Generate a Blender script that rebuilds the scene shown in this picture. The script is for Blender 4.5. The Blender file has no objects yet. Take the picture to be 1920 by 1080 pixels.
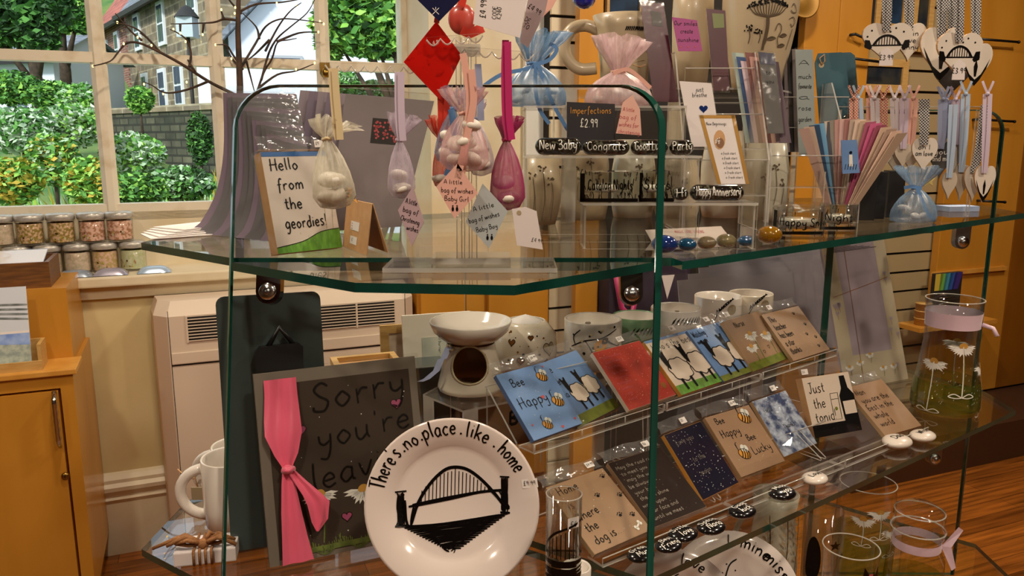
import bpy, bmesh, math, random
from mathutils import Vector as V, Matrix as Mx, noise as NZ
random.seed(11)
sc = bpy.context.scene
COL = sc.collection
PI = math.pi
R = math.radians
# ------------------------------------------------------------------ camera, light, exposure
F = 1480.0
TH = math.atan(280 / F)
CAM = V((0, 0, 1.5))
cd = bpy.data.cameras.new('camera'); cam = bpy.data.objects.new('camera', cd); COL.objects.link(cam)
cam.location = CAM; cam.rotation_euler = (PI / 2 - TH, 0, 0)
cd.sensor_width = 36; cd.lens = 36 * F / 1920; cd.clip_start = .05; cd.clip_end = 300
sc.camera = cam
sc.view_settings.view_transform = 'Standard'; sc.view_settings.look = 'None'
sc.view_settings.exposure = 0.42; sc.view_settings.gamma = 1.0; sc.view_settings.use_curve_mapping = False
sc.cycles.transparent_max_bounces = 48
sc.cycles.max_bounces = 8
sc.cycles.caustics_reflective = False; sc.cycles.caustics_refractive = False
sc.cycles.sample_clamp_indirect = 4
WA = R(22.4)
EX = V((math.cos(WA), math.sin(WA), 0)); EY = V((-math.sin(WA), math.cos(WA), 0)); W0 = V((-1.45, 2.685, 0))
def WP(u, v, z): return W0 + EX * u + EY * v + V((0, 0, z))
WM = Mx.Translation(W0) @ Mx.Rotation(WA, 4, 'Z')
w = bpy.data.worlds.new('daylight'); sc.world = w; w.use_nodes = True
bg = w.node_tree.nodes['Background']; bg.inputs[0].default_value = (.80, .90, 1, 1); bg.inputs[1].default_value = 1.1
sd = bpy.data.lights.new('sun', 'SUN'); sd.energy = 3.0; sd.angle = R(8); sd.color = (1, .96, .9)
so = bpy.data.objects.new('sun', sd); COL.objects.link(so); so.rotation_euler = (R(50), R(8), R(-20))
def added_ceiling_light(name, x, y, size, power, col=(1, .84, .66)):
    l = bpy.data.lights.new(name, 'AREA'); l.shape = 'DISK'; l.size = size; l.energy = power; l.color = col
    o = bpy.data.objects.new(name, l); COL.objects.link(o); o.location = (x, y, 2.76)
for x, y, s, p in ((-.9, .2, .16, 15), (.5, .1, .16, 17), (1.7, .9, .16, 17), (-.75, 1.75, .16, 17), (.9, 2.3, .16, 19), (2.4, 2.6, .16, 17), (-2.0, -1.3, .16, 15), (1.6, -1.2, .16, 14)):
    added_ceiling_light('unseen_area_light', x, y, s, p)  # unseen area lights, added under the ceiling to light the room
# ------------------------------------------------------------------ pixel helpers
FWD = V((0, math.cos(TH), -math.sin(TH))); UPV = V((0, math.sin(TH), math.cos(TH))); RTV = V((1, 0, 0))
def ray(x, y): return RTV * ((x - 960) / F) + UPV * ((540 - y) / F) + FWD
def pz(x, y, z):
    d = ray(x, y); return CAM + d * ((z - 1.5) / d.z)
def py(x, y, Y):
    d = ray(x, y); return CAM + d * (Y / d.y)
def pp(x, y, p, n):
    d = ray(x, y); return CAM + d * ((p - CAM).dot(n) / d.dot(n))
def pw(x, y, v): return pp(x, y, W0 + EY * v, EY)
def wu(p): return (p - W0).dot(EX)
def mpp(p): return (p - CAM).dot(FWD) / F
# ------------------------------------------------------------------ materials
def lin(c):
    if isinstance(c, str):
        c = [int(c[i:i + 2], 16) / 255 for i in (0, 2, 4)]
    return tuple((x / 12.92 if x <= .04045 else ((x + .055) / 1.055) ** 2.4) for x in c[:3]) + (1,)
MATS = {}
def newmat(name):
    m = bpy.data.materials.new(name); m.use_nodes = True; m.node_tree.nodes.clear(); MATS[name] = m
    nt = m.node_tree; out = nt.nodes.new('ShaderNodeOutputMaterial'); return m, nt, out
def nd(nt, t, **kw):
    n = nt.nodes.new(t)
    for k, v in kw.items():
        if k.startswith('i'):
            n.inputs[int(k[1:])].default_value = v
        else: setattr(n, k, v)
    return n
def texco(nt, scale=(1, 1, 1)):
    tc = nd(nt, 'ShaderNodeTexCoord'); mp = nd(nt, 'ShaderNodeMapping'); mp.inputs['Scale'].default_value = scale
    nt.links.new(tc.outputs['Object'], mp.inputs[0]); return mp
def pm(name, col, rough=.5, metal=0, spec=.5, coat=0, col2=None, scale=8, stretch=(1, 1, 1), lo=.35, hi=.65, detail=4, bump=0, bscale=40, emit=0, sheen=0, trans=0):
    m, nt, out = newmat(name)
    b = nd(nt, 'ShaderNodeBsdfPrincipled'); L = nt.links.new
    b.inputs['Base Color'].default_value = lin(col); b.inputs['Roughness'].default_value = rough
    b.inputs['Metallic'].default_value = metal; b.inputs['Specular IOR Level'].default_value = spec
    b.inputs['Coat Weight'].default_value = coat; b.inputs['Coat Roughness'].default_value = .06
    if sheen: b.inputs['Sheen Weight'].default_value = sheen
    if emit:
        b.inputs['Emission Color'].default_value = lin(col); b.inputs['Emission Strength'].default_value = emit
    if col2:
        mp = texco(nt, stretch); n = nd(nt, 'ShaderNodeTexNoise'); n.inputs['Scale'].default_value = scale; n.inputs['Detail'].default_value = detail
        r = nd(nt, 'ShaderNodeValToRGB'); r.color_ramp.elements[0].position = lo; r.color_ramp.elements[1].position = hi
        r.color_ramp.elements[0].color = lin(col); r.color_ramp.elements[1].color = lin(col2)
        L(mp.outputs[0], n.inputs['Vector']); L(n.outputs[0], r.inputs[0]); L(r.outputs[0], b.inputs['Base Color'])
    if bump:
        mp2 = texco(nt); n2 = nd(nt, 'ShaderNodeTexNoise'); n2.inputs['Scale'].default_value = bscale; n2.inputs['Detail'].default_value = 3
        bp = nd(nt, 'ShaderNodeBump'); bp.inputs['Strength'].default_value = bump; bp.inputs['Distance'].default_value = .004
        L(mp2.outputs[0], n2.inputs['Vector']); L(n2.outputs[0], bp.inputs['Height']); L(bp.outputs[0], b.inputs['Normal'])
    L(b.outputs[0], out.inputs[0]); return m
def clear(name, tint=(1, 1, 1), base=.05, edge=.9, rough=.01, power=5, bump=0, bscale=30, milk=0, milkcol='ffffff'):
    """sheet glass / acrylic / cellophane: see-through sheet with an angle-dependent reflection"""
    m, nt, out = newmat(name); L = nt.links.new
    t = nd(nt, 'ShaderNodeBsdfTransparent'); t.inputs[0].default_value = tuple(tint) + (1,)
    g = nd(nt, 'ShaderNodeBsdfGlossy'); g.inputs['Roughness'].default_value = rough
    lw = nd(nt, 'ShaderNodeLayerWeight'); lw.inputs[0].default_value = .5
    p = nd(nt, 'ShaderNodeMath', operation='POWER'); p.inputs[1].default_value = power
    ma = nd(nt, 'ShaderNodeMath', operation='MULTIPLY_ADD'); ma.inputs[1].default_value = edge; ma.inputs[2].default_value = base; ma.use_clamp = True
    mx = nd(nt, 'ShaderNodeMixShader')
    L(lw.outputs['Facing'], p.inputs[0]); L(p.outputs[0], ma.inputs[0]); L(ma.outputs[0], mx.inputs[0])
    L(t.outputs[0], mx.inputs[1]); L(g.outputs[0], mx.inputs[2])
    if bump:
        mp2 = texco(nt); n2 = nd(nt, 'ShaderNodeTexNoise'); n2.inputs['Scale'].default_value = bscale; n2.inputs['Detail'].default_value = 2
        bp = nd(nt, 'ShaderNodeBump'); bp.inputs['Strength'].default_value = bump; bp.inputs['Distance'].default_value = .004
        L(mp2.outputs[0], n2.inputs['Vector']); L(n2.outputs[0], bp.inputs['Height']); L(bp.outputs[0], g.inputs['Normal']); L(bp.outputs[0], lw.inputs['Normal'])
    last = mx
    if milk:
        d = nd(nt, 'ShaderNodeBsdfDiffuse'); d.inputs[0].default_value = lin(milkcol)
        m2 = nd(nt, 'ShaderNodeMixShader'); m2.inputs[0].default_value = milk
        L(mx.outputs[0], m2.inputs[1]); L(d.outputs[0], m2.inputs[2]); last = m2
    L(last.outputs[0], out.inputs[0]); return m
def sheer(name, col, dens=.45, gloss=.12):
    """organza: an open weave that lets part of the light straight through"""
    m, nt, out = newmat(name); L = nt.links.new
    t = nd(nt, 'ShaderNodeBsdfTransparent'); d = nd(nt, 'ShaderNodeBsdfDiffuse'); d.inputs[0].default_value = lin(col)
    tl = nd(nt, 'ShaderNodeBsdfTranslucent'); tl.inputs[0].default_value = lin(col)
    g = nd(nt, 'ShaderNodeBsdfGlossy'); g.inputs['Roughness'].default_value = .35
    a = nd(nt, 'ShaderNodeMixShader'); a.inputs[0].default_value = .45; b = nd(nt, 'ShaderNodeMixShader'); b.inputs[0].default_value = gloss; c = nd(nt, 'ShaderNodeMixShader')
    lw = nd(nt, 'ShaderNodeLayerWeight'); lw.inputs[0].default_value = .5
    mp = texco(nt, (60, 60, 18)); n = nd(nt, 'ShaderNodeTexNoise'); n.inputs['Scale'].default_value = 3
    ad = nd(nt, 'ShaderNodeMath', operation='MULTIPLY_ADD'); ad.inputs[1].default_value = .55; ad.inputs[2].default_value = dens - .3
    ad2 = nd(nt, 'ShaderNodeMath', operation='MULTIPLY_ADD'); ad2.inputs[1].default_value = .4; ad2.use_clamp = True
    L(mp.outputs[0], n.inputs['Vector']); L(n.outputs[0], ad.inputs[0]); L(lw.outputs['Facing'], ad2.inputs[0]); L(ad.outputs[0], ad2.inputs[2])
    L(d.outputs[0], a.inputs[1]); L(tl.outputs[0], a.inputs[2]); L(a.outputs[0], b.inputs[1]); L(g.outputs[0], b.inputs[2])
    L(ad2.outputs[0], c.inputs[0]); L(t.outputs[0], c.inputs[1]); L(b.outputs[0], c.inputs[2]); L(c.outputs[0], out.inputs[0]); return m
def auto(col, rough=.55, coat=0):
    k = 'paint_%s_%d_%d' % (col, rough * 100, coat * 100)
    if k not in MATS: pm(k, col, rough, coat=coat)
    return k
# ------------------------------------------------------------------ mesh builder
class MB:
    def __init__(s): s.v = []; s.f = []; s.m = []; s.sm = []; s.slots = []
    def slot(s, m):
        if m not in s.slots: s.slots.append(m)
        return s.slots.index(m)
    def add(s, vs, fs, m, smooth=False):
        o = len(s.v); s.v += [V(p) for p in vs]; k = s.slot(m)
        for f in fs: s.f.append([o + i for i in f]); s.m.append(k); s.sm.append(smooth)
        return s
    def box(s, lo, hi, m, M=None, bev=0, side=None):
        x0, y0, z0 = lo; x1, y1, z1 = hi
        if bev:
            b = bmesh.new(); bmesh.ops.create_cube(b, size=1)
            for q in b.verts: q.co = V(((x0 + x1) / 2 + q.co.x * (x1 - x0), (y0 + y1) / 2 + q.co.y * (y1 - y0), (z0 + z1) / 2 + q.co.z * (z1 - z0)))
            bmesh.ops.bevel(b, geom=b.edges[:], offset=bev, segments=2, affect='EDGES', profile=.6)
            b.verts.index_update(); vs = [q.co.copy() for q in b.verts]; fs = [[q.index for q in f.verts] for f in b.faces]; b.free()
            return s.add([M @ p for p in vs] if M else vs, fs, m)
        vs = [V((x, y, z)) for z in (z0, z1) for y in (y0, y1) for x in (x0, x1)]
        if M: vs = [M @ p for p in vs]
        fs = [(0, 2, 3, 1), (4, 5, 7, 6), (0, 1, 5, 4), (2, 6, 7, 3), (0, 4, 6, 2), (1, 3, 7, 5)]
        if side is None: return s.add(vs, fs, m)
        d = (x1 - x0, y1 - y0, z1 - z0); k = d.index(min(d)); big = {2: (0, 1), 1: (2, 3), 0: (4, 5)}[k]      # the two large faces are clear, the rim is the edge
        s.add(vs, [f for i, f in enumerate(fs) if i not in big], side); return s.add(vs, [fs[i] for i in big], m)
    def prism(s, pts, z0, z1, m, M=None, side=None, fn=None):
        n = len(pts)
        P = (lambda x, y, z: fn(x, y, z)) if fn else (lambda x, y, z: V((x, y, z)))
        vs = [P(x, y, z0) for x, y in pts] + [P(x, y, z1) for x, y in pts]
        if M: vs = [M @ p for p in vs]
        s.add(vs, [list(range(n))[::-1], [n + i for i in range(n)]], m)
        return s.add(vs, [(i, (i + 1) % n, n + (i + 1) % n, n + i) for i in range(n)], side or m)
    def tube(s, path, r, m, seg=8, closed=False, cap=True):
        path = [V(p) for p in path]; n = len(path); rr = r if isinstance(r, (list, tuple)) else [r] * n
        vs = []; fs = []; up = V((0, 0, 1)); prev = None
        for i, p in enumerate(path):
            a = path[(i - 1) % n] if closed or i else p; c = path[(i + 1) % n] if closed or i < n - 1 else p
            t = (c - a).normalized() if (c - a).length > 1e-9 else V((0, 0, 1))
            if prev is None:
                x = t.orthogonal().normalized()
            else: x = (prev - t * prev.dot(t)).normalized() if (prev - t * prev.dot(t)).length > 1e-6 else t.orthogonal().normalized()
            prev = x; y = t.cross(x)
            for k in range(seg):
                a_ = 2 * PI * k / seg; vs.append(p + (x * math.cos(a_) + y * math.sin(a_)) * rr[i])
        for i in range(n if closed else n - 1):
            for k in range(seg):
                j = (i + 1) % n; fs.append((i * seg + k, i * seg + (k + 1) % seg, j * seg + (k + 1) % seg, j * seg + k))
        if cap and not closed: fs += [list(range(seg))[::-1], [(n - 1) * seg + k for k in range(seg)]]
        return s.add(vs, fs, m, True)
    def lathe(s, prof, m, seg=40, M=None, wob=None, a0=0, a1=2 * PI, cap=False, sx=1, sy=1):
        """prof [(r, z)] bottom to top; wob(angle, z, r) -> r"""
        full = abs(a1 - a0 - 2 * PI) < 1e-6; n = seg if full else seg + 1; vs = []; fs = []
        for r, z in prof:
            for k in range(n):
                a = a0 + (a1 - a0) * k / seg; q = wob(a, z, r) if wob else r
                vs.append(V((q * math.cos(a) * sx, q * math.sin(a) * sy, z)))
        for i in range(len(prof) - 1):
            for k in range(seg):
                j = (k + 1) % n; fs.append((i * n + k, i * n + j, (i + 1) * n + j, (i + 1) * n + k))
        if M: vs = [M @ p for p in vs]
        return s.add(vs, fs, m, True)
    def grid(s, fn, nu, nv, m, smooth=True):
        vs = [fn(i / nu, j / nv) for j in range(nv + 1) for i in range(nu + 1)]
        return s.add(vs, [(j * (nu + 1) + i, j * (nu + 1) + i + 1, (j + 1) * (nu + 1) + i + 1, (j + 1) * (nu + 1) + i) for j in range(nv) for i in range(nu)], m, smooth)
    def ball(s, c, r, m, sx=1, sy=1, sz=1, seg=16, rings=9, M=None):
        prof = [(r * math.sin(PI * i / rings), -r * math.cos(PI * i / rings)) for i in range(rings + 1)]
        T = Mx.Translation(V(c)) @ (M or Mx()) @ Mx.Diagonal((sx, sy, sz, 1))
        return s.lathe(prof, m, seg, M=T)
    def build(s, name, parent=None, M=None, doubles=False):
        me = bpy.data.meshes.new(name)
        me.from_pydata([tuple(p) for p in s.v], [], s.f)
        for k in s.slots: me.materials.append(MATS[k])
        me.polygons.foreach_set('material_index', s.m); me.polygons.foreach_set('use_smooth', s.sm)
        me.update()
        o = bpy.data.objects.new(name, me); COL.objects.link(o)
        if parent: o.parent = parent
        if M is not None: o.matrix_local = M
        return o
def tag(o, label=None, cat=None, group=None, kind=None):
    for k, v_ in (('label', label), ('category', cat), ('group', group), ('kind', kind)):
        if v_: o[k] = v_
    return o
def thing(name, label, cat, M=None, group=None):
    o = bpy.data.objects.new(name, None); COL.objects.link(o); o.empty_display_size = .02
    if M is not None: o.matrix_world = M if isinstance(M, Mx) else Mx.Translation(M)
    return tag(o, label, cat, group)
def struct(name, mb, M=None): return tag(mb.build(name, None, M), kind='structure')
def rot_at(p, rz=0, rx=0, ry=0): return Mx.Translation(p) @ Mx.Rotation(rz, 4, 'Z') @ Mx.Rotation(rx, 4, 'X') @ Mx.Rotation(ry, 4, 'Y')
def basis(o, r, u, n): return Mx(((r.x, u.x, n.x, o.x), (r.y, u.y, n.y, o.y), (r.z, u.z, n.z, o.z), (0, 0, 0, 1)))
def dup(root, M, label=None, group=None):
    r = root.copy(); COL.objects.link(r); r.matrix_world = M
    if label: r['label'] = label
    if group: r['group'] = group
    for ch in [c for c in bpy.data.objects if c.parent == root]:
        c = ch.copy(); COL.objects.link(c); c.parent = r
        for g in [q for q in bpy.data.objects if q.parent == ch]:
            d = g.copy(); COL.objects.link(d); d.parent = c
    return r
# ------------------------------------------------------------------ drawing on surfaces: fn(x, y, h) -> point
def flat(ox=0, oy=0, oz=0, plane='xy'):
    if plane == 'xy': return lambda x, y, h=0: V((ox + x, oy + y, oz + h))
    return lambda x, y, h=0: V((ox + x, oy - h, oz + y))        # upright face looking along -Y
def cyl(r, z0=0, a0=-PI / 2, taper=0):
    def f(x, y, h=0):
        q = r + taper * y + h; a = a0 + x / r
        return V((q * math.cos(a), q * math.sin(a), z0 + y))
    return f
def shift(fn, dx, dy, s=1, rot=0, layer=0):
    c, s_ = math.cos(rot) * s, math.sin(rot) * s
    return lambda x, y, h=0: fn(dx + x * c - y * s_, dy + x * s_ + y * c, h + layer)
H1 = .0004
def crom(p, n=5, closed=False):
    if len(p) < 3: return p
    out = []; N = len(p)
    for i in range(N if closed else N - 1):
        a, b, c, d = (p[(i - 1) % N], p[i], p[(i + 1) % N], p[(i + 2) % N]) if closed else (p[max(i - 1, 0)], p[i], p[i + 1], p[min(i + 2, N - 1)])
        for k in range(n):
            t = k / n
            out.append(tuple(.5 * (2 * b[j] + (c[j] - a[j]) * t + (2 * a[j] - 5 * b[j] + 4 * c[j] - d[j]) * t * t + (3 * b[j] - a[j] - 3 * c[j] + d[j]) * t ** 3) for j in (0, 1)))
    if not closed: out.append(tuple(p[-1]))
    return out
def stroke(mb, pts, wd, fn, m, h=H1, closed=False, smooth=True, n=4):
    if smooth: pts = crom(pts, n, closed)
    N = len(pts); L = []; Rr = []
    for i, p in enumerate(pts):
        a = pts[(i - 1) % N] if closed or i else p; c = pts[(i + 1) % N] if closed or i < N - 1 else p
        dx, dy = c[0] - a[0], c[1] - a[1]; l = math.hypot(dx, dy) or 1; nx, ny = -dy / l * wd / 2, dx / l * wd / 2
        if not closed and i in (0, N - 1): nx *= .75; ny *= .75
        L.append(fn(p[0] + nx, p[1] + ny, h)); Rr.append(fn(p[0] - nx, p[1] - ny, h))
    fs = [(i, N + i, N + (i + 1) % N, (i + 1) % N) for i in range(N if closed else N - 1)]
    mb.add(L + Rr, fs, m)
def poly(mb, pts, fn, m, h=H1, smooth=False):
    if smooth: pts = crom(pts, 4, True)
    mb.add([fn(x, y, h) for x, y in pts], [list(range(len(pts)))], m)
def disc(mb, x, y, r, fn, m, h=H1, ry=None, n=14): poly(mb, [(x + r * math.cos(2 * PI * k / n), y + (ry or r) * math.sin(2 * PI * k / n)) for k in range(n)], fn, m, h)
def heartpts(x, y, s, n=22):
    o = []
    for k in range(n):
        t = 2 * PI * k / n
        o.append((x + s * 16 * math.sin(t) ** 3 / 17, y + s * (13 * math.cos(t) - 5 * math.cos(2 * t) - 2 * math.cos(3 * t) - math.cos(4 * t)) / 17))
    return o
def rectf(mb, x0, y0, x1, y1, fn, m, h=H1): poly(mb, [(x0, y0), (x1, y0), (x1, y1), (x0, y1)], fn, m, h)
def dots(mb, n, W, H, fn, m, r=.0008, seed=1, h=H1):
    q = random.Random(seed)
    for _ in range(n): disc(mb, q.uniform(.04, .96) * W, q.uniform(.04, .96) * H, r * q.uniform(.6, 1.3), fn, m, h, n=6)
G = {}
for ln in '''a 5;4 4.6 2 5.2 .3 2.6 1.8 0 4 1.6;4 5 4 1 5 .2
b 5;.4 9.5 .6 4 .6 .3;.6 3 2.6 5 4.5 2.6 2.6 0 .6 .6
c 4.4;4 4.4 2 5 .3 2.4 2 0 4 .8
d 5;4 4.4 2 5 .3 2.5 2 0 4 1.4;4.2 9.4 4 4 4.4 .2
e 4.6;.5 2.6 3.8 2.9 2.6 5 .8 4 .4 1.8 2 0 4.2 .9
f 3.8;4.2 8.6 2.8 9.4 1.8 7 1.5 2 1.2 -2;0 4.6 3.4 5
g 5;4 4.5 2 5.2 .3 2.7 1.8 .3 4 2;4.1 5 4.2 0 3 -3.6 .6 -3.2
h 5;.5 9.5 .5 4 .4 0;.5 2.6 2.4 5 4 3.6 4.2 0
i 2;.9 5 .8 2 1 .1;.9 7 1 7.3
j 3;2 5 2 0 1 -3.4 -.6 -3;2 7 2.1 7.3
k 4.8;.5 9.4 .5 4 .4 0;4 5.2 .6 2.4 2 2.6 4.4 0
l 2.2;.8 9.5 .7 4 1.2 0
m 7.2;.4 5 .5 0;.5 3 2 5 3.2 3.8 3.2 0;3.2 3 5 5 6.2 3.8 6.4 0
n 5;.4 5 .5 0;.5 2.8 2.4 5 4 3.6 4.2 0
o 5;2.4 5 .4 2.6 2.2 0 4.4 2.4 2.4 5
p 5;.6 5 .6 0 .4 -4;.6 3.4 2.8 5.2 4.5 2.8 2.6 0 .6 1
q 5;4 4.4 2 5 .3 2.5 2 0 4 1.6;4.2 5 4.2 0 4.4 -4
r 4;.5 5 .7 0;.7 2.8 2 4.8 3.8 4.6
s 4;3.6 4.6 2 5.2 .7 4 2 2.8 3.4 1.4 2 0 .3 .6
t 3.8;1.8 8 1.6 3 2 .4 3.6 .6;0 5 3.6 5.2
u 5;.4 5 .6 1.4 2 0 4 2;4 5 4 1.4 4.8 0
v 4.6;.3 5 2.2 0 4.4 5
w 7;.3 5 1.6 0 3.4 4.4 5 0 6.7 5
x 4.6;.4 5 4.2 0;4.2 5 .3 0
y 5;.5 5 .8 2.4 2.2 1.4 4 2.6;4.2 5 4 0 2.8 -3.8 .6 -3.2
z 4.6;.4 4.8 4 4.8 .4 .2 4.4 .2
A 6;.2 0 2.8 9 5.6 0;1.2 3 4.8 3.2
B 5.6;.7 9 .6 0;.6 8.8 3.6 9 4.4 7 2.8 5 .8 4.8;2.6 5 5.2 3.4 4.6 .8 .6 .1
C 5.6;5 7.6 3 9 .6 6 .8 2 3 0 5.2 1.4
D 6;.7 9 .6 0;.3 8.8 3.6 8.6 5.6 5 4.2 1 .4 .1
E 5;4.6 8.8 .7 8.8 .6 0 4.8 .2;.7 4.6 3.8 4.8
F 5;4.8 8.8 .7 8.8 .6 0;.7 4.6 3.8 4.8
G 6;5.2 7.6 3 9 .6 6 .8 2 3 0 5.2 1.4 5.2 4 3.2 4
H 6.4;.8 9.3 .7 4 .4 -.4;5.4 9.5 5.2 4 5.6 0;-.4 4.4 6.4 5
I 3;1.2 9 1.2 0
J 5;3.6 9 3.6 3 2.4 0 .4 1.4;1 9 5.4 9.2
K 5.6;.7 9 .6 0;5 9 .8 4.4 5.4 0
L 5;.8 9 .6 .3 4.8 .2
M 7.4;.5 0 1.2 9 3.7 2.6 6 9 6.8 0
N 6.4;.6 0 .8 9 5.4 .4 5.6 9
O 6;3 9 .6 6 .8 2 3 0 5.2 3 5 7 3 9
P 5.2;.8 9 .6 0;.7 8.8 4 9 4.8 6.6 3.4 4.6 .8 4.4
R 5.6;.8 9 .6 0;.7 8.8 4 9 4.6 6.8 3.2 4.8 .8 4.6;2.4 4.6 5.2 0
S 5.4;4.8 8 3 9.4 .9 7.6 2.2 5.2 4.6 3 3.4 .2 .6 .6 .4 2
T 5.8;.2 8.8 5.6 9.2;2.9 9 2.8 4 2.6 0
U 6;.6 9 .8 2 3 0 5.2 2 5.4 9
V 5.6;.3 9 2.8 0 5.4 9
W 8;.4 9 2 0 4 7 5.8 0 7.6 9
Y 5.6;.5 9 2.8 4.6;5.2 9 2.8 4 2.4 0
0 5;2.4 9 .6 6 .7 2 2.4 0 4.4 3 4.2 7 2.4 9
1 3;.6 7.4 1.8 9 1.8 0
2 4.8;.7 7 2.4 9 4.2 7 2.6 3 .5 .2 4.6 .2
3 4.8;.6 8 2.6 9 4.2 7 2 5 4.4 2.6 2.6 0 .4 1
4 5;3.4 0 3.6 9 .4 3 4.8 3
5 4.8;4.2 9 1.2 9 .9 5 3 5.4 4.4 3 2.6 0 .4 .8
6 4.8;3.8 9 1.4 6 .6 2.4 2.4 0 4.3 2.2 2.4 4.6 .8 3
7 4.6;.4 8.8 4.4 8.8 1.8 0
8 4.8;2.4 5 .8 7 2.4 9 4 7 2.4 5 .5 2.4 2.4 0 4.4 2.4 2.4 5
9 4.8;4 7 2.2 9 .6 6.6 2.2 4.8 4 6.6;4.2 8.6 3.6 0
$ 5.4;4.8 8 3 9.2 1.8 7 2 2 .4 .2 5 .3;.4 4.6 3.8 4.6
. 2;.9 .5 1.2 .2
, 2;1 .6 .6 -1.2
' 1.8;.9 9.2 .8 7.6
! 2.2;1.1 9.2 1 3;1 .6 1.1 .2
- 4;.6 3 3.2 3
* 3;1 2.8 1.4 2.4'''.split('\n'):
    k, rest = ln[0], ln[2:].split(';')
    G[k] = (float(rest[0]), [[(float(q[i]), float(q[i + 1])) for i in range(0, len(q) - 1, 2)] for q in (x.split() for x in rest[1:])])
def textw(t, s): return sum((3 if c == ' ' else G[c][0] + 1.1) for c in t) * s / 9
def write(mb, t, x, y, s, fn, m, wd=None, h=H1, slope=0, align='l', jit=.4, n=4, wx=1):
    """hand lettering: s is the capital height"""
    k = s / 9; wd = wd or s * .1; q = random.Random(t)
    if align == 'c': x -= textw(t, s) * wx / 2
    cx = 0
    for c in t:
        if c == ' ': cx += 3; continue
        a, st = G[c]; jy = q.uniform(-jit, jit)
        for p in st: stroke(mb, [(x + (cx + u) * k * wx, y + (v_ + jy) * k + slope * (cx + u) * k * wx) for u, v_ in p], wd, fn, m, h, n=n)
        cx += a + 1.1
    return x + cx * k * wx
# ------------------------------------------------------------------ shared materials
pm('cream_wall', 'dccb9a', .7, col2='cfbd88', scale=3); pm('cream_paint', 'e0d5bb', .45, col2='d6c7a4', scale=6); pm('window_paint', 'e4dac4', .45, col2='c2ad84', scale=14, lo=.52, hi=.85)
pm('ceiling_darkened', 'a89a84', .8); pm('white_board', 'e4e4de', .5)  # ceiling colour darkened to weaken its reflection in the glass
pm('maple', 'c68a30', .38, col2='b67a22', scale=2.2, stretch=(3, 3, .6), lo=.3, hi=.7, detail=6, coat=.25)
pm('maple_light', 'd49a45', .4, col2='c58834', scale=5, stretch=(3, 3, .5), coat=.2)
pm('maple_dark', '8a5410', .4, col2='75450b', scale=3, stretch=(2, 2, .5), coat=.15)
pm('pine', 'c7a162', .5, col2='b98f4d', scale=18, stretch=(1, 6, 6)); pm('walnut', '7a4f22', .45, col2='57351a', scale=14, stretch=(1, 6, 8))
pm('black', '0b0b0c', .4); pm('ink', '070607', .5, spec=.2); pm('soft_black', '1c1a1a', .6); pm('dark_slot', '15100c', .8)
pm('white_ceramic', 'dcd3c8', .12, coat=.5); pm('cream_ceramic', 'd0c5b2', .18, coat=.5); pm('stoneware', 'a89878', .3, coat=.2)
pm('chrome', 'c8ccd0', .15, metal=1); pm('steel', '8f9296', .3, metal=1); pm('brass', '9a7a3c', .3, metal=1); pm('gold', '8a6420', .4, metal=.5)
pm('paper', 'e2dbd6', .6); pm('card_white', 'd9d0cd', .6); pm('kraft', 'c79a6a', .7, col2='bd8f5e', scale=60)
pm('radiator_paint', 'd6c3ae', .4); pm('radiator_top', 'd8d0bf', .4)
pm('bark', '4a3b2c', .9, col2='2f261d', scale=9); pm('twig', '4c3320', .7, col2='2b1d12', scale=20)
pm('bulb_glow', 'ffd27a', .4, emit=3)
for k, c, c2 in (('leaf_dark', '24451f', '31592a'), ('leaf_mid', '4a8438', '629c46'), ('leaf_bright', '84bc4c', '9ecf5c'), ('leaf_yellow', 'a9a53a', 'c1a43a'), ('leaf_pale', '93b48c', 'b9d0ae'), ('blossom', 'dfe6d8', 'c8d4be')):  # leaf and blossom tones, picked at random leaf by leaf
    pm(k, c, .7, col2=c2, scale=2)
clear('glass_sheet', (.985, .993, .989), .015, .75, power=5)
clear('shelf_glass', (.985, .993, .989), .045, .8, power=3.4)
clear('window_glass', (.97, .985, .98), .03, .6)
clear('clear_glass', (.95, .97, .96), .05, .8, power=3.5)
clear('glass_jade', (.55, .85, .72), .08, .7, power=2)
clear('acrylic', (.98, .98, .975), .02, .6, power=4.5)
clear('acrylic_edge', (.92, .92, .9), .2, .5, power=2, milk=.3, milkcol='f6f2ea')
clear('cello', (.99, .99, .99), .012, .5, .12, 4, bump=.5, bscale=28)
clear('cello_crinkle', (.95, .95, .95), .1, .55, .1, 3, bump=1, bscale=45, milk=.06)
clear('cello_fold', (.93, .93, .93), .16, .5, .1, 3, bump=1, bscale=60, milk=.13)
pm('glass_edge', '07302a', .08, spec=.8, coat=1, col2='0f4a3f', scale=9, stretch=(1, 1, .2))
pm('glass_edge_dark', '06120f', .08, spec=.8, coat=1)
pm('glass_edge_teal', '12786a', .1, coat=1)
# planked floor
m, nt, out = newmat('floor_planks'); L = nt.links.new
b = nd(nt, 'ShaderNodeBsdfPrincipled'); b.inputs['Roughness'].default_value = .28
tc = nd(nt, 'ShaderNodeTexCoord'); br = nd(nt, 'ShaderNodeTexBrick'); br.offset = .37
for k, v_ in (('Scale', 1), ('Brick Width', 1.3), ('Row Height', .085), ('Mortar Size', .0012), ('Bias', 0)): br.inputs[k].default_value = v_
br.inputs['Color1'].default_value = lin('9a5c22'); br.inputs['Color2'].default_value = lin('6e3f17'); br.inputs['Mortar'].default_value = lin('3a2210')
mp = texco(nt, (1.6, 26, 1)); n1 = nd(nt, 'ShaderNodeTexNoise'); n1.inputs['Scale'].default_value = 2; n1.inputs['Detail'].default_value = 6
rr = nd(nt, 'ShaderNodeValToRGB'); rr.color_ramp.elements[0].position = .3; rr.color_ramp.elements[1].position = .7
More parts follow.
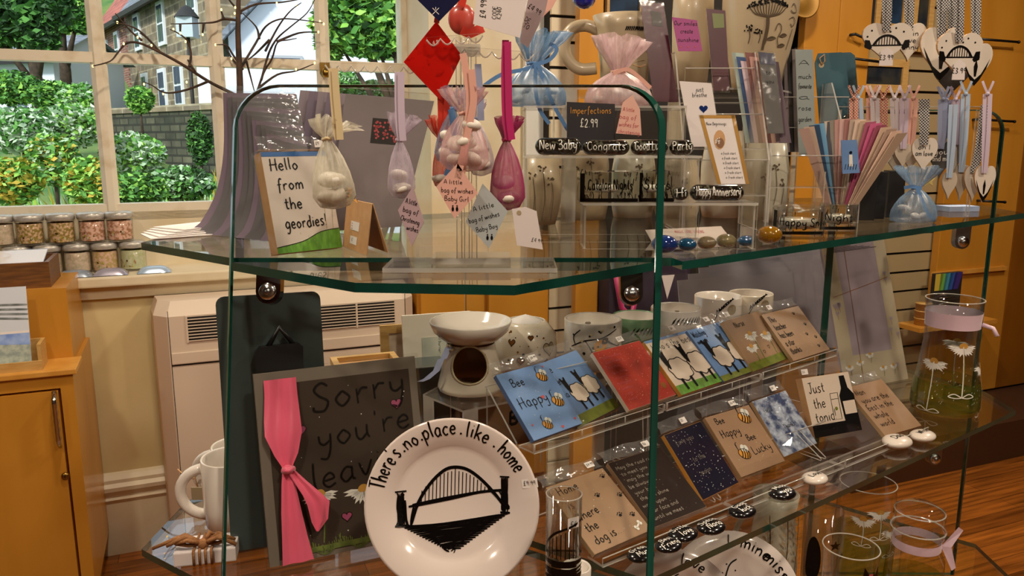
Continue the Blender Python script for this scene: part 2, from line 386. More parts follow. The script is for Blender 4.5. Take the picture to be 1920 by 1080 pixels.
rr.color_ramp.elements[0].color = (.42, .38, .34, 1); rr.color_ramp.elements[1].color = (1.35, 1.25, 1.1, 1)
mi = nd(nt, 'ShaderNodeMixRGB', blend_type='MULTIPLY'); mi.inputs[0].default_value = 1
L(tc.outputs['Object'], br.inputs['Vector']); L(mp.outputs[0], n1.inputs['Vector']); L(n1.outputs[0], rr.inputs[0]); L(br.outputs['Color'], mi.inputs[1]); L(rr.outputs[0], mi.inputs[2]); L(mi.outputs[0], b.inputs['Base Color']); L(b.outputs[0], out.inputs[0])
def masonry(name, c1, c2, mort, bw, rh, ms=.02, rough=.9):
    m, nt, out = newmat(name); L = nt.links.new
    b = nd(nt, 'ShaderNodeBsdfPrincipled'); b.inputs['Roughness'].default_value = rough
    tc = nd(nt, 'ShaderNodeTexCoord'); mp = nd(nt, 'ShaderNodeMapping'); mp.inputs['Rotation'].default_value = (PI / 2, 0, 0)
    br = nd(nt, 'ShaderNodeTexBrick')
    for k, v_ in (('Scale', 1), ('Brick Width', bw), ('Row Height', rh), ('Mortar Size', ms), ('Bias', -.1)): br.inputs[k].default_value = v_
    br.inputs['Color1'].default_value = lin(c1); br.inputs['Color2'].default_value = lin(c2); br.inputs['Mortar'].default_value = lin(mort)
    n1 = nd(nt, 'ShaderNodeTexNoise'); n1.inputs['Scale'].default_value = 3; n1.inputs['Detail'].default_value = 5
    rr = nd(nt, 'ShaderNodeValToRGB'); rr.color_ramp.elements[0].position = .3; rr.color_ramp.elements[1].position = .7
    rr.color_ramp.elements[0].color = (.6, .6, .6, 1); rr.color_ramp.elements[1].color = (1.3, 1.3, 1.3, 1)
    mi = nd(nt, 'ShaderNodeMixRGB', blend_type='MULTIPLY'); mi.inputs[0].default_value = 1
    L(tc.outputs['Object'], mp.inputs[0]); L(mp.outputs[0], br.inputs['Vector']); L(tc.outputs['Object'], n1.inputs['Vector']); L(n1.outputs[0], rr.inputs[0])
    L(br.outputs['Color'], mi.inputs[1]); L(rr.outputs[0], mi.inputs[2]); L(mi.outputs[0], b.inputs['Base Color']); L(b.outputs[0], out.inputs[0])
masonry('sandstone', '96866a', '6d6356', 'a89c84', .55, .24); masonry('brick_red', '8e5a4c', '774438', '9c8578', .22, .075, .012)
masonry('retaining_stone', '5c5b48', '34382c', '2a2c22', .34, .13); masonry('red_tiles', 'b06454', 'a05246', '8a4a40', .3, .2, .02, .7); masonry('grey_slates', '7e8794', '6c7480', '59616b', .35, .2, .02, .6)
pm('white_render', 'dfe6f2', .8, col2='d3dbe8', scale=.6); pm('grey_render', 'a8acb2', .8); pm('house_glass', '3c4a5c', .1); pm('white_frame', 'e8eef4', .5); pm('hill_green', '44702f', .95, col2='6e8f4a', scale=.25)
pm('slope_green', '3f6a30', .95, col2='6d7d3e', scale=.9, lo=.4, hi=.6); pm('asphalt', '6b7078', .9)
# ------------------------------------------------------------------ room shell, in the window wall's own frame
g = MB().box((-4, -5.2, -.05), (7, .3, 0), 'floor_planks'); struct('floor', g, WM)
g = MB().box((-4, -5.2, 2.8), (7, .3, 2.86), 'ceiling_darkened'); struct('ceiling', g, WM)
g = MB()
g.box((-4, 0, 0), (7, .3, 1.0), 'cream_wall').box((1.27, 0, 1.0), (7, .3, 2.8), 'cream_paint').box((-4, 0, 1.0), (-2.0, .3, 2.8), 'cream_wall').box((-2.0, 0, 2.62), (1.27, .3, 2.8), 'cream_wall')  # upper right wall paler: daylight is put into its colour
struct('wall_window', g, WM)
pm('shop_wall', '6a4a2a', .6, col2='3c2a1c', scale=2)  # unseen walls coloured dark to weaken their reflections in the glass
struct('wall_rear', MB().box((-4.2, -5.4, 0), (7.2, -5.2, 2.8), 'shop_wall'), WM)
struct('wall_left', MB().box((-4.2, -5.2, 0), (-4, .3, 2.8), 'shop_wall'), WM)
struct('wall_right', MB().box((7, -5.2, 0), (7.2, .3, 2.8), 'shop_wall'), WM)
g = MB().box((-2.0, -.055, 1.0), (1.26, .2, 1.035), 'cream_paint', bev=.006).box((-2.0, -.02, .955), (1.26, 0, 1.0), 'cream_paint')
struct('trim_1', g, WM)                                         # deep window sill
g = MB().box((-2.0, .19, 1.035), (1.26, .23, 1.235), 'cream_paint')
struct('trim_2', g, WM)                                         # board under the window
g = MB().prism([(1.27, 0), (1.27, .3), (1.19, .3), (1.185, .2), (1.22, -.012), (1.34, -.012), (1.34, 0)], 1.036, 2.62, 'cream_paint')
struct('trim_3', g, WM)                                         # splayed right reveal
g = MB()
for y, z in ((-.018, .235), (-.03, .26), (-.022, .285), (-.012, .31)): pass
prof = [(0, 0), (-.02, 0), (-.02, .2), (-.027, .215), (-.02, .228), (-.034, .25), (-.036, .265), (-.024, .277), (-.024, .29), (-.012, .305), (0, .312)]
vs = [(-4, y, z) for y, z in prof] + [(1.7, y, z) for y, z in prof]; n = len(prof)
g.add(vs, [(i, i + 1, n + i + 1, n + i) for i in range(n - 1)], 'cream_paint'); struct('baseboard_window', g, WM)
# window: bars and panes
g = MB(); BU = [-.715, -.325, .067, .46, .853]
for u in BU: g.prism([(u - .027, .2), (u - .011, .185), (u + .011, .185), (u + .027, .2), (u + .02, .25), (u - .02, .25)], 1.24, 2.62, 'window_paint')
for z in (1.235, 1.782, 2.33):
    hh = .018 if z > 1.3 else .03
    g.box((-2, .19, z - hh), (1.2, .25, z + hh), 'window_paint')
g.box((1.165, .186, 1.235), (1.2, .27, 2.62), 'window_paint')
g.prism([(.835, .186), (.835, .17), (.872, .17), (.872, .186)], 1.75, 1.79, 'brass'); g.lathe([(.0, -.02), (.012, -.018), (.016, 0), (.01, .015), (0, .018)], 'brass', 12, M=Mx.Translation((.853, .16, 1.752)))
g.box((-2, .218, 1.26), (1.17, .222, 2.6), 'window_glass'); struct('window_1', g, WM)
# ------------------------------------------------------------------ outdoors
def leafcloud(g, n, c, r, s, mats, shell=.5, seed=0):
    q = random.Random(seed); c = V(c)
    for _ in range(n):
        d = V((q.gauss(0, 1), q.gauss(0, 1), q.gauss(0, 1))).normalized() * (shell + (1 - shell) * q.random())
        p = c + V((d.x * r[0], d.y * r[1], d.z * r[2])); a = V((q.gauss(0, 1), q.gauss(0, 1), q.gauss(0, .6))).normalized(); b_ = a.cross(V((q.gauss(0, 1), q.gauss(0, 1), q.gauss(0, 1)))).normalized(); z = s * q.uniform(.6, 1.3)
        g.add([p - a * z, p + b_ * z * .5, p + a * z, p - b_ * z * .5], [(0, 1, 2, 3)], q.choice(mats))
g = MB()
def gz(x, y): return max(-.6, .05 + (y - 6) * .13) if y < 26 else 2.65 + (y - 26) * .55
xs = [-40 + 4 * i for i in range(26)]; ys = [4.5, 6, 8, 10, 13, 17, 22, 26, 32, 40, 52, 66, 80]
g.add([(x + y * .0, y + max(0, x) * .45, gz(x, y) + NZ.noise(V((x * .2, y * .2, 0))) * .25) for y in ys for x in xs], [(j * 26 + i, j * 26 + i + 1, (j + 1) * 26 + i + 1, (j + 1) * 26 + i) for j in range(12) for i in range(25)], 'slope_green')
struct('ground', g)
def house(name, label, x0, Y0, x1, Y1, zb, ze, depth, wall, roof, rise, wins, cat='house', chim=None):
    p0 = py(x0, 200, Y0); p1 = py(x1, 200, Y1); p0.z = p1.z = 0; ax = (p1 - p0); W = ax.length; ax.normalize(); ay = V((-ax.y, ax.x, 0))
    M = Mx(((ax.x, ay.x, 0, p0.x), (ax.y, ay.y, 0, p0.y), (0, 0, 1, zb), (0, 0, 0, 1)))
    t = thing(name, label, cat, M); H = ze - zb
    MB().box((0, 0, -1.5), (W, depth, H), wall).build('wall', t)
    e = .25
    MB().add([(-e, -e, H - .1), (W + e, -e, H - .1), (W + e, depth / 2, H + rise), (-e, depth / 2, H + rise), (-e, depth + e, H - .1), (W + e, depth + e, H - .1)], [(0, 1, 2, 3), (3, 2, 5, 4)], roof).add([(0, 0, H), (0, depth, H), (0, depth / 2, H + rise - .1), (W, 0, H), (W, depth, H), (W, depth / 2, H + rise - .1)], [(0, 1, 2), (3, 5, 4)], wall).build('roof', t)
    MB().box((-e, -e - .1, H - .22), (W + e, -e, H - .08), 'soft_black').build('gutter', t)
    for fx, z, w_, h_ in wins:
        x = fx * W; g = MB().box((x - w_ / 2 - .08, -.06, z - .08), (x + w_ / 2 + .08, .02, z + h_ + .08), 'white_frame')
        f = g.build('window', t); g = MB()
        for sx in (-1, 1):
            for k in (0, 1): g.box((x + (sx - 1) * w_ / 4 + .03, -.075, z + k * h_ / 2 + .03), (x + (sx + 1) * w_ / 4 - .03, -.055, z + (k + 1) * h_ / 2 - .03), 'house_glass')
        g.build('pane', f)
    for cx in (chim or []):
        MB().box((cx * W - .4, depth / 2 - .3, H + rise - .6), (cx * W + .4, depth / 2 + .3, H + rise + 1.1), 'brick_red').build('chimney', t)
    return t
house('stone_house', 'sandstone house with tall white sash windows seen through the window', 250, 26, 425, 18.6, 2.3, 5.35, 3.4, 'sandstone', 'grey_slates', 2.4, [(.16, 1.9, .55, .9), (.46, 1.8, .55, 1.0), (.78, 1.75, .6, 1.1), (.2, .1, .5, .95), (.42, .1, .6, .95), (.6, .1, .6, 1.0), (.86, -.2, .7, 1.2)])
house('brick_house', 'red brick terraced house with red tiled roof', 196, 30.8, 247, 27.0, 2.5, 5.4, 3.4, 'brick_red', 'red_tiles', 2.6, [(.3, 1.5, .5, .9), (.72, 1.5, .5, 1.0), (.35, .0, .5, 1.0), (.75, .0, .5, 1.1)], chim=[.1])
house('end_cottage', 'far brick cottage with a long grey slate roof', 112, 37, 193, 31.6, 2.6, 4.6, 3.4, 'brick_red', 'grey_slates', 2.2, [(.25, .4, .7, .9), (.55, .4, .7, .9), (.85, .4, .6, .9)], chim=[.9])
house('low_outbuilding', 'long low white outbuilding behind the trees', -120, 24, 108, 22.5, 2.2, 3.75, 2.5, 'white_render', 'grey_slates', .7, [(.7, .0, .8, .7), (.9, .0, .7, .7)])
# white gabled house, gable end towards the shop
p0 = py(405, 200, 15.5); p0.z = 0; M = Mx.Translation((p0.x, p0.y, 1.4)) @ Mx.Rotation(R(16), 4, 'Z')
t = thing('gabled_house', 'white rendered house with grey gable roof, beyond the twig tree', 'house', M)
g = MB(); gp = [(.3, -1.5), (2.9, -1.5), (2.9, 4.4), (1.85, 3.6), (.3, 2.0)]
n = len(gp); g.add([(x, 0, z) for x, z in gp] + [(x, 2.6, z) for x, z in gp], [list(range(n)), [n + i for i in range(n)][::-1]] + [(i, (i + 1) % n, n + (i + 1) % n, n + i) for i in range(n)], 'white_render'); g.build('wall', t)
g = MB().add([(-.05, -.25, 1.65), (1.85, -.25, 3.62), (2.95, -.25, 4.5), (-.05, 2.8, 1.65), (1.85, 2.8, 3.62), (2.95, 2.8, 4.5), (-.05, -.25, 1.8), (1.85, -.25, 3.77), (2.95, -.25, 4.65), (-.05, 2.8, 1.8), (1.85, 2.8, 3.77), (2.95, 2.8, 4.65)], [(0, 1, 7, 6), (1, 2, 8, 7), (6, 7, 10, 9), (7, 8, 11, 10), (0, 3, 4, 1), (1, 4, 5, 2)], 'grey_slates'); g.build('roof', t)
for x, z, w_, h_ in ((1.35, 1.35, .5, .28), (1.35, .75, .45, .3), (.5, .6, .3, .75)):
    f = MB().box((x - w_ / 2 - .05, -.05, z - .05), (x + w_ / 2 + .05, .02, z + h_ + .05), 'grey_render').build('window', t)
    MB().box((x - w_ / 2, -.06, z), (x + w_ / 2, -.045, z + h_), 'house_glass').build('pane', f)
# retaining wall, lamp post, fence bits
a = py(216, 300, 15); b_ = py(420, 300, 12.5); ax = (b_ - a); ax.z = 0; Wd = ax.length; ang = math.atan2(ax.y, ax.x)
g = MB().box((0, 0, -1), (Wd + 1, .5, 2.55), 'retaining_stone').box((0, -.03, 2.55), (Wd + 1, .55, 2.65), 'sandstone')
tag(g.build('retaining_wall', None, Mx.Translation((a.x, a.y, -.6)) @ Mx.Rotation(ang, 4, 'Z')), 'mossy stone retaining wall below the stone house', 'wall')
p = py(352, 60, 17); t = thing('street_lantern', 'small glazed lantern on a bracket at the stone house', 'lantern', V((p.x, p.y, 0)))
pm('lantern_glass', 'b7c4c8', .2)
MB().box((-.17, -.17, 3.55), (.17, .17, 3.95), 'lantern_glass').build('lantern_glass', t); MB().lathe([(.26, 3.95), (.1, 4.15), (0, 4.2)], 'soft_black', 8).tube([(0, 0, 3.55), (0, 0, 1.0)], .04, 'soft_black').build('post', t)
g = MB(); p = py(700, 112, 14); g.box((-2.6, 0, -2), (5, .3, 1.42), 'white_render'); tag(g.build('garden_wall', None, Mx.Translation((p.x - .3, 14, 1.4)) @ Mx.Rotation(R(10), 4, 'Z')), 'long white rendered wall seen beneath the leafy tree', 'wall')
house('far_shopfront', 'pale grey building behind the leafy tree', 600, 32, 800, 34, 1.4, 6.0, 4, 'grey_render', 'grey_slates', 1.5, [(.2, .2, 1.3, 1.3), (.55, .2, 1.3, 1.3)])
def tree(label, px, Y, trunk_px, zb, crowns, n, s, mats, tr=.12, seed=0):
    b0 = py(trunk_px, 200, Y); b0.z = zb; t = thing('tree', label, 'tree', b0, 'trees outside the window')
    g = MB(); cs = []
    for k, (cx, cy, rx, ry) in enumerate(crowns):
        c = py(cx, cy, Y) - b0; sc_ = Y / F; cs.append(c)
        leafcloud(g, n, c, (rx * sc_, rx * sc_ * .7, ry * sc_), s, mats, .35, seed + k)
    g.build('crown', t); g = MB()
    top = max(c.z for c in cs); g.tube([(0, 0, -.4), (.05, 0, top * .4), (0, .05, top * .8)], [tr, tr * .85, tr * .5], 'bark', 8)
    for c in cs: g.tube([(.03, 0, top * .35), (c.x * .5, c.y * .5, (top * .35 + c.z) / 2 + .1), (c.x * .9, c.y * .9, c.z)], [tr * .55, tr * .4, tr * .15], 'bark', 6)
    g.build('trunk', t)
DK = ['leaf_dark', 'leaf_dark', 'leaf_mid']; MD = ['leaf_dark', 'leaf_mid', 'leaf_mid', 'leaf_bright']; LT = ['leaf_mid', 'leaf_bright', 'leaf_bright', 'leaf_mid', 'leaf_dark']
tree('dark green tree with leaning trunk at the far left of the window', 60, 19, 70, 1.7, [(40, 30, 60, 60), (-20, 60, 50, 40), (70, 75, 40, 25), (100, 10, 40, 40)], 1500, .13, DK, .16, 1)
tree('slim dark trunked tree in front of the far cottage', 125, 22, 126, 2.2, [(120, 10, 40, 40), (150, 35, 25, 25), (105, 45, 25, 20)], 1200, .13, MD, .17, 5)
tree('broad leafy bright green tree filling the upper right panes', 690, 8.5, 770, .2, [(660, 40, 75, 60), (725, 30, 60, 70), (640, -30, 60, 50), (700, 75, 50, 30), (620, 80, 25, 30)], 2000, .07, LT, .075, 9)
for k, (x, y, Y, r) in enumerate(((-60, -40, 60, 9), (60, -30, 64, 9), (150, 20, 62, 7), (220, -40, 66, 9), (20, 40, 60, 7))):
    g = MB(); leafcloud(g, 700, (0, 0, 0), (r, r * .6, r * .6), .45, ['leaf_mid', 'leaf_pale', 'leaf_bright'], .6, 40 + k); tag(g.build('hillside_tree', None, Mx.Translation(py(x, y, Y))), 'hazy green tree crown on the far hillside', 'tree', 'hillside trees')
BS = [(25, 165, 13, 55, 32, MD, 'dark leafy bush under the white outbuilding'), (95, 178, 13, 45, 26, MD, 'rounded green bush below the slim trunk'), (150, 185, 12, 40, 28, ['leaf_pale', 'leaf_mid', 'leaf_bright'], 'grey green bush below the far cottage'), (262, 187, 11.6, 24, 24, LT, 'bright yellow green bush on top of the stone wall'),
      (40, 245, 9, 70, 45, ['leaf_pale', 'leaf_mid', 'blossom', 'leaf_mid'], 'white flowering bush on the bank at far left'), (140, 235, 9.4, 60, 40, ['leaf_pale', 'blossom', 'leaf_mid', 'leaf_bright'], 'white flowering bush beside the window bar'), (100, 300, 7.4, 50, 50, ['leaf_bright', 'leaf_yellow', 'leaf_mid', 'leaf_pale'], 'yellow and green spindly bush in the middle pane'), (20, 340, 6.6, 60, 45, ['leaf_bright', 'leaf_mid', 'leaf_yellow'], 'low bright green bush at the lower left pane'),
      (170, 340, 6.8, 50, 45, ['leaf_bright', 'leaf_mid', 'leaf_bright', 'leaf_yellow'], 'low yellow green bush at the middle window bar'), (250, 290, 10, 60, 42, ['leaf_mid', 'leaf_pale', 'leaf_bright', 'blossom'], 'leafy bush at the foot of the stone wall'), (260, 355, 8, 55, 30, MD, 'dark green bush low in the second pane'), (340, 345, 9, 60, 34, ['leaf_pale', 'leaf_mid', 'leaf_dark'], 'grey green shrub low by the card packs'), (375, 260, 11, 22, 50, DK, 'dark ivy clump hanging on the stone wall'), (640, 160, 10, 40, 26, ['leaf_pale', 'leaf_mid'], 'small pale bush seen below the leafy tree'), (715, 175, 9, 45, 24, ['leaf_pale', 'leaf_mid'], 'pale shrub seen behind the frilled acrylic rail')]
for k, (x, y, Y, rx, ry, mt, lb) in enumerate(BS):
    g = MB(); s_ = Y / F; c = py(x, y, Y); leafcloud(g, 3000, (0, 0, 0), (rx * s_, rx * s_ * .8, ry * s_), .02 + Y * .0024, mt, .25, 70 + k)
    g.tube([(0, 0, -ry * s_ - .5), (0, 0, 0)], [.03, .01], 'bark', 5); tag(g.build('bush', None, Mx.Translation(c)), lb, 'bush')
g = MB(); q = random.Random(5)
for _ in range(2600):
    x = q.uniform(-6, -.8); y = q.uniform(5.2, 11); z = gz(x, y); h = q.uniform(.15, .5); a = V((q.gauss(0, .12), q.gauss(0, .12), h)); w_ = V((q.gauss(0, 1), q.gauss(0, 1), 0)).normalized() * .03
    p = V((x, y, z)); g.add([p - w_, p + w_, p + a], [(0, 1, 2)], q.choice(['leaf_bright', 'leaf_mid', 'leaf_pale', 'leaf_yellow']))
tag(g.build('undergrowth'), 'tangled grass and weeds covering the bank outside', 'undergrowth', kind='stuff')
# ------------------------------------------------------------------ fitted shop units along the wall to the right
def U(x, v, y=500): return wu(pw(x, y, v))
t = thing('low_cupboard', 'low orange wood cupboard behind the oil burner', 'cupboard', WM @ Mx.Translation((U(782, -.14, 570), -.14, 0)))
cw = U(1028, -.14, 570) - U(782, -.14, 570)
MB().box((0, 0, .06), (cw, .135, 1.13), 'maple').box((0, .02, 0), (cw, .135, .06), 'maple_dark').build('body', t)
for k in range(2): MB().box((.01 + k * cw / 2, -.018, .1), (cw / 2 - .01 + k * cw / 2, 0, 1.1), 'maple', bev=.003).build('door', t)
LASTU = [0]
def post(x0, x1, v0, label, m='maple', z0=0, z1=2.79, name='pilaster', y=500):
    a = LASTU[0] + .002 if x0 is None else U(x0, v0, y); LASTU[0] = U(x1, v0, y)
    o = MB().box((a, v0, z0), (LASTU[0], v0 + .04, z1), m, bev=.004).build(name, None, WM); return tag(o, label, 'pilaster')
post(1079, 1121, -.22, 'slim orange wood post to the left of the dark bay', y=560)
post(1480, 1540, -.31, 'light orange wood post beside the picture bay', 'maple', z0=.2); post(None, 1597, -.31, 'darker orange wood post beside the teal tags', 'maple', z0=.2)
post(1757, 1893, -.3, 'wide orange wood end panel at the right', 'maple', z0=.2); post(None, 2100, -.3, 'brown wood panel at the right edge', 'maple_dark', z0=.2)
tag(MB().box((U(1757, -.33), -.318, .84), (U(1893, -.33), -.3005, .86), 'maple_light').build('rail_moulding', None, WM), 'thin wood moulding across the end panel', 'moulding')
pm('plinth_brown', '40281a', .4); tag(MB().box((U(1600, -.66, 880), -.66, 0), (U(2150, -.66, 880), -.26, .19), 'plinth_brown').build('plinth', None, WM), 'dark brown plinth under the shop units', 'plinth')
pm('bay_dark', '1a1611', .6); tag(MB().box((U(1122, -.1), -.1, .0), (U(1540, -.1), -.01, 2.79), 'bay_dark').build('bay_panel', None, WM), 'dark back panel behind the vases and mugs', 'panel')
pm('slat_board', 'a8946e', .5); g = MB(); u0, u1 = U(1590, -.25), U(1765, -.25)
for k in range(27): g.box((u0, -.25, .2 + k * .095), (u1, -.23, .2 + k * .095 + .083), 'slat_board')
g.box((u0, -.23, .2), (u1, -.01, 2.78), 'dark_slot'); tag(g.build('slat_wall', None, WM), 'pale slatted display board with dark grooves at right', 'slat wall')
g = MB(); u0, u1 = U(1030, -.1), U(1079, -.1)
for k in range(28): g.box((u0, -.1, .02 + k * .098), (u1, -.085, .02 + k * .098 + .086), 'cream_paint')
g.box((u0, -.085, .02), (u1, -.01, 2.78), 'dark_slot'); tag(g.build('slat_wall', None, WM), 'narrow cream slatted strip beside the slim post', 'slat wall')
struct('trim_4', MB().box((U(985, -.03, 60), -.03, 1.25), (U(1083, -.03, 60), -.002, 2.79), 'white_board', bev=.004), WM)
# ------------------------------------------------------------------ glass display stand
Z1, Z2, Z3 = 1.33, .90, .46
def sheet(name, label, pts, z, th=.011, edge='glass_edge'):
    return tag(MB().prism(pts, z - th, z, 'shelf_glass', side=edge).build(name), label, 'shelf')
sheet('glass_shelf', 'front corner piece of the top glass shelf under the hook stand', [(-.392, 1.092), (-.189, .933), (.003, .915), (.198, 1.092)], Z1, .012)
sheet('glass_shelf', 'large top glass shelf running back to the right', [(-.41, 1.135), (.232, 1.135), (.24, 1.1), (1.19, 1.832), (1.22, 2.05), (.95, 2.32), (.66, 2.3), (-.52, 1.62), (-.61, 1.46), (-.617, 1.304)], Z1, .012)
sheet('glass_shelf', 'middle glass shelf carrying the painted tiles', [(.186, 1.0), (.201, 1.008), (1.131, 1.69), (1.143, 1.843), (.90, 2.3), (.62, 2.3), (-.48, 1.62), (-.42, 1.42), (-.30, 1.335)], Z2)
sheet('glass_shelf', 'middle glass shelf at left under the mug and raffia bow', [(-.551, 1.081), (-.43, .997), (.15, .997), (-.30, 1.30), (-.44, 1.40), (-.548, 1.239)], Z2)
sheet('glass_shelf', 'front corner piece of the middle shelf under the plate', [(-.40, .972), (-.19, .83), (0, .81), (.13, .93), (.10, .972)], Z2)
sheet('glass_shelf', 'bottom glass shelf under the jars and plates', [(.2, .95), (1.2, 1.67), (1.21, 1.9), (.8, 2.25), (-.3, 1.4), (-.3, 1.15)], Z3)
def panel(name, label, outline, M, th=.011, bl=.004, br=.01, bt=.002):
    """upright glass sheet in local XZ with a ground rim that is wider at one end"""
    n = len(outline); cx = sum(p[0] for p in outline) / n; ins = []
    for i, (x, z) in enumerate(outline):
        a, c = outline[i - 1], outline[(i + 1) % n]; dx, dz = c[0] - a[0], c[1] - a[1]; l = math.hypot(dx, dz); nx, nz = -dz / l, dx / l
        b_ = bt + (max(0, nx) * (bl - bt) if nx > 0 else max(0, -nx) * (br - bt)); ins.append((x + nx * b_, z + nz * b_))
    g = MB(); A = [(x, 0, z) for x, z in ins]; B = [(x, th * .35, z) for x, z in outline]; C_ = [(x, th * .65, z) for x, z in outline]; D = [(x, th, z) for x, z in ins]
    vs = A + B + C_ + D; g.add(vs, [list(range(n)), [3 * n + i for i in range(n)][::-1]], 'glass_sheet')
    g.add(vs, [(k * n + i, k * n + (i + 1) % n, (k + 1) * n + (i + 1) % n, (k + 1) * n + i) for k in range(3) for i in range(n)], 'glass_edge')
    return tag(g.build(name, None, M), label, 'glass panel')
def rounded(xl, xr, zb, zt, r, k=8, xlb=None, xrb=None, both=True):
    p = [(xlb if xlb is not None else xl, zb), (xrb if xrb is not None else xr, zb)]
    p += [(xr - r + r * math.cos(PI / 2 * i / k), zt - r + r * math.sin(PI / 2 * i / k)) for i in range(k + 1)]
    if both: p += [(xl + r + r * math.cos(PI / 2 + PI / 2 * i / k), zt - r + r * math.sin(PI / 2 + PI / 2 * i / k)) for i in range(k + 1)]
    else: p.append((xl, zt))
    return p
SL = math.atan(.135 / .43); PAO = V((0, 1.12, Z1)); PAM = Mx.Translation(PAO) @ Mx.Rotation(-SL, 4, 'X')
panel('glass_upright', 'tall rounded glass upright in front of the canvas and card packs', rounded(-.41, .226, -.92, .262, .065, xlb=-.392, xrb=.17), PAM)
YB = 1.765
panel('glass_upright', 'far rounded glass upright standing beside the carafe', rounded(.712, 1.083, -.88, .232, .05), Mx.Translation((0, YB, Z1)), bl=.014, br=.006)
p0 = py(874, 600, 1.75); p1 = py(1548, 600, 2.08); p0.z = p1.z = Z2 + .001; d = p1 - p0
panel('glass_divider', 'inner glass divider between the top and middle shelves', [(0, 0), (d.length, 0), (d.length, Z1 - Z2 - .015), (0, Z1 - Z2 - .015)], Mx.Translation(p0) @ Mx.Rotation(math.atan2(d.y, d.x), 4, 'Z'), bl=.003, br=.008)
def PA(x, y): return pp(x, y, PAO, V((0, -math.cos(SL), math.sin(-SL) * -1)).normalized() if False else PAM.to_3x3() @ V((0, -1, 0)))
def clip(label, x, y, n, back, body, scale=1, tilt=None):
    """rounded metal shelf bracket with a big round screw"""
    M = tilt.copy() if tilt else Mx(); M.translation = V((0, 0, 0)); p = n; t = thing('shelf_clip', label, 'clip', Mx.Translation(p) @ M)
    s = scale; k = 8; pts = [(-.016 * s, .03 * s)] + [(.016 * s * math.cos(PI + PI * i / k), .016 * s * math.sin(PI + PI * i / k) - .006 * s) for i in range(k + 1)] + [(.016 * s, .03 * s)]
    MB().prism(pts, .001, .018, body, fn=lambda a, b_, h: V((a, -h, b_))).build('bracket', t)
    MB().lathe([(0, .0245), (.009 * s, .0245), (.0115 * s, .022), (.0115 * s, .018)], 'chrome', 20, M=Mx.Translation((0, 0, -.006 * s)) @ Mx.Rotation(PI / 2, 4, 'X')).lathe([(0, .0265), (.004 * s, .0262), (.005 * s, .0245)], 'steel', 12, M=Mx.Translation((0, 0, -.006 * s)) @ Mx.Rotation(PI / 2, 4, 'X')).build('screw', t)
pm('clip_dark_reflection', '2a1614', .12, metal=.6, coat=1); pm('clip_grey', '5c5650', .2, metal=1)  # first bracket: dark red reflection of the chrome is put into its colour
RA = Mx.Rotation(-SL, 4, 'X')
clip('dark shelf clip with chrome screw above the clipboard', 0, 0, PA(510, 541), 0, 'clip_dark_reflection', 1.08, RA)
clip('grey shelf clip with round screw behind the mugs', 0, 0, PA(1181, 546), 0, 'clip_grey', .98, RA)
clip('small bright shelf clip at the far right under the top shelf', 0, 0, py(1797, 446, YB - .001), 0, 'steel', 1.05)
clip('shelf clip half hidden under the right end of the middle shelf', 0, 0, py(1746, 850, YB - .001), 0, 'steel', 1.0)
# ------------------------------------------------------------------ fitting a flat upright thing to its place
def fitM(BL, BR, TL, TR, z, lean=None):
    bl = pz(*BL, z); br = pz(*BR, z); u = br - bl; W = u.length; u.normalize(); n = V((u.y, -u.x, 0)); best = None
    for i in ([lean * 2] if lean is not None else range(0, 160)):
        a = R(i / 2); up = V((0, 0, math.cos(a))) - n * math.sin(a); nn = u.cross(up)
        pl = pp(*TL, bl, nn); pr = pp(*TR, bl, nn); e = abs((pl - bl).dot(u)) + abs((pr - br).dot(u))
        if best is None or e < best[0]: best = (e, up, ((pl - bl).dot(up) + (pr - br).dot(up)) / 2)
    up = best[1]; return basis(bl, u, up, u.cross(up)), W, best[2]
# cabinet with raised back box
fv = -.48; u1 = U(136, fv, 700); t = thing('wooden_cabinet', 'orange wood cabinet with a chrome handle at the left edge', 'cabinet', WM @ Mx.Translation((u1, fv, 0)))
zt = pw(130, 698, fv).z; zr = pw(120, 540, fv + .14).z; cw = .75
MB().box((-cw, .02, .1), (0, .47, zt - .005), 'maple').box((-cw, 0, zt - .045), (0, .02, zt - .005), 'maple').box((-.035, 0, .1), (0, .02, zt - .045), 'maple').box((-cw, 0, .1), (-.035, .02, .145), 'maple').box((-cw, .02, 0), (-.02, .47, .1), 'maple_dark').build('body', t)
MB().box((-cw, -.012, zt - .005), (.012, .14, zt + .012), 'maple_light', bev=.003).build('top', t)
MB().box((-cw, .14, zt - .005), (-.012, .47, zr), 'maple').build('raised_box', t)
d = MB().box((-cw, -.004, .152), (-.042, .02, zt - .052), 'maple').build('door', t)
hx = wu(pw(108, 780, fv)) - u1; h0, h1 = pw(103, 732, fv).z, pw(110, 836, fv).z
g = MB(); q = [(hx, -.012, h0), (hx, -.03, h0 - .02)] + [(hx, -.034 + .004 * (i % 2), h0 - .02 - (h0 - h1 - .04) * i / 10) for i in range(11)] + [(hx, -.012, h1)]
g.tube(q, [.006, .008] + [.0085 if i % 2 else .0065 for i in range(11)] + [.005], 'chrome', 10); g.build('handle', d)
lk = pw(123, 891, fv); MB().lathe([(0, .008), (.008, .008), (.011, .004), (.011, 0)], 'brass', 18, M=Mx.Translation((wu(lk) - u1, -.004, lk.z)) @ Mx.Rotation(PI / 2, 4, 'X')).box((wu(lk) - u1 - .0012, -.0135, lk.z - .004), (wu(lk) - u1 + .0012, -.0122, lk.z + .004), 'black').build('lock', d)
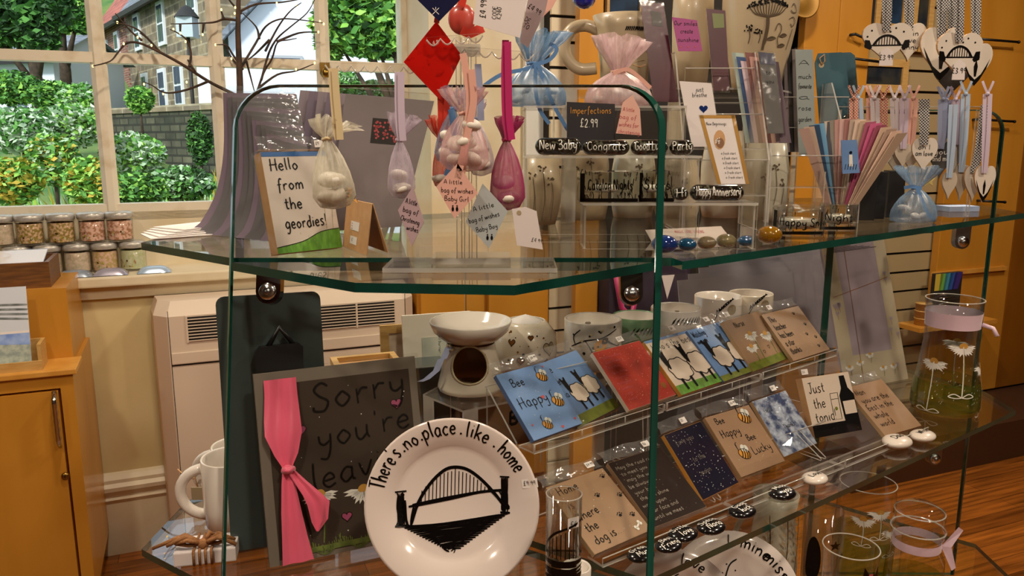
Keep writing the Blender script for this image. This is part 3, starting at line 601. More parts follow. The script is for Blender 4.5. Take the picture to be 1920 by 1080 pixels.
# walnut tray with cards on the raised box
tv = fv + .17; ux = U(93, tv, 510); tm = WM @ Mx.Translation((ux, tv, zr)); h = pw(90, 491, tv).z - zr
t = thing('wooden_tray', 'dark brown wooden tray on top of the cabinet', 'tray', tm)
MB().box((-.6, 0, 0), (0, .012, h), 'walnut').box((-.6, .2, 0), (0, .212, h), 'walnut').box((-.012, .012, 0), (0, .2, h), 'walnut').box((-.6, .012, 0), (-.012, .2, .008), 'walnut').build('box', t)
pm('pale_blue_card', 'b9c6e0', .5, col2='8fa5cf', scale=14)
for k, (x0, lb) in enumerate(((-.30, 'pale blue card lying at the far left of the brown tray'), (-.155, 'pale blue card lying in the right of the brown tray'))):
    c = thing('greeting_card', lb, 'card', tm @ Mx.Translation((x0, .03, h * .72)) @ Mx.Rotation(R(14), 4, 'X'))
    MB().box((0, 0, 0), (.13, .15, .004), 'paper').build('card', c); MB().box((-.003, -.003, .0045), (.133, .153, .006), 'cello').build('sleeve', c)
for k in range(5): tag(MB().box((-.45 + .002 * k, .02, .012 + .009 * k), (-.02, .19, .018 + .009 * k), 'pale_blue_card').build('envelope', None, tm), 'flat pale envelope stacked inside the brown tray', 'envelope', 'envelopes in the brown tray')
# landscape print in a small pine tray on the lower top
pv = fv + .03; ux = U(82, pv, 690); pm_ = WM @ Mx.Translation((ux, pv, zt + .012)); t = thing('pine_tray', 'small pale pine tray holding a landscape print', 'tray', pm_)
MB().box((-.5, -.02, 0), (0, -.012, .028), 'pine').box((-.5, .07, 0), (0, .078, .075), 'pine').box((-.01, -.012, 0), (0, .07, .075), 'pine').box((-.5, -.012, 0), (-.01, .07, .006), 'pine').build('box', t)
pm('print_sky', 'ccd3dc', .5); pm('print_blue', '6f8fd0', .5, col2='9db6e4', scale=30); pm('print_dunes', '8d9a94', .5, col2='b9c2b2', scale=60); pm('print_dark', '59605f', .5, col2='8e9696', scale=40)
wpr = .235; hp = .235; ca = thing('landscape_print', 'landscape print of a misty tree above a blue shore in the pine tray', 'print', pm_ @ Mx.Translation((U(55, pv, 640) - ux - wpr, .0, .008)) @ Mx.Rotation(R(80), 4, 'X'))
g = MB().box((0, 0, -.004), (wpr, hp, 0), 'print_sky'); f = flat()
poly(g, [(0, .001), (wpr, .001), (wpr, .065), (.1, .075), (0, .06)], f, 'print_dunes'); poly(g, [(0, .06), (.1, .075), (wpr, .065), (wpr, .1), (0, .1)], f, 'print_blue', .0006); rectf(g, 0, .1, wpr, .107, f, 'paper')
for k in range(4): stroke(g, [(.02, .135 + .012 * k), (.1, .15 + .012 * k), (wpr, .14 + .014 * k)], .006, f, 'print_dark', .0006)
q = random.Random(3)
for k in range(26): a = q.uniform(.3, 2.8); stroke(g, [(.125, .175), (.125 + .03 * math.cos(a) * q.random(), .175 + .035 * math.sin(a) * q.random())], .003, f, 'print_dark', .0008)
g.build('print', ca)
# printed candle jars on the sill
pm('jar_lid', 'c4c0b8', .3, metal=.35, col2='a8a296', scale=60); pm('jar_peach', 'e6bca2', .5, col2='c8a86a', scale=90, detail=1, lo=.42, hi=.58); pm('jar_olive', 'e0b896', .5, col2='98803a', scale=110, lo=.42, hi=.56, detail=1); pm('jar_pink', 'e8bca8', .5, col2='b07c5c', scale=90, lo=.46, hi=.6, detail=1); pm('jar_green', 'c0c28a', .5, col2='d6d2b4', scale=80); pm('jar_cream', 'e4cbb4', .5, col2='bba88a', scale=70)
def jar(label, x, row, pat, word=None):
    v_ = .085; u = wu(pw(x, 440, v_)); p = WP(u, v_, 1.036 + row * .106); t = thing('candle_jar', label, 'jar', Mx.Translation(p) @ Mx.Rotation(R(0), 4, 'Z'))
    r = .0432; MB().lathe([(0, 0), (r - .004, 0), (r, .006), (r, .08), (r - .005, .084)], 'clear_glass', 24).build('glass', t)
    g = MB().lathe([(r - .003, .008), (r - .003, .074)], pat, 24).lathe([(0, .006), (r - .004, .006)], 'jar_cream', 24)
    q = random.Random(label); f = cyl(r - .0025, .01, -PI / 2 - .25)
    if word:
        for k in range(3): write(g, word, -.03, .046 - k * .021, .012, f, 'white_ceramic', .0022, h=.0006)
    else:
        for k in range(30): disc(g, q.uniform(-.04, .04), q.uniform(.0, .03), q.uniform(.0015, .004), f, q.choice(['leaf_yellow', 'brass', 'jar_green', 'kraft']), .0006, n=6)
    g.build('printed_wrap', t)
    MB().lathe([(r + .001, .082), (r + .003, .085), (r + .003, .1), (r - .002, .1045), (0, .1045)], 'jar_lid', 28).build('lid', t)
jar('candle jar cut by the left edge, upper row on the sill', 0, 1, 'jar_cream'); jar('first whole candle jar of the upper row from the left', 57, 1, 'jar_olive'); jar('olive and peach candle jar, second whole one in the upper row', 116, 1, 'jar_olive'); jar('pink candle jar third along the upper row', 174, 1, 'jar_pink'); jar('pink candle jar at the right end of the upper row', 226, 1, 'jar_pink')
jar('candle jar partly hidden behind the brown tray, lower row', 28, 0, 'jar_cream'); jar('candle jar standing just right of the brown tray', 86, 0, 'jar_cream'); jar('candle jar lettered wish in the lower row', 141, 0, 'jar_cream', 'WISH'); jar('flower printed candle jar right of the wish jar', 193, 0, 'jar_peach'); jar('pale green candle jar at the right end of the lower row', 246, 0, 'jar_green')
for k, (x, lb) in enumerate(((138, 'silver wrapped soap nearest the brown tray'), (206, 'silver wrapped soap in the middle of the sill edge'), (288, 'pale blue wrapped soap nearest the glass shelf'))):
    u = wu(pw(x, 492, -.005)); t = thing('wrapped_soap', lb, 'soap', WM @ Mx.Translation((u, -.002, 1.036))); pm('wrap%d' % k, ('98a4b4', 'a8a4b4', 'b4cbe4')[k], .25, metal=.4)
    g = MB().grid(lambda a, b_: V(((a - .5) * .11, (b_ - .5) * .065, .022 * (1 - (2 * a - 1) ** 4) * (1 - (2 * b_ - 1) ** 4) + .001)), 14, 8, 'wrap%d' % k); g.build('wrapper', t); MB().box((-.045, -.022, .001), (.045, .022, .012), 'paper').build('bar', t)
# storage heater
hv = -.2; t = thing('storage_heater', 'cream storage heater with slatted vents under the window sill', 'heater', WM)
g = MB(); u0, u1_, zt_ = .175, 1.105, .955
pr = [(u0, -.03), (u0 + .012, hv + .05), (u0 + .055, hv), (u1_ - .055, hv), (u1_ - .012, hv + .05), (u1_, -.03)]
lay = [(.05, 1), (zt_ - .045, 1), (zt_, .93)]
vs = []
for z, k in lay:
    for i, (x, y) in enumerate(pr): vs.append((u0 + .465 + (x - u0 - .465) * (1 if k == 1 else .965), -.03 + (y + .03) * (1 if k == 1 else .72), z))
n = 6; g.add(vs, [(j * n + i, j * n + i + 1, (j + 1) * n + i + 1, (j + 1) * n + i) for j in range(2) for i in range(5)] + [[12 + i for i in range(6)]], 'radiator_paint'); g.build('casing', t)
g = MB().box((.2335, hv - .0015, .06), (.2355, hv - .0002, .93), 'dark_slot').box((1.05, hv - .0015, .06), (1.052, hv - .0002, .93), 'dark_slot').box((.2355, hv - .0015, .738), (1.05, hv - .0002, .742), 'dark_slot'); g.build('seams', t)
g = MB().box((.2355, hv - .006, .744), (1.05, hv - .0003, .785), 'radiator_paint', bev=.003); g.build('lip', t)
for a, b_ in ((.294, .56), (.70, .865), (.872, 1.01)):
    g = MB().box((a, hv - .001, .82), (b_, hv - .0004, .905), 'dark_slot'); gr = g.build('vent', t)
    g = MB()
    for k in range(8): g.box((a, hv - .005, .8205 + k * .0107), (b_, hv - .001, .8235 + k * .0107), 'radiator_paint')
    g.box((a - .006, hv - .004, .816), (a, hv - .0004, .909), 'radiator_paint'); g.build('louvre', gr)
# twig tree with fairy lights on the sill
tb = py(450, 175, 2.78); tb.z = 1.036; tb = pw(446, 440, .11); tb.z = 1.036
t = thing('twig_tree', 'bare brown twig tree with tiny fairy lights in the window', 'ornament', tb)
def tp(x, y, dv=0): return pp(x, y, tb + EY * dv, EY) - tb
g = MB(); g.tube([(0, 0, 0), tp(449, 300), tp(450, 160), tp(446, 60), tp(448, -40)], [.016, .014, .012, .0095, .007], 'twig', 10)
TW = [[(455, 185), (425, 170), (390, 152), (340, 120), (290, 93), (258, 80), (236, 82), (220, 100), (206, 115), (174, 124)], [(300, 98), (275, 70), (252, 52), (218, 42)], [(265, 75), (245, 58), (216, 25)], [(290, 93), (280, 75), (262, 62)], [(392, 152), (360, 165), (330, 173), (306, 173), (285, 160), (268, 153)], [(355, 125), (358, 100), (350, 75), (330, 60), (318, 55)], [(366, 135), (352, 112)], [(444, 38), (420, 36), (400, 42), (360, 44), (320, 45)], [(420, 36), (415, 22)], [(338, 46), (338, 60)], [(382, 44), (380, 62)],
      [(446, 24), (480, 8), (530, 4), (575, -4)], [(450, 130), (480, 80), (498, 50), (525, 36), (560, 37), (605, 43)], [(486, 72), (480, 50), (455, 25)], [(498, 95), (508, 75), (525, 45), (545, 20), (565, 5)], [(490, 150), (504, 100), (520, 72), (545, 50), (575, 25), (590, 0)], [(483, 170), (495, 135), (510, 110), (520, 80), (540, 75), (556, 72)], [(520, 78), (560, 62), (595, 60)], [(485, 165), (520, 140), (555, 133), (588, 120)], [(455, 130), (435, 100), (425, 85), (405, 84)], [(450, 128), (432, 105), (418, 75)], [(452, 25), (430, 0), (425, -20)], [(505, 75), (480, 100), (465, 112)], [(462, 115), (470, 145), (478, 175)]]
bl = [(174, 124), (220, 42), (232, 82), (284, 85), (306, 176), (350, 154), (338, 62), (380, 65), (415, 18), (441, 14), (440, 25), (404, 84), (452, 164), (434, 110), (440, 145), (600, 40), (607, 45), (597, 60), (588, 46), (555, 130), (590, 118), (508, 130), (556, 10), (560, 17), (575, 5), (519, 6), (325, 55), (348, 78), (258, 70), (270, 158)]
for b_ in TW:
    n = len(b_); k0 = .0075 if len(b_) > 6 else .005
    sm = crom(b_, 4); N = len(sm); g.tube([tp(x, y, .04 * math.sin(i * .3)) for i, (x, y) in enumerate(sm)], [k0 * (1 - .75 * i / N) for i in range(N)], 'twig', 6)
g.build('branches', t)
for x, y in bl: MB().ball(tp(x, y, -.006), .0034, 'bulb_glow', sz=1.4, seg=8, rings=5).build('fairy_light', t)
# ------------------------------------------------------------------ left end of the middle shelf
def handle(g, r, z0, z1, out, rad, m, ang=0, sy=1):
    pts = []
    for i in range(15):
        a = PI / 2 - PI * i / 14; pts.append(V((r * .93 + out * math.cos(a), 0, (z0 + z1) / 2 + (z1 - z0) / 2 * math.sin(a))))
    M = Mx.Rotation(ang, 4, 'Z'); g.tube([M @ p for p in pts], [rad * (1.15 if i in (0, 14) else 1) for i in range(15)], m, 10)
def mug(name, label, p, r, h, m, hang, grp=None, deco=None, inside='white_ceramic', hr=.0075, hout=.03, taper=0, base_r=None):
    t = thing(name, label, 'mug', p, grp); br = base_r or r * .94
    g = MB().lathe([(0, .001), (br * .85, 0), (br, .004), (r, h * .3), (r + taper, h), (r + taper - .0012, h + .0015), (r + taper - .004, h), (r - .004, h * .3), (br - .006, .008), (0, .007)], m, 36)
    if inside != m: g.lathe([(r + taper - .004, h - .0005), (r - .0042, h * .3), (0, .0075)], inside, 36)
    if deco: deco(g, r, h)
    g.build('cup', t)
    if hang is not None: g = MB(); handle(g, r, h * .16, h * .84, hout, hr, m, hang); g.build('handle', t)
    return t
mug('mug', 'tall white mug with a big loop handle beside the dark board', pz(440, 981, Z2), .044, .112, 'white_ceramic', R(186), hout=.038, hr=.0085)
t = mug('mug', 'white mug with string tied to its handle behind the tall mug', pz(452, 940, Z2 + .0), .042, .1, 'white_ceramic', R(176), hout=.036)
g = MB().tube([(-.062, .0, .06), (-.072, -.01, .045), (-.085, -.012, .05), (-.098, -.01, .062)], .0012, 'kraft', 5).tube([(-.062, -.004, .06), (-.07, -.012, .05), (-.064, -.015, .03)], .0012, 'kraft', 5).box((-.074, -.02, .012), (-.052, -.018, .034), 'stoneware'); g.build('string', t)
p = pz(386, 1046, Z2); t = thing('wooden_block', 'white wooden block tied with a raffia bow at the left of the shelf', 'block', Mx.Translation(p) @ Mx.Rotation(R(12), 4, 'Z'))
MB().box((-.04, -.02, .0005), (.045, .03, .022), 'card_white', bev=.002).build('block', t); pm('raffia', '9a6a3c', .8, col2='7a4d28', scale=80, stretch=(1, 8, 8))
g = MB(); q = random.Random(4)
for a, l in ((2.6, .06), (3.0, .07), (3.4, .05), (.3, .045), (-.4, .05), (.9, .03)):
    e = V((math.cos(a) * l, math.sin(a) * l * .4 - .01, .028 + q.uniform(-.004, .016))); g.tube([(0, -.01, .028), e * .5 + V((0, -.005, .026)), e], [.0035, .004, .0025], 'raffia', 6)
for s in (-1, 1): g.tube([(0, -.01, .028), (s * .02, -.02, .04), (s * .035, -.015, .034), (s * .02, -.008, .026), (0, -.01, .028)], .003, 'raffia', 6)
for k in (-.012, -.004, .004, .012): g.tube([(k, -.0215, .001), (k, -.0215, .023), (k, .005, .0245), (k, .0315, .023)], .002, 'raffia', 5)
g.ball((0, -.01, .028), .008, 'raffia'); g.build('raffia_bow', t)
# dark clip board leaning at the back
pm('slate_board', '3a4544', .25, coat=.4, col2='313b3a', scale=5)
M, W_, H_ = fitM((437, 1078), (640, 1045), (398, 582), (616, 553), Z2, 9); M.translation += V((-.024, .062, 0)); t = thing('slate_board', 'dark grey rounded board standing behind the chalk brown canvas', 'board', M)
r = .012; pts = [(W_ - r + r * math.cos(a), H_ - r + r * math.sin(a)) for a in (0, .4, .8, 1.2, PI / 2)] + [(r - r * math.sin(a), H_ - r + r * math.cos(a)) for a in (0, .4, .8, 1.2, PI / 2)] + [(0, 0), (W_, 0)]
g = MB().prism(pts, -.006, 0, 'slate_board', side='soft_black'); g.build('board', t)
g = MB(); bx, by = W_ * .34, H_ * .66
g.prism([(bx, by), (bx + .066, by), (bx + .068, by + .048), (bx + .062, by + .054), (bx + .006, by + .052), (bx, by + .045)], .0005, .022, 'black'); g.tube([(bx + .018, by + .05, .012), (bx + .036, by + .078, .012), (bx + .056, by + .05, .012)], .004, 'black', 8); g.build('clip', t)
# painted canvas with pink ribbon
M, W_, H_ = fitM((497, 1094), (818, 1024), (453, 722), (785, 663), Z2, 14); M.translation += V((-.006, .03, .0005)); t = thing('painted_canvas', 'brown square canvas lettered Sorry with a pink ribbon knot', 'canvas', M)
pm('canvas_brown', '42362d', .85, spec=.15, col2='3a3029', scale=7); pm('canvas_side', '6e6357', .7); pm('ribbon_pink', 'e25a78', .35, sheen=.5); pm('petal_white', 'ddd9d0', .6); pm('yolk', 'b88736', .6); pm('grass_ink', '6f7c34', .6, col2='4c5a22', scale=60); pm('heart_pink', '9c4668', .5); pm('paint_black', '070606', .3, spec=.3)
f = flat(); g = MB().box((.004, .004, -.013), (W_ - .004, H_ - .004, -.0008), 'canvas_side').box((.018, .012, -.0007), (W_ - .016, H_ - .022, 0), 'canvas_brown')
K = W_ / .248
write(g, 'Sorry', .082 * K, .213 * K, .04 * K, f, 'paint_black', .0036, slope=.09, wx=1.15); write(g, "you're", .085 * K, .158 * K, .036 * K, f, 'paint_black', .0032, slope=.11, wx=1.15); write(g, 'leaving', .072 * K, .1 * K, .036 * K, f, 'paint_black', .0032, slope=.14, wx=1.15)
dots(g, 22, W_, H_, f, 'petal_white', .0008, 4)
for x, y, s in ((.062, .19, .009), (.208, .21, .009), (.118, .055, .008)):
    poly(g, heartpts(x * K, y * K, s), f, 'heart_pink'); stroke(g, heartpts(x * K, y * K, s), .0008, f, 'paint_black', .0007, True)
def daisy(g, x, y, r, f, n=13, droop=.5, stem=None, pm_='petal_white', h=H1, seed=1):
    q = random.Random(seed)
    if stem: stroke(g, [(x, y), (x + .003, y - stem * .5), (x, y - stem)], r * .09, f, 'grass_ink', h)
    for k in range(n):
        a = PI + PI * k / (n - 1) if droop else 2 * PI * k / n; l = r * q.uniform(.8, 1.1); ca, sa = math.cos(a), math.sin(a) * (1 if droop else 1)
        ex_, ey_ = x + ca * l, y + sa * l * .75; px_, py_ = -sa * r * .11, ca * r * .11; poly(g, [(x, y), (x + ca * l * .6 + px_, y + sa * l * .45 + py_), (ex_, ey_), (x + ca * l * .6 - px_, y + sa * l * .45 - py_)], f, pm_, h)
    poly(g, [(x + r * .3 * math.cos(a), y + r * .28 * math.sin(a)) for a in [PI * i / 8 for i in range(9)]] + [(x - r * .2, y - r * .12), (x + r * .2, y - r * .12)], f, 'yolk', h + .0003)
daisy(g, .082 * K, .094 * K, .026, f, stem=.07); daisy(g, .146 * K, .09 * K, .028, f, stem=.07, seed=2)
q = random.Random(8)
for k in range(110):
    x = .045 + (W_ - .07) * k / 110; y = .012 + .006 * math.sin(k * .2); stroke(g, [(x, y), (x + q.uniform(-.004, .004), y + q.uniform(.006, .016))], .0016, f, 'grass_ink')
rectf(g, .045, .0125, W_ - .02, .02, f, 'grass_ink', .0003); g.build('canvas', t)
MB().box((0, 0, -.0145), (W_, H_, .0035), 'cello').build('cellophane', t)
g = MB(); x0, x1, xm = .016, .062, .036
def rib(lx, rx, y0, y1, z0=.0045): return lambda a, b_: (0, 0, 0)
rows = [(.268, .017, .062, .004), (.245, .016, .062, .005), (.21, .012, .063, .0075), (.19, .011, .063, .012), (.16, .022, .055, .012), (.145, .030, .047, .011), (.137, .032, .045, .011)]
def band(rows, m='ribbon_pink', folds=3, amp=.0022):
    n = 10; vs = []
    for j, (y, a, b_, z) in enumerate(rows):
        for i in range(n + 1): vs.append((a + (b_ - a) * i / n, y * K, z + amp * math.sin(i / n * PI * folds + j * .5)))
    g.add(vs, [(j * (n + 1) + i, (j + 1) * (n + 1) + i, (j + 1) * (n + 1) + i + 1, j * (n + 1) + i + 1) for j in range(len(rows) - 1) for i in range(n)], m, True)
band(rows); band([(.139, .031, .045, .011), (.12, .028, .047, .012), (.08, .024, .052, .013), (.04, .022, .058, .012), (.006, .02, .064, .011)])
band([(.138, .036, .047, .0125), (.12, .045, .062, .016), (.1, .055, .08, .018), (.085, .06, .092, .018), (.06, .064, .088, .016), (.045, .07, .074, .014)])
g.ball((.038, .139 * K, .014), .009, 'ribbon_pink', sx=1, sy=.75, sz=.7); g.tube([(.030, .139 * K, .016), (.038, .1385 * K, .021), (.047, .14 * K, .016)], .0035, 'ribbon_pink'); g.build('ribbon', t)
# plate with bridge drawing
pc = py(848, 946, .985); s_ = mpp(pc); Rp = 163 * s_; t = thing('dinner_plate', "white plate with a black arch bridge and There's no place like home", 'plate', Mx.Translation(pc) @ Mx.Rotation(PI / 2 - R(13), 4, 'X') @ Mx.Rotation(0, 4, 'Z'))
pm('plate_white', 'ddd0c8', .14, coat=.6)
rp = [(0, -.012), (Rp * .55, -.012), (Rp * .66, -.009), (Rp * .7, -.003), (Rp * .96, .006), (Rp, .0075), (Rp, .0095), (Rp * .97, .0095), (Rp * .72, .0015), (Rp * .67, -.0035), (Rp * .6, -.0065), (0, -.0072)]
g = MB().lathe(rp, 'plate_white', 72)
def pf(x, y, h=0):
    r = math.hypot(x, y) / Rp; pr = [(0, -.0072), (.6, -.0065), (.67, -.0035), (.72, .0015), (.97, .0095), (1, .0095)]
    for (a, za), (b_, zb) in zip(pr, pr[1:]):
        if r <= b_: return V((x, y, za + (zb - za) * (r - a) / (b_ - a) + h + .0002))
    return V((x, y, .0095 + h))
k = s_
def PX(x, y): return ((x - 848) * k, (946 - y) * k / .985)
def PL(l, w_, sm=True): stroke(g, [PX(*q_) for q_ in l], w_ * k, pf, 'paint_black', .0005, smooth=sm)
PL([(770, 985), (783, 945), (805, 910), (830, 886), (850, 879), (875, 883), (900, 900), (925, 925), (945, 950)], 6); PL([(765, 952), (840, 938), (900, 925), (945, 921)], 5); PL([(772, 948), (840, 934), (910, 922)], 3); PL([(915, 918), (955, 955)], 5); PL([(935, 922), (955, 952)], 4)
for i in range(19):
    x = 790 + i * 7; yt = 886 + ((x - 853) / 10.2) ** 2 * .95 if x != 853 else 880; PL([(x, yt), (x - 1, 944 - (x - 790) * .16)], 2.2, False)
q = random.Random(6)
def tower(x0, x1, y0, y1):
    for i in range(22): PL([(q.uniform(x0, x1), y0 + q.uniform(0, 8)), (q.uniform(x0, x1), (y0 + y1) / 2), (q.uniform(x0, x1), y1 - q.uniform(0, 6))], 2.4)
    PL([(x0 - 3, y0), (x1 + 3, y0 - 1)], 4); PL([(x0 - 2, y1), (x1 + 4, y1)], 5)
tower(743, 758, 924, 986); tower(940, 952, 896, 962); PL([(758, 940), (763, 985), (785, 988)], 5); PL([(775, 950), (770, 985), (785, 988)], 4)
for i in range(17):
    y = 986 + i * 2.9; xa = 752 + i * 5.6; xb = 952 - i * 5.5; PL([(xa, y + 2), ((xa + xb) / 2 - 20, y - 5 + q.uniform(-2, 2)), (xb, y - 22 + i * 1.1)], 3.2); PL([(xa + 9, y + 4), ((xa + xb) / 2, y - 2), (xb - 16, y - 18 + i)], 2)
for word, a0, a1 in (("There's", 167, 134), ('no', 129, 116.5), ('place', 113, 86), ('like', 79, 59.5), ('home', 50, 26)):
    rr = Rp * .80; arc = lambda x, y, h=0, a0=a0: pf((rr + y) * math.cos(R(a0) - x / rr), (rr + y) * math.sin(R(a0) - x / rr), h); sz = 29 * k
    write(g, word, 0, 0, sz, arc, 'paint_black', 2.9 * k, wx=rr * R(a0 - a1) / textw(word, sz), h=.0005, slope=.03)
for a0 in (131.5, 114.8, 83, 54.5): disc(g, rr * 1.03 * math.cos(R(a0)), rr * 1.03 * math.sin(R(a0)), 2 * k, pf, 'paint_black', .0005)
g.build('plate', t)
st = MB(); c = PX(993, 905); x, y = c; f2 = shift(pf, x, y, 1, R(8)); st.add([f2(a, b_, .0006) for a, b_ in ((-.0105, -.006), (.0105, -.006), (.0105, .006), (-.0105, .006))], [(0, 1, 2, 3)], 'paper'); write(st, '$9.99', 0, -.002, .0055, f2, 'ink', .0006, h=.0011, align='c'); st.build('price_sticker', t)
pb = pz(905, 1085, Z2); MB0 = MB(); zc = pc.z - Rp * math.cos(R(13)) - Z2
t2 = thing('plate_stand', 'clear acrylic stand holding the bridge plate', 'stand', V((pc.x, pc.y, Z2)))
bz = pc.z - Z2 - Rp * math.cos(R(13)); by = -Rp * math.sin(R(13))
for sx in (-1, 1): MB().box((sx * .04 - .003, by - .012, .0005), (sx * .04 + .003, by + .05, max(.004, bz - .004)), 'acrylic', side='acrylic_edge').build('foot', t2)
# highball glass with bridge, small cup, white tag
p = pz(1044, 1112, Z2); s_ = mpp(p); r = 31 * s_; hg = 190 * s_
t = thing('highball_glass', 'tall clear glass painted with a black bridge beside the plate', 'glass', V((.064, .905, Z2))); r, hg = .0215, .172
MB().lathe([(0, 0), (r * .95, 0), (r, .004), (r * 1.04, hg), (r * 1.0, hg), (r * .95, .014), (0, .012)], 'clear_glass', 32).lathe([(r * 1.0, hg - .0006), (r * 1.06, hg), (r * 1.0, hg + .001)], 'acrylic_edge', 32).build('glass', t)
g = MB(); f = cyl(r * 1.035, .046, -PI / 2 - .05); rectf(g, -.03, -.042, .03, .004, f, 'paint_black')
for i in range(12): x = -.03 + i * .0053; stroke(g, [(x, .05), (x, .055 + .035 * math.sin((i + 1.5) / 11 * 1.55))], .0017, f, 'paint_black', smooth=False)
stroke(g, [(-.032, .05), (-.025, .066), (-.01, .084), (.01, .093), (.03, .098)], .003, f, 'paint_black'); stroke(g, [(-.034, .05), (.035, .05)], .004, f, 'paint_black'); q = random.Random(2)
for i in range(44): y = q.uniform(.004, .046); stroke(g, [(q.uniform(-.034, -.01), y), (0, y + q.uniform(-.003, .003)), (q.uniform(.01, .034), y)], .003, f, 'paint_black')
g.build('painting', t)
g = MB(); f = cyl(r * 1.05, 0, -PI / 2 + .5); rectf(g, -.008, .136, .008, .15, f, 'paper'); write(g, '$6', -.005, .139, .007, f, 'ink', .0008, h=.001); g.build('price_sticker', t)
mug('tealight_cup', 'little white cup behind the bridge glass', V((.085, .96, Z2)), .02, .042, 'white_ceramic', None)
# ------------------------------------------------------------------ painted tiles on clear risers
pm('tile_blue', '6d8fbf', .35, coat=.5, col2='6386b8', scale=20); pm('tile_blue_edge', '4a6490', .4); pm('tile_red', 'ac3628', .5, spec=.3, col2='9a2e1e', scale=40); pm('tile_white', 'd6c6b4', .35, coat=.4); pm('tile_tan', '9c7c5e', .4, coat=.4, col2='8d6e52', scale=8); pm('tile_brown', '23160f', .6, spec=.15); pm('tile_navy', '141728', .25, spec=.4, col2='221a2a', scale=12); pm('tile_silver', 'c4d0e2', .2, metal=.25, coat=1, col2='46557a', scale=42, lo=.4, hi=.6, bump=1, bscale=70); pm('tile_edge', 'a88a66', .6)  # silver tile: bright and dark film reflections mixed into its colour
pm('green_paint', '4f8a2a', .4, coat=.4, col2='6fae38', scale=50, stretch=(3, 1, 1)); pm('olive_paint', '7c8432', .4, col2='5e6a22', scale=50); pm('bee_yellow', 'c98a28', .45); pm('wing', 'cfcfc4', .5); pm('heart_red', 'b5484c', .5); pm('silver_ink', '8c8478', .3, metal=.4)
def bee(g, x, y, s, f, rot=0):
    f = shift(f, x, y, s, rot); poly(g, [(.5 * math.cos(a), .36 * math.sin(a)) for a in [2 * PI * k / 16 for k in range(16)]], f, 'bee_yellow', .0004)
    for c, r_ in ((-.05, .5), (.2, .62)): poly(g, [(c + .2 * math.cos(a), .42 + .26 * math.sin(a)) for a in [2 * PI * k / 12 for k in range(12)]], f, 'wing', .0006)
    for k in (-.22, -.02, .18, .34): h = .35 * math.sqrt(max(0, 1 - (k / .5) ** 2)); stroke(g, [(k - .03, -h), (k + .05, 0), (k - .03, h)], .075, f, 'ink', .0008)
    stroke(g, [(.5 * math.cos(a), .36 * math.sin(a)) for a in [2 * PI * k / 14 for k in range(14)]], .035, f, 'ink', .0008, True)
    for a in (.25, .1): stroke(g, [(-.45, .18), (-.6, .4 + a), (-.72 + a, .5 + a)], .035, f, 'ink', .0008)
def sheep(g, x, y, s, f, wool='tile_white', flip=1):
    f = shift(f, x, y, s); pts = [(.5 * math.cos(a) * (1 + .07 * math.sin(7 * a)), .42 * math.sin(a) * (1 + .07 * math.sin(7 * a))) for a in [2 * PI * k / 36 for k in range(36)]]
    poly(g, pts, f, wool, .0006); stroke(g, pts, .035, f, 'ink', .0008, True, smooth=False)
    hx = -.42 * flip; poly(g, [(hx - .09, .66), (hx + .11, .66), (hx + .1, .3), (hx + .02, .06), (hx - .09, .3)], f, 'ink', .001, True)
    for d in (-.13, .12): poly(g, [(hx + d - .04, .8), (hx + d + .05, .8), (hx + d * .5 + .06, .6), (hx + d * .5 - .06, .6)], f, 'ink', .001)
    for k in (-.25, .2): poly(g, [(k - .06, -.32), (k + .06, -.32), (k + .05, -.72), (k - .05, -.72)], f, 'ink', .001)
def paw(g, x, y, s, f, m='ink'):
    disc(g, x, y, s * .42, f, m, ry=s * .34)
    for a in (.5, 1.2, 1.95, 2.65): disc(g, x + s * .72 * math.cos(a), y + s * .68 * math.sin(a), s * .17, f, m, n=8)
def tile(label, BL, BR, TL, TR, z, face, draw, edge='tile_edge', th=.008, lean=None, price='$4.99', sx=.6, sq=False, rim=.012, name='painted_tile', sleeve=True):
    M, W, H = fitM(BL, BR, TL, TR, z, lean)
    t = thing(name, label, 'tile', M); g = MB().box((0, 0, -th), (W, H, 0), edge).box((.0004, .0004, 0), (W - .0004, H - .0004, .0003), face); f = lambda x, y, h=0: V((x, y, .0004 + h)); draw(g, W, H, f); g.build('tile', t)
    if sleeve:
        g = MB().box((-.003, -.003, -th - .001), (W + .003, H + .003, .0035), 'cello'); g.grid(lambda a, b_: V((-.003 + (W + .006) * a, H + .003 + .022 * b_, -.002 + .003 * math.sin(9 * a + 4 * b_))), 10, 3, 'cello_crinkle'); g.build('cellophane', t)
    if price:
        g = MB(); x, y = W * sx, H + .006; g.box((x, y, .003), (x + .016, y + .011, .0042), 'paper'); write(g, price, x + .0015, y + .0035, .0045, lambda a, b_, h=0: V((a, b_, .0043 + h)), 'ink', .0006); g.build('price_sticker', t)
    return M, W, H
ZU, ZL = 1.04, .913
def d_bee(g, W, H, f):
    dots(g, 40, W, H, f, 'wing', .0005, 3); write(g, 'Bee', W * .16, H * .76, H * .12, f, 'ink', .0016); write(g, 'Happy', W * .1, H * .45, H * .15, f, 'ink', .0016)
    bee(g, W * .78, H * .8, W * .2, f, -.5); bee(g, W * .8, H * .4, W * .22, f, -.5); bee(g, W * .38, H * .14, W * .18, f, -.5)
    for x, y, s in ((.9, .94, .02), (.58, .52, .04), (.12, .2, .02), (.62, .05, .03), (.92, .1, .025)): poly(g, heartpts(W * x, H * y, W * s), f, 'heart_red', .0005)
tile('blue painted tile lettered Bee Happy with three bees', (1001, 827), (1092, 794), (926, 704), (1022, 679), ZU, 'tile_blue', d_bee, 'tile_blue_edge', sx=.72)
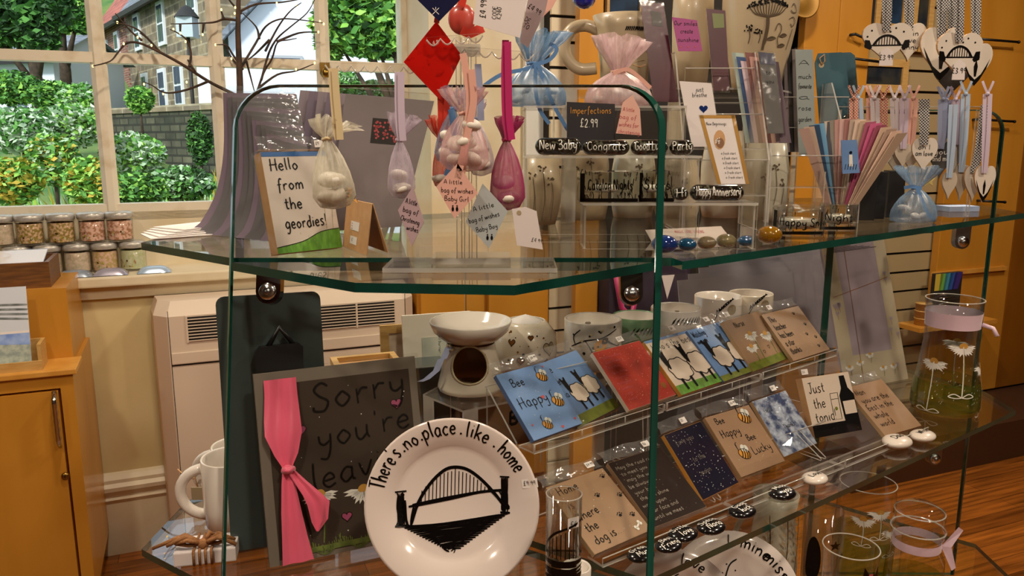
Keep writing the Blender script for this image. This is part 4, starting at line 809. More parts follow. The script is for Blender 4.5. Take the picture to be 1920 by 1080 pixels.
def d_nice(g, W, H, f):
    dots(g, 40, W, H, f, 'wing', .0005, 5); rectf(g, 0, 0, W, H * .15, f, 'olive_paint', .0003); write(g, 'Nice', W * .05, H * .82, H * .11, f, 'ink', .0015); write(g, 'to be', W * .02, H * .62, H * .1, f, 'ink', .0014); write(g, 'baaa', W * .02, H * .42, H * .1, f, 'ink', .0014); sheep(g, W * .47, H * .42, W * .33, f); sheep(g, W * .77, H * .46, W * .33, f)
M, W, H = tile('blue painted tile with two woolly sheep overlapped by the bee tile', (1083, 803), (1162, 762), (1010, 682), (1080, 657), ZU - .009, 'tile_blue', d_nice, 'tile_blue_edge', price='$4.99', sx=-.02)
def d_red(g, W, H, f):
    dots(g, 160, W, H, f, 'jar_pink', .0006, 6)
    for k in range(9): write(g, ('there is something', 'about a friend', 'that makes', 'the sun shine', 'on a grey day', 'and laughter', 'come again', 'so stay', 'close by')[k], W * .1, H * (.86 - k * .09), H * .04, f, 'heart_red', .0008, n=2)
    disc(g, W * .88, H * .2, W * .05, f, 'maple_dark')
tile('plain red tile with faint writing standing behind the glass edge', (1180, 770), (1268, 740), (1110, 660), (1200, 640), ZU, 'tile_red', d_red, 'tile_white', price='$5.9', sx=.55)
def d_best(g, W, H, f):
    dots(g, 24, W, H, f, 'stoneware', .0005, 7); rectf(g, 0, 0, W, H * .16, f, 'green_paint', .0003); rectf(g, 0, H * .955, W, H, f, 'tile_blue', .0003); write(g, "Who's the best", W * .06, H * .8, H * .12, f, 'ink', .0013, wx=W * .88 / textw("Who's the best", H * .12)); sheep(g, W * .3, H * .4, W * .42, f); sheep(g, W * .72, H * .42, W * .42, f)
    q = random.Random(2)
    for k in range(60): x = q.uniform(.01, .97) * W; stroke(g, [(x, H * .02), (x + W * .03, H * .15)], .0008, f, 'olive_paint', .0005)
tile("white tile with two sheep on green grass lettered Who's the best", (1278, 741), (1362, 712), (1207, 637), (1294, 622), ZU, 'tile_white', d_best, 'maple_light', price='$6', sx=.6)
def d_watch(g, W, H, f):
    rectf(g, 0, 0, W, H * .1, f, 'olive_paint', .0003); dots(g, 30, W, H, f, 'wing', .0005, 8); write(g, 'Watching', W * .04, H * .84, H * .11, f, 'ink', .0014, wx=.62); write(g, 'over ewe', W * .04, H * .71, H * .09, f, 'ink', .0013, wx=.62); sheep(g, W * .36, H * .4, W * .42, f); sheep(g, W * .76, H * .42, W * .42, f, flip=1)
tile('blue tile with two sheep between the white sheep tile and the daisies', (1357, 716), (1427, 690), (1296, 616), (1360, 602), ZU, 'tile_blue', d_watch, 'tile_blue_edge', price='$6', sx=.5)
def d_nurse(g, W, H, f):
    rectf(g, 0, 0, W, H * .15, f, 'olive_paint', .0003); dots(g, 24, W, H, f, 'wing', .0005, 9); write(g, 'Nurse', W * .2, H * .82, H * .11, f, 'ink', .0014, wx=.9)
    daisy(g, W * .42, H * .64, W * .17, f, stem=H * .5); daisy(g, W * .28, H * .42, W * .15, f, stem=H * .3, seed=3); daisy(g, W * .76, H * .56, W * .17, f, stem=H * .42, seed=4)
    for x, y in ((.5, .26), (.66, .32)): stroke(g, heartpts(W * x, H * y, W * .03), .0008, f, 'ink', closed=True)
tile('tan tile with three white daisies on long stems', (1412, 697), (1482, 670), (1356, 600), (1427, 585), ZU, 'tile_tan', d_nurse, price='$5', sx=.1)
def d_teach(g, W, H, f):
    dots(g, 30, W, H, f, 'wing', .0006, 10)
    for k, s in enumerate(('This', 'teacher', 'has been', 'a star', 'thanks')): write(g, s, W * .08, H * (.8 - k * .17), H * .12, f, 'ink', .0017, wx=.72)
    for x, y in ((.75, .86), (.85, .6), (.72, .4), (.88, .3), (.8, .12)): paw(g, W * x, H * y, W * .045, f)
tile('pinkish tan tile with handwriting at the right end of the upper row', (1488, 677), (1556, 655), (1425, 588), (1498, 576), ZU, 'tile_tan', d_teach, price='$5', sx=.2)
def d_home(g, W, H, f):
    dots(g, 26, W, H, f, 'wing', .0007, 11)
    for s, x, y in (('Home', .1, .83), ('is', .1, .62), ('where', .1, .44), ('the', .12, .27), ('dog is...', .12, .09)): write(g, s, W * x, H * y, H * .11, f, 'ink', .0016, slope=.05)
    for x, y in ((.9, .88), (.62, .66), (.94, .56), (.72, .32), (.9, .26)): paw(g, W * x, H * y, W * .06, f)
    f2 = shift(f, W * .86, H * .12, W * .08, .5); poly(g, [(-.7, .15), (.5, .15), (.5, -.15), (-.7, -.15)], f2, 'petal_white', .0006)
    for sx in (-.75, .6):
        for sy in (-.22, .22): disc(g, sx, sy, .28, f2, 'petal_white', .0006)
tile('tan tile lettered Home is where the dog is with paw prints', (1115, 1040), (1222, 993), (1030, 915), (1128, 876), ZL, 'tile_tan', d_home, price='$4.99', sx=.75)
def d_poem(g, W, H, f):
    for k, s in enumerate(("May the road rise", 'to meet you', 'may the wind', 'be always at', 'your back', 'the sun shine', 'warm upon', 'your face and', 'until we meet')): write(g, s, W * (.06 + .02 * (k % 3)), H * (.86 - k * .098), H * .055, f, 'silver_ink', .001, n=2, wx=1.25)
    dots(g, 30, W, H, f, 'silver_ink', .0006, 12)
tile('dark brown tile covered with silver handwriting', (1225, 990), (1325, 950), (1140, 865), (1240, 840), ZL, 'tile_brown', d_poem, 'tile_tan', price='$6', sx=.7)
def d_night(g, W, H, f): dots(g, 120, W, H, f, 'wing', .0007, 13); write(g, 'Love you', W * .15, H * .8, H * .08, f, 'silver_ink', .0008); write(g, 'to the', W * .3, H * .5, H * .08, f, 'silver_ink', .0008); write(g, 'moon', W * .3, H * .3, H * .08, f, 'silver_ink', .0008)
tile('dark navy starry tile in shiny film', (1318, 938), (1385, 905), (1245, 818), (1312, 788), ZL, 'tile_navy', d_night, 'maple_light', price='$5', sx=.5)
def d_lucky(g, W, H, f):
    dots(g, 24, W, H, f, 'wing', .0006, 14); write(g, 'Bee', W * .14, H * .84, H * .1, f, 'ink', .0015); write(g, 'Happy', W * .1, H * .62, H * .12, f, 'ink', .0015); write(g, 'Bee', W * .54, H * .46, H * .1, f, 'ink', .0015); write(g, 'Lucky', W * .5, H * .24, H * .13, f, 'ink', .0015); bee(g, W * .75, H * .82, W * .24, f, -.5); bee(g, W * .32, H * .3, W * .22, f, -.4)
tile('tan tile lettered Bee Happy Bee Lucky with two yellow bees', (1390, 895), (1472, 864), (1320, 783), (1405, 760), ZL, 'tile_tan', d_lucky, price='$5.99', sx=.6)
def d_silver(g, W, H, f): write(g, 'Hello', W * .15, H * .75, H * .08, f, 'ink', .0009); write(g, 'Thanks', W * .4, H * .4, H * .08, f, 'ink', .0009)
tile('tile wrapped in crinkled silvery blue film', (1470, 857), (1532, 831), (1404, 751), (1475, 735), ZL, 'tile_silver', d_silver, 'tile_edge', price='$4', sx=.6)
def d_tonic(g, W, H, f):
    rectf(g, 0, 0, W, H * .2, f, 'ink', .0003); dots(g, 14, W, H, f, 'stoneware', .0005, 15)
    for s, x, y in (('Just', .08, .72), ('the', .12, .47), ('tonic!', .1, .24)): write(g, s, W * x, H * y, H * .17, f, 'ink', .0018, wx=.85)
    poly(g, [(W * x, H * y) for x, y in ((.7, .1), (1, .1), (1, .62), (.9, .74), (.88, .95), (.77, .95), (.76, .74), (.69, .62))], f, 'ink', .0005); poly(g, [(W * x, H * y) for x, y in ((.73, .3), (.985, .3), (.985, .52), (.73, .52))], f, 'tile_white', .0008)
    for l in ([(.5, .68), (.48, .24), (.64, .24), (.66, .68), (.5, .68)], [(.5, .58), (.655, .58)]): stroke(g, [(W * a, H * b_) for a, b_ in l], .0012, f, 'ink', .0006, smooth=False)
    disc(g, W * .57, H * .42, W * .03, f, 'olive_paint', .0006)
tile('cream block lettered Just the tonic with a black bottle', (1528, 822), (1616, 806), (1496, 712), (1590, 695), ZL, 'tile_white', d_tonic, 'kraft', th=.018, price='$6', sx=.0)
def d_pink(g, W, H, f):
    for k, s in enumerate(('Nan', 'you are the', 'best in the', 'whole', 'world')): write(g, s, W * .1, H * (.8 - k * .16), H * .11, f, 'ink', .0015, n=2)
tile('small pinkish tan tile at the right end of the lower row', (1660, 818), (1728, 798), (1598, 728), (1650, 708), ZL, 'tile_tan', d_pink, price=None)
# clear risers: an upper ledge for the back row, small lips for the front row
A = pz(1001, 829, ZU); B = pz(1560, 654, ZU); ax = (B - A); L_ = ax.length; an = math.atan2(ax.y, ax.x); A.z = Z2 + .0008
RM = Mx.Translation(A) @ Mx.Rotation(an, 4, 'Z')
for k in range(3):
    a, b_ = L_ * k / 3 - (.012 if k == 0 else -.004), L_ * (k + 1) / 3 - .004; h = ZU - Z2 - .010; t = thing('acrylic_riser', ('clear acrylic step riser under the bee and red tiles', 'clear acrylic step riser under the middle sheep tiles', 'clear acrylic step riser under the right end of the upper tiles')[k], 'riser', RM)
    g = MB().box((a, -.012, h - .003), (b_, .02, h), 'acrylic', side='acrylic_edge').box((a, -.015, h - .003), (b_, -.012, h + .012), 'acrylic', side='acrylic_edge').box((a, .02, 0), (b_, .023, h), 'acrylic', side='acrylic_edge')
    g.add([(a, .032, h), (b_, .032, h), (b_, .108, h + .074), (a, .108, h + .074)], [(0, 1, 2, 3)], 'acrylic'); g.tube([(a, .108, h + .074), (b_, .108, h + .074)], .0012, 'acrylic_edge', 5); g.build('step', t)
    for x in (a + .002, b_ - .004): MB().prism([(.024, 0), (.108, 0), (.108, h + .073), (.032, h)], x, x + .003, 'acrylic', fn=lambda p_, q_, e: V((e, p_, q_)), side='acrylic_edge').build('side', t)
    for i in range(4): x = a + (b_ - a) * i / 3; MB().tube([(x, -.016, h), (x, -.016, h + .012)], .001, 'acrylic_edge', 5).build('rib', t)
A = pz(1115, 1042, ZL); B = pz(1728, 798, ZL); ax = (B - A); L_ = ax.length; an = math.atan2(ax.y, ax.x); A.z = Z2 + .0008; RM = Mx.Translation(A) @ Mx.Rotation(an, 4, 'Z'); h = .0038
for k in range(3):
    a, b_ = L_ * k / 3 + .002, L_ * (k + 1) / 3 - .002; t = thing('acrylic_easel', ('clear acrylic easel holding the dog and poem tiles', 'clear acrylic easel holding the navy and bee lucky tiles', 'clear acrylic easel holding the silver and tonic tiles')[k], 'easel', RM)
    g = MB().box((a, -.014, 0), (b_, .018, h), 'acrylic', side='acrylic_edge').box((a, -.016, 0), (b_, -.0135, h + .01), 'acrylic', side='acrylic_edge'); g.add([(a, .030, h), (b_, .030, h), (b_, .09, h + .036), (a, .09, h + .036)], [(0, 1, 2, 3)], 'acrylic'); g.tube([(a, .09, h + .036), (b_, .09, h + .036)], .0012, 'acrylic_edge', 5).tube([(a, -.015, h + .01), (b_, -.015, h + .01)], .001, 'acrylic_edge', 5)
    g.build('ledge', t)
    for x in (a + .004, b_ - .006): MB().prism([(.030, 0), (.09, 0), (.09, h + .035), (.030, h)], x, x + .003, 'acrylic', fn=lambda p_, q_, e: V((e, p_, q_)), side='acrylic_edge').build('strut', t)
# lettered pebbles along the shelf edge
pm('pebble_black', '0d0d10', .18, coat=.8); pm('pebble_white', 'd8cdc0', .3, coat=.4)
def pebble(label, x, y, wpx, m, txt, grp, z=Z2, rz=.6):
    p = pz(x, y + 8, z); rx = wpx * mpp(p) / 2; t = thing('pebble', label, 'pebble', Mx.Translation(p) @ Mx.Rotation(rz, 4, 'Z'), grp); ry, rz_ = rx * .8, rx * .36
    g = MB().ball((0, 0, rz_), 1, m, rx, ry, rz_, 24, 12)
    def f(a, b_, h=0): q_ = max(0, 1 - (a / rx) ** 2 - (b_ / ry) ** 2); return V((a, b_, rz_ + rz_ * math.sqrt(q_) + h + .0003))
    ink = 'petal_white' if m == 'pebble_black' else 'ink'; n = len(txt)
    for k, s in enumerate(txt): sz = rx * .42; write(g, s, 0, (n / 2 - 1 - k) * rx * .55 + rx * .08, sz, f, ink, rx * .055, align='c', wx=min(1, rx * 1.5 / textw(s, sz)))
    g.build('stone', t)
for a in ((1201, 1042, 58, 'pebble_black', ('Great', 'Mum'), 'black pebble nearest the front corner of the middle shelf'), (1253, 1024, 56, 'pebble_black', ('Best', 'Friend'), 'black pebble half behind the dark glass edge'), (1280, 1004, 62, 'pebble_black', ('Sister', 'love'), 'black and white pebble touching the second black one'), (1333, 990, 60, 'pebble_black', ('Special', 'Nana'), 'black pebble just right of the poem tile'),
          (1391, 960, 58, 'pebble_black', ('Good', 'luck'), 'black pebble above the white jug handle'), (1466, 926, 58, 'pebble_black', ('Miss', 'you'), 'black pebble sitting above the white rim of the jug'), (1527, 898, 54, 'pebble_white', ('Love',), 'white pebble alone in the middle of the shelf edge'), (1681, 830, 62, 'pebble_white', ('Dad',), 'white pebble left of the pair near the shelf end'), (1729, 818, 54, 'pebble_white', ('Wish',), 'white pebble nearest the carafe')):
    pebble(a[5], a[0], a[1], a[2], a[3], a[4], 'lettered pebbles on the shelf edge')
# ------------------------------------------------------------------ mugs, burner, jug on clear platforms
def platform(label, pts, z0, z, name='acrylic_platform'):
    t = thing(name, label, 'platform', V((pts[0][0], pts[0][1], z0))); o = V(pts[0]); q_ = [(x - o.x, y - o.y) for x, y in pts]
    MB().prism(q_, z - z0 - .004, z - z0, 'acrylic', side='acrylic_edge').build('top', t); n = len(q_)
    for i in range(n):
        (x, y), (c, d_) = q_[i], q_[(i + 1) % n]; l = math.hypot(c - x, d_ - y); ux, uy = (c - x) / l * .03, (d_ - y) / l * .03; nx, ny = -uy * .1, ux * .1
        MB().prism([(x, y), (x + ux, y + uy), (x + ux + nx, y + uy + ny), (x + nx, y + ny)], .0008, z - z0 - .004, 'acrylic', side='acrylic_edge').build('leg', t)
pm('mug_sketch', 'b9b0a4', .3, coat=.3, col2='8c867e', scale=24); pm('mug_green', '6f8f6a', .3, coat=.3, col2='48705a', scale=14); pm('mug_grey', 'b2aca4', .25, coat=.3)
def deco_bird(g, r, h):
    f = cyl(r + .0004, 0, -PI / 2)
    for l in ([(-.05, .05), (-.02, .065), (.01, .07), (.045, .085)], [(-.02, .065), (-.01, .05), (.0, .03)], [(.01, .07), (.03, .06), (.05, .05)], [(-.04, .054), (-.045, .07), (-.03, .085)]): stroke(g, l, .0022, f, 'ink')
    poly(g, [(.0, .045), (.018, .05), (.022, .06), (.012, .068), (-.002, .06)], f, 'bee_yellow', .0006, True); poly(g, [(.012, .06), (.022, .06), (.024, .07), (.014, .07)], f, 'ink', .0008, True)
    q = random.Random(3)
    for k in range(40): disc(g, q.uniform(-.055, .055), q.uniform(.01, .09), q.uniform(.0012, .0035), f, q.choice(['ink', 'stoneware']), n=7)
def deco_leaf(g, r, h):
    f = cyl(r + .0004, 0, -PI / 2)
    for k in range(9): a = -.02 + .008 * k; poly(g, [(a, .05), (a + .004, .06), (a + .012, .068), (a + .006, .055)], f, 'ink')
def deco_sprig(g, r, h):
    f = cyl(r + .0004, 0, -PI / 2); stroke(g, [(-.02, .03), (-.005, .06), (.01, .075), (.025, .08)], .002, f, 'ink'); q = random.Random(4)
    for k in range(8): x = -.018 + k * .005; poly(g, [(x, .04 + k * .005), (x + .006, .052 + k * .004), (x + .002, .056 + k * .004)], f, 'ink')
    disc(g, .02, .055, .012, f, 'stoneware')
ZP = 1.135
ZP = 1.06
def mugat(label, x0, x1, yr, r, m, deco, hang=R(40)):
    xc = (x0 + x1) / 2; d = 2 * r * F / (x1 - x0); p = CAM + ray(xc, yr) * d; h = p.z - ZP; return mug('mug', label, V((p.x, p.y, ZP + .0005)), r, h, m, hang, 'mugs behind the tiles', deco)
mugat('mug painted with a small yellow bird on a dark branch', 1058, 1166, 598, .056, 'mug_sketch', deco_bird, R(95)); mugat('green painted mug next to the bird mug', 1148, 1239, 592, .05, 'mug_green', deco_leaf, R(75)); mugat('pale grey mug seen behind the dark glass edge', 1221, 1314, 577, .054, 'mug_grey', deco_leaf, R(75)); mugat('white mug with a dark sprig behind the sheep tiles', 1303, 1390, 555, .0544, 'white_ceramic', deco_sprig, R(75)); mugat('cream mug furthest right behind the daisy tile', 1368, 1449, 550, .052, 'cream_ceramic', deco_sprig, R(75))
RU = Mx.Translation(pz(1001, 829, ZU)) @ Mx.Rotation(math.atan2(*((pz(1560, 654, ZU) - pz(1001, 829, ZU)).yx)), 4, 'Z'); platform('long clear platform carrying the row of mugs', [tuple((RU @ V((a, b_, 0))).xy) for a, b_ in ((.25, .12), (.80, .12), (.80, .29), (.25, .29))], Z2, ZP)
ZB = 1.035
bp = py(884, 765, 1.44); bp.z = ZB + .0005; s_ = mpp(bp); t = thing('oil_burner', 'cream oil burner with a shallow bowl and a round dark opening', 'oil burner', bp)
zt_ = py(890, 600, 1.44).z - bp.z
g = MB(); rb = .076; body = [(.062, 0), (.064, .006), (.058, .03), (.049, .07), (.043, .1), (.04, zt_ - .042)]
seg = 48; hz, hr_ = .058, .034
def bodyr(z):
    for (r0, z0), (r1, z1) in zip(body, body[1:]):
        if z <= z1: return r0 + (r1 - r0) * (z - z0) / (z1 - z0)
    return body[-1][0]
nz = 40; vs = []; fs = []
for j in range(nz + 1):
    z = body[-1][1] * j / nz; r = bodyr(z)
    for k in range(seg): a = -PI / 2 + 2 * PI * k / seg; vs.append(V((r * math.cos(a), r * math.sin(a), z)))
for j in range(nz):
    for k in range(seg):
        zc = body[-1][1] * (j + .5) / nz; a = 2 * PI * (k + .5) / seg; a = a if a < PI else a - 2 * PI
        if ((a * .05) / hr_) ** 2 + ((zc - hz) / hr_) ** 2 < 1: continue
        fs.append((j * seg + k, j * seg + (k + 1) % seg, (j + 1) * seg + (k + 1) % seg, (j + 1) * seg + k))
g.add(vs, fs, 'cream_ceramic', True); g.lathe([(bodyr(z) - .004, z) for z in [body[-1][1] * i / 10 for i in range(11)]], 'maple_dark', 48, a0=PI * .05, a1=PI * .95)
g.tube([cyl(.05, 0)(hr_ * math.cos(a), hz + hr_ * math.sin(a)) * 1 if False else V((bodyr(hz + hr_ * math.sin(a)) * math.sin(hr_ * math.cos(a) / .05), -bodyr(hz + hr_ * math.sin(a)) * math.cos(hr_ * math.cos(a) / .05), hz + hr_ * math.sin(a))) for a in [2 * PI * k / 28 for k in range(28)]], .0022, 'stoneware', 6, closed=True)
g.lathe([(.0, .004), (.05, .004)], 'stoneware', 32); g.build('body', t)
g = MB().lathe([(.03, zt_ - .042), (.052, zt_ - .036), (.07, zt_ - .02), (.0775, zt_ - .002), (.0765, zt_), (.074, zt_ - .001), (.066, zt_ - .016), (.04, zt_ - .024), (0, zt_ - .026)], 'white_ceramic', 48); g.build('bowl', t)
g = MB(); pm('tag_ribbon', 'a9b4d8', .5); vs = []
rows = [(-.038, -.045, zt_ - .04), (-.047, -.05, zt_ - .06), (-.052, -.055, .07), (-.06, -.058, .05), (-.078, -.06, .035), (-.09, -.06, .03)]
for x, y, z in rows: vs += [V((x - .006, y, z)), V((x + .006, y, z))]
g.add(vs, [(2 * i, 2 * i + 1, 2 * i + 3, 2 * i + 2) for i in range(5)], 'tag_ribbon', True).tube([(-.036, -.03, zt_ - .04), (-.03, -.046, zt_ - .045), (-.036, -.046, zt_ - .048)], .003, 'stoneware'); write(g, 'oil burner', 0, 0, .006, lambda x, y, h=0: V((-.0515 + y * .9 - .004, -.0545 - .001, .115 - x)), 'ink', .0007); g.build('tag', t)
platform('clear platform under the oil burner and the heart jug', [(-.165, 1.40), (-.085, 1.31), (.055, 1.40), (.07, 1.62), (-.06, 1.62)], Z2, ZB)
jp = py(985, 700, 1.545); jp.z = ZB + .0005; zr_ = py(1000, 600, 1.545).z - jp.z; t = thing('pottery_jug', 'round cream pot with painted hearts behind the oil burner', 'pot', jp)
g = MB().lathe([(0, 0), (.05, 0), (.056, .004), (.064, zr_ * .4), (.062, zr_ * .75), (.045, zr_ * .95), (.04, zr_), (.036, zr_), (.05, zr_ * .85), (.055, zr_ * .4), (0, .01)], 'cream_ceramic', 40)
f = cyl(.0645, 0, -PI / 2); fh = lambda x, y, h=0: V(((.064 if y < zr_ * .5 else .064 - (y - zr_ * .5) * .12) * math.sin(x / .064), -(.064 if y < zr_ * .5 else .064 - (y - zr_ * .5) * .12) * math.cos(x / .064), y)) + V((0, -.0012, 0))
for x, y, s in ((.052, .06, .016), (-.01, .04, .008), (-.03, .075, .008), (.01, .085, .006)): poly(g, heartpts(x, y, s), fh, 'stoneware' if s > .01 else 'maple_dark'); stroke(g, heartpts(x, y, s), .0014, fh, 'ink', .0006, True)
q = random.Random(9)
for k in range(24): disc(g, q.uniform(-.05, .05), q.uniform(.02, .1), q.uniform(.001, .003), fh, q.choice(['ink', 'maple_dark']), n=6)
g.build('pot', t); MB().lathe([(0, zr_ + .012), (.012, zr_ + .008), (.034, zr_ - .002), (.036, zr_ - .012)], 'paper', 20, wob=lambda a, z, r: r * (1 + .06 * math.sin(5 * a))).build('tissue', t)
t = thing('cardboard_box', 'brown cardboard box printed with large black letters under the platform', 'box', Mx.Translation((-.10, 1.46, Z2)) @ Mx.Rotation(R(15), 4, 'Z')); pm('cardboard', '7d5a3c', .8)
g = MB().box((0, 0, .0005), (.15, .1, .10), 'cardboard', bev=.002); write(g, 'BO', .098, .045, .026, flat(0, -.0008, 0, 'xz'), 'ink', .006); g.build('box', t)
# frames and boards standing behind
M, W, H = fitM((748, 745), (838, 735), (760, 596), (835, 592), Z2 + .0, 6) if False else (basis(py(752, 700, 1.58), V((1, .12, 0)).normalized(), V((-.02, .17, 1)).normalized(), V((1, .12, 0)).normalized().cross(V((-.02, .17, 1)).normalized())), .085, .0)
p = py(760, 700, 1.60); p.z = Z2 + .0006; M = Mx.Translation(p) @ Mx.Rotation(R(18), 4, 'Z') @ Mx.Rotation(PI / 2 - R(8), 4, 'X'); t = thing('mounted_print', 'white mounted print leaning behind the oil burner', 'frame', M); H = (py(770, 596, 1.62).z - Z2) * 1.02
pm('mount_cream', 'ece4d2', .6); pm('print_pale', 'b4bcae', .4, col2='cfd2c4', scale=30)
MB().box((0, 0, 0), (.15, H, .008), 'mount_cream', bev=.001).build('mount', t); MB().box((.04, .05, .0082), (.12, H - .05, .0092), 'print_pale').build('print', t)
p = py(716, 690, 1.645); p.z = Z2 + .0006; H = py(725, 610, 1.66).z - Z2; M = Mx.Translation(p) @ Mx.Rotation(R(18), 4, 'Z') @ Mx.Rotation(PI / 2 - R(5), 4, 'X'); t = thing('picture_frame', 'narrow pale wooden frame leaning left of the white mounted print', 'frame', M)
g = MB().box((0, 0, 0), (.018, H, .012), 'pine').box((.1, 0, 0), (.118, H, .012), 'pine').box((.018, H - .018, 0), (.1, H, .012), 'pine').box((.018, 0, 0), (.1, .018, .012), 'pine'); g.build('frame', t); MB().box((.018, .018, .003), (.1, H - .018, .005), 'radiator_paint').build('backing', t)
p = py(640, 672, 1.52); t = thing('picture_frame', 'long thin wooden frame lying flat behind the brown canvas', 'frame', Mx.Translation(py(628, 700, 1.47)) @ Mx.Rotation(R(20), 4, 'Z')); g = MB()
g.box((0, 0, 0), (.13, .012, .014), 'pine').box((0, .058, 0), (.13, .07, .014), 'pine').box((0, .012, 0), (.012, .058, .014), 'pine').box((.118, .012, 0), (.13, .058, .014), 'pine'); g.build('frame', t); MB().box((.012, .012, .002), (.118, .058, .004), 'kraft').build('backing', t)
zz = t.location.z; t = thing('slate_slab', 'dark green grey slab standing behind the brown canvas and burner', 'slab', Mx.Translation((-.33, 1.50, Z2 + .0006)) @ Mx.Rotation(R(16), 4, 'Z')); MB().box((0, 0, 0), (.22, .014, zz - Z2 + .004), 'slate_board', bev=.002).build('slab', t); MB().box((0, .016, 0), (.22, .1, zz - Z2 - .0025), 'slate_board').build('foot_block', t)
t.location = V((-.335, 1.445, Z2 + .0006))
# big card packs at the right
pm('pack_grey', '8f8890', .4, col2='a29ca2', scale=5); pm('pack_lilac', '9d8f96', .45, col2='8d7e88', scale=4); pm('pack_cream', 'b3a68e', .5, col2='a4957c', scale=5)
for k in range(6):
    p = V((.45 + .035 * k, 1.985 + .014 * k + .013 * k, Z2 + .0012)); M = Mx.Translation(p) @ Mx.Rotation(R(22), 4, 'Z') @ Mx.Rotation(PI / 2 - R(12), 4, 'X'); t = thing('card_pack', 'large pale grey card pack in shiny film leaning behind the mugs', 'card pack', M, 'large card packs behind the mugs')
    MB().box((0, 0, 0), (.38, .30 - .012 * (5 - k), .004), 'pack_grey').build('card', t); MB().box((-.006, -.002, -.001), (.386, .315 - .012 * (5 - k), .006), 'cello').build('film', t)
p = py(1606, 745, 1.72); p.z = Z2 + .0006; M, W, H = fitM((1600, 752), (1722, 728), (1556, 462), (1672, 452), Z2, None); M.translation += V((.012, .075, .0004)); t = thing('gift_wrap_pack', 'tall lilac pack printed with small hearts and daisies leaning left of the carafe', 'card pack', M)
g = MB().box((0, 0, -.006), (W, H, 0), 'pack_lilac'); f = flat(); rectf(g, 0, 0, W * .2, H, f, 'pack_cream', .0003); rectf(g, W * .82, 0, W, H, f, 'pack_cream', .0003); rectf(g, 0, 0, W, H * .22, f, 'pack_cream', .0004); q = random.Random(7)
for k in range(16): x = q.choice([q.uniform(.04, .17), q.uniform(.85, .97)]) * W; y = q.uniform(.05, .95) * H; poly(g, heartpts(x, y, W * .03), f, 'pack_lilac', .0008); stroke(g, [(x, y - W * .02), (x, y - W * .07)], .0012, f, 'maple_dark', .0008)
for k in range(5): daisy(g, W * (.12 + .17 * k), H * q.uniform(.1, .24), W * .07, f, stem=H * .06, seed=k, h=.001)
for k in range(7): stroke(g, [(W * .1, H * (.97 - k * .008)), (W * (.25 + .1 * k), H * (.975 - k * .006))], .0016, f, 'ink', .001)
for x0, y0, x1, y1 in ((.05, .62, .95, .72), (.3, .03, .34, .97)): stroke(g, [(W * x0, H * y0), (W * x1, H * y1)], .0016, f, 'maple_dark', .001, smooth=False)
g.build('wrap', t); MB().box((-.004, -.002, -.0075), (W + .004, H + .008, .004), 'cello').build('film', t)
# painted glassware
clear('glass_green', (.72, .78, .42), .05, .7, power=3, milk=.10, milkcol='7f8f3a')
def wash(g, r0, z0, z1, fr, seed, m='glass_green'): g.lathe([(fr(z) + .0006, z) for z in [z0 + (z1 - z0) * i / 6 for i in range(7)]], m, 36)
def daisies3d(g, spots, fr, sz, stem, seed=0):
    for i, (a, z) in enumerate(spots):
        f = lambda x, y, h=0, a=a, z=z: V((math.cos(a + x / fr(z)) * (fr(z + y) + .0012 + h), math.sin(a + x / fr(z)) * (fr(z + y) + .0012 + h), z + y)); daisy(g, 0, 0, sz, f, 15, stem=stem if i % 2 == 0 else None, seed=seed + i)
        if stem: stroke(g, [(0, -.0), (.002, -stem * .5), (0, -stem)], sz * .06, f, 'petal_white'); 
        for s in (-1, 1): stroke(g, [(0, -stem), (s * sz * .4, -stem + sz * .25), (s * sz * .7, -stem + sz * .05), (s * sz * .35, -stem - sz * .05), (0, -stem)], sz * .06, f, 'petal_white')
def prof_r(pr):
    def fr(z):
        for (r0, z0), (r1, z1) in zip(pr, pr[1:]):
            if z0 <= z <= z1 and z1 > z0: return r0 + (r1 - r0) * (z - z0) / (z1 - z0)
        return pr[-1][0] if z > pr[-1][1] else pr[0][0]
    return fr
pm('ribbon_pale', 'd3b7c4', .35, sheen=.4)
cp = pz(1769, 768, Z2); s_ = mpp(cp); pr = [(.066, .003), (.07, .012), (.069, .05), (.06, .11), (.054, .17), (.054, .215), (.058, .262)]; fr = prof_r(pr)
hh = (py(1790, 560, cp.y).z - Z2) / .262; pr = [(r, z * hh) for r, z in pr]; fr = prof_r(pr)
t = thing('glass_carafe', 'tall clear carafe painted with white daisies and a pale pink ribbon', 'carafe', cp)
MB().lathe([(0, .0008), (.06, .0008)] + pr + [(pr[-1][0] - .002, pr[-1][1])] + [(r - .003, z + .004) for r, z in pr[::-1][1:]] + [(0, .008)], 'clear_glass', 40).tube([(pr[-1][0] * math.cos(a), pr[-1][0] * math.sin(a), pr[-1][1]) for a in [2 * PI * k / 40 for k in range(40)]], .0012, 'acrylic_edge', 6, closed=True).build('glass', t)
g = MB(); wash(g, 0, .004, .075, fr, 1); daisies3d(g, [(-PI / 2 - .05, .165 * hh), (-PI / 2 - 1.0, .125 * hh), (-PI / 2 + .95, .115 * hh), (-PI / 2 + 2.4, .15 * hh)], fr, .03, .11); q = random.Random(3)
f = lambda x, y, h=0: V((math.cos(x) * (fr(y) + .001), math.sin(x) * (fr(y) + .001), y))
for k in range(70): a = q.uniform(-PI, 0); z = q.uniform(.03, .12); disc(g, a, z, .002, lambda x, y, h=0: f(x * 1, y), 'petal_white', n=6, ry=.0009) if False else stroke(g, [(a, z), (a + .02, z + .003)], .0015, lambda x, y, h=0: f(x, y), 'petal_white', smooth=False)
g.build('painting', t)
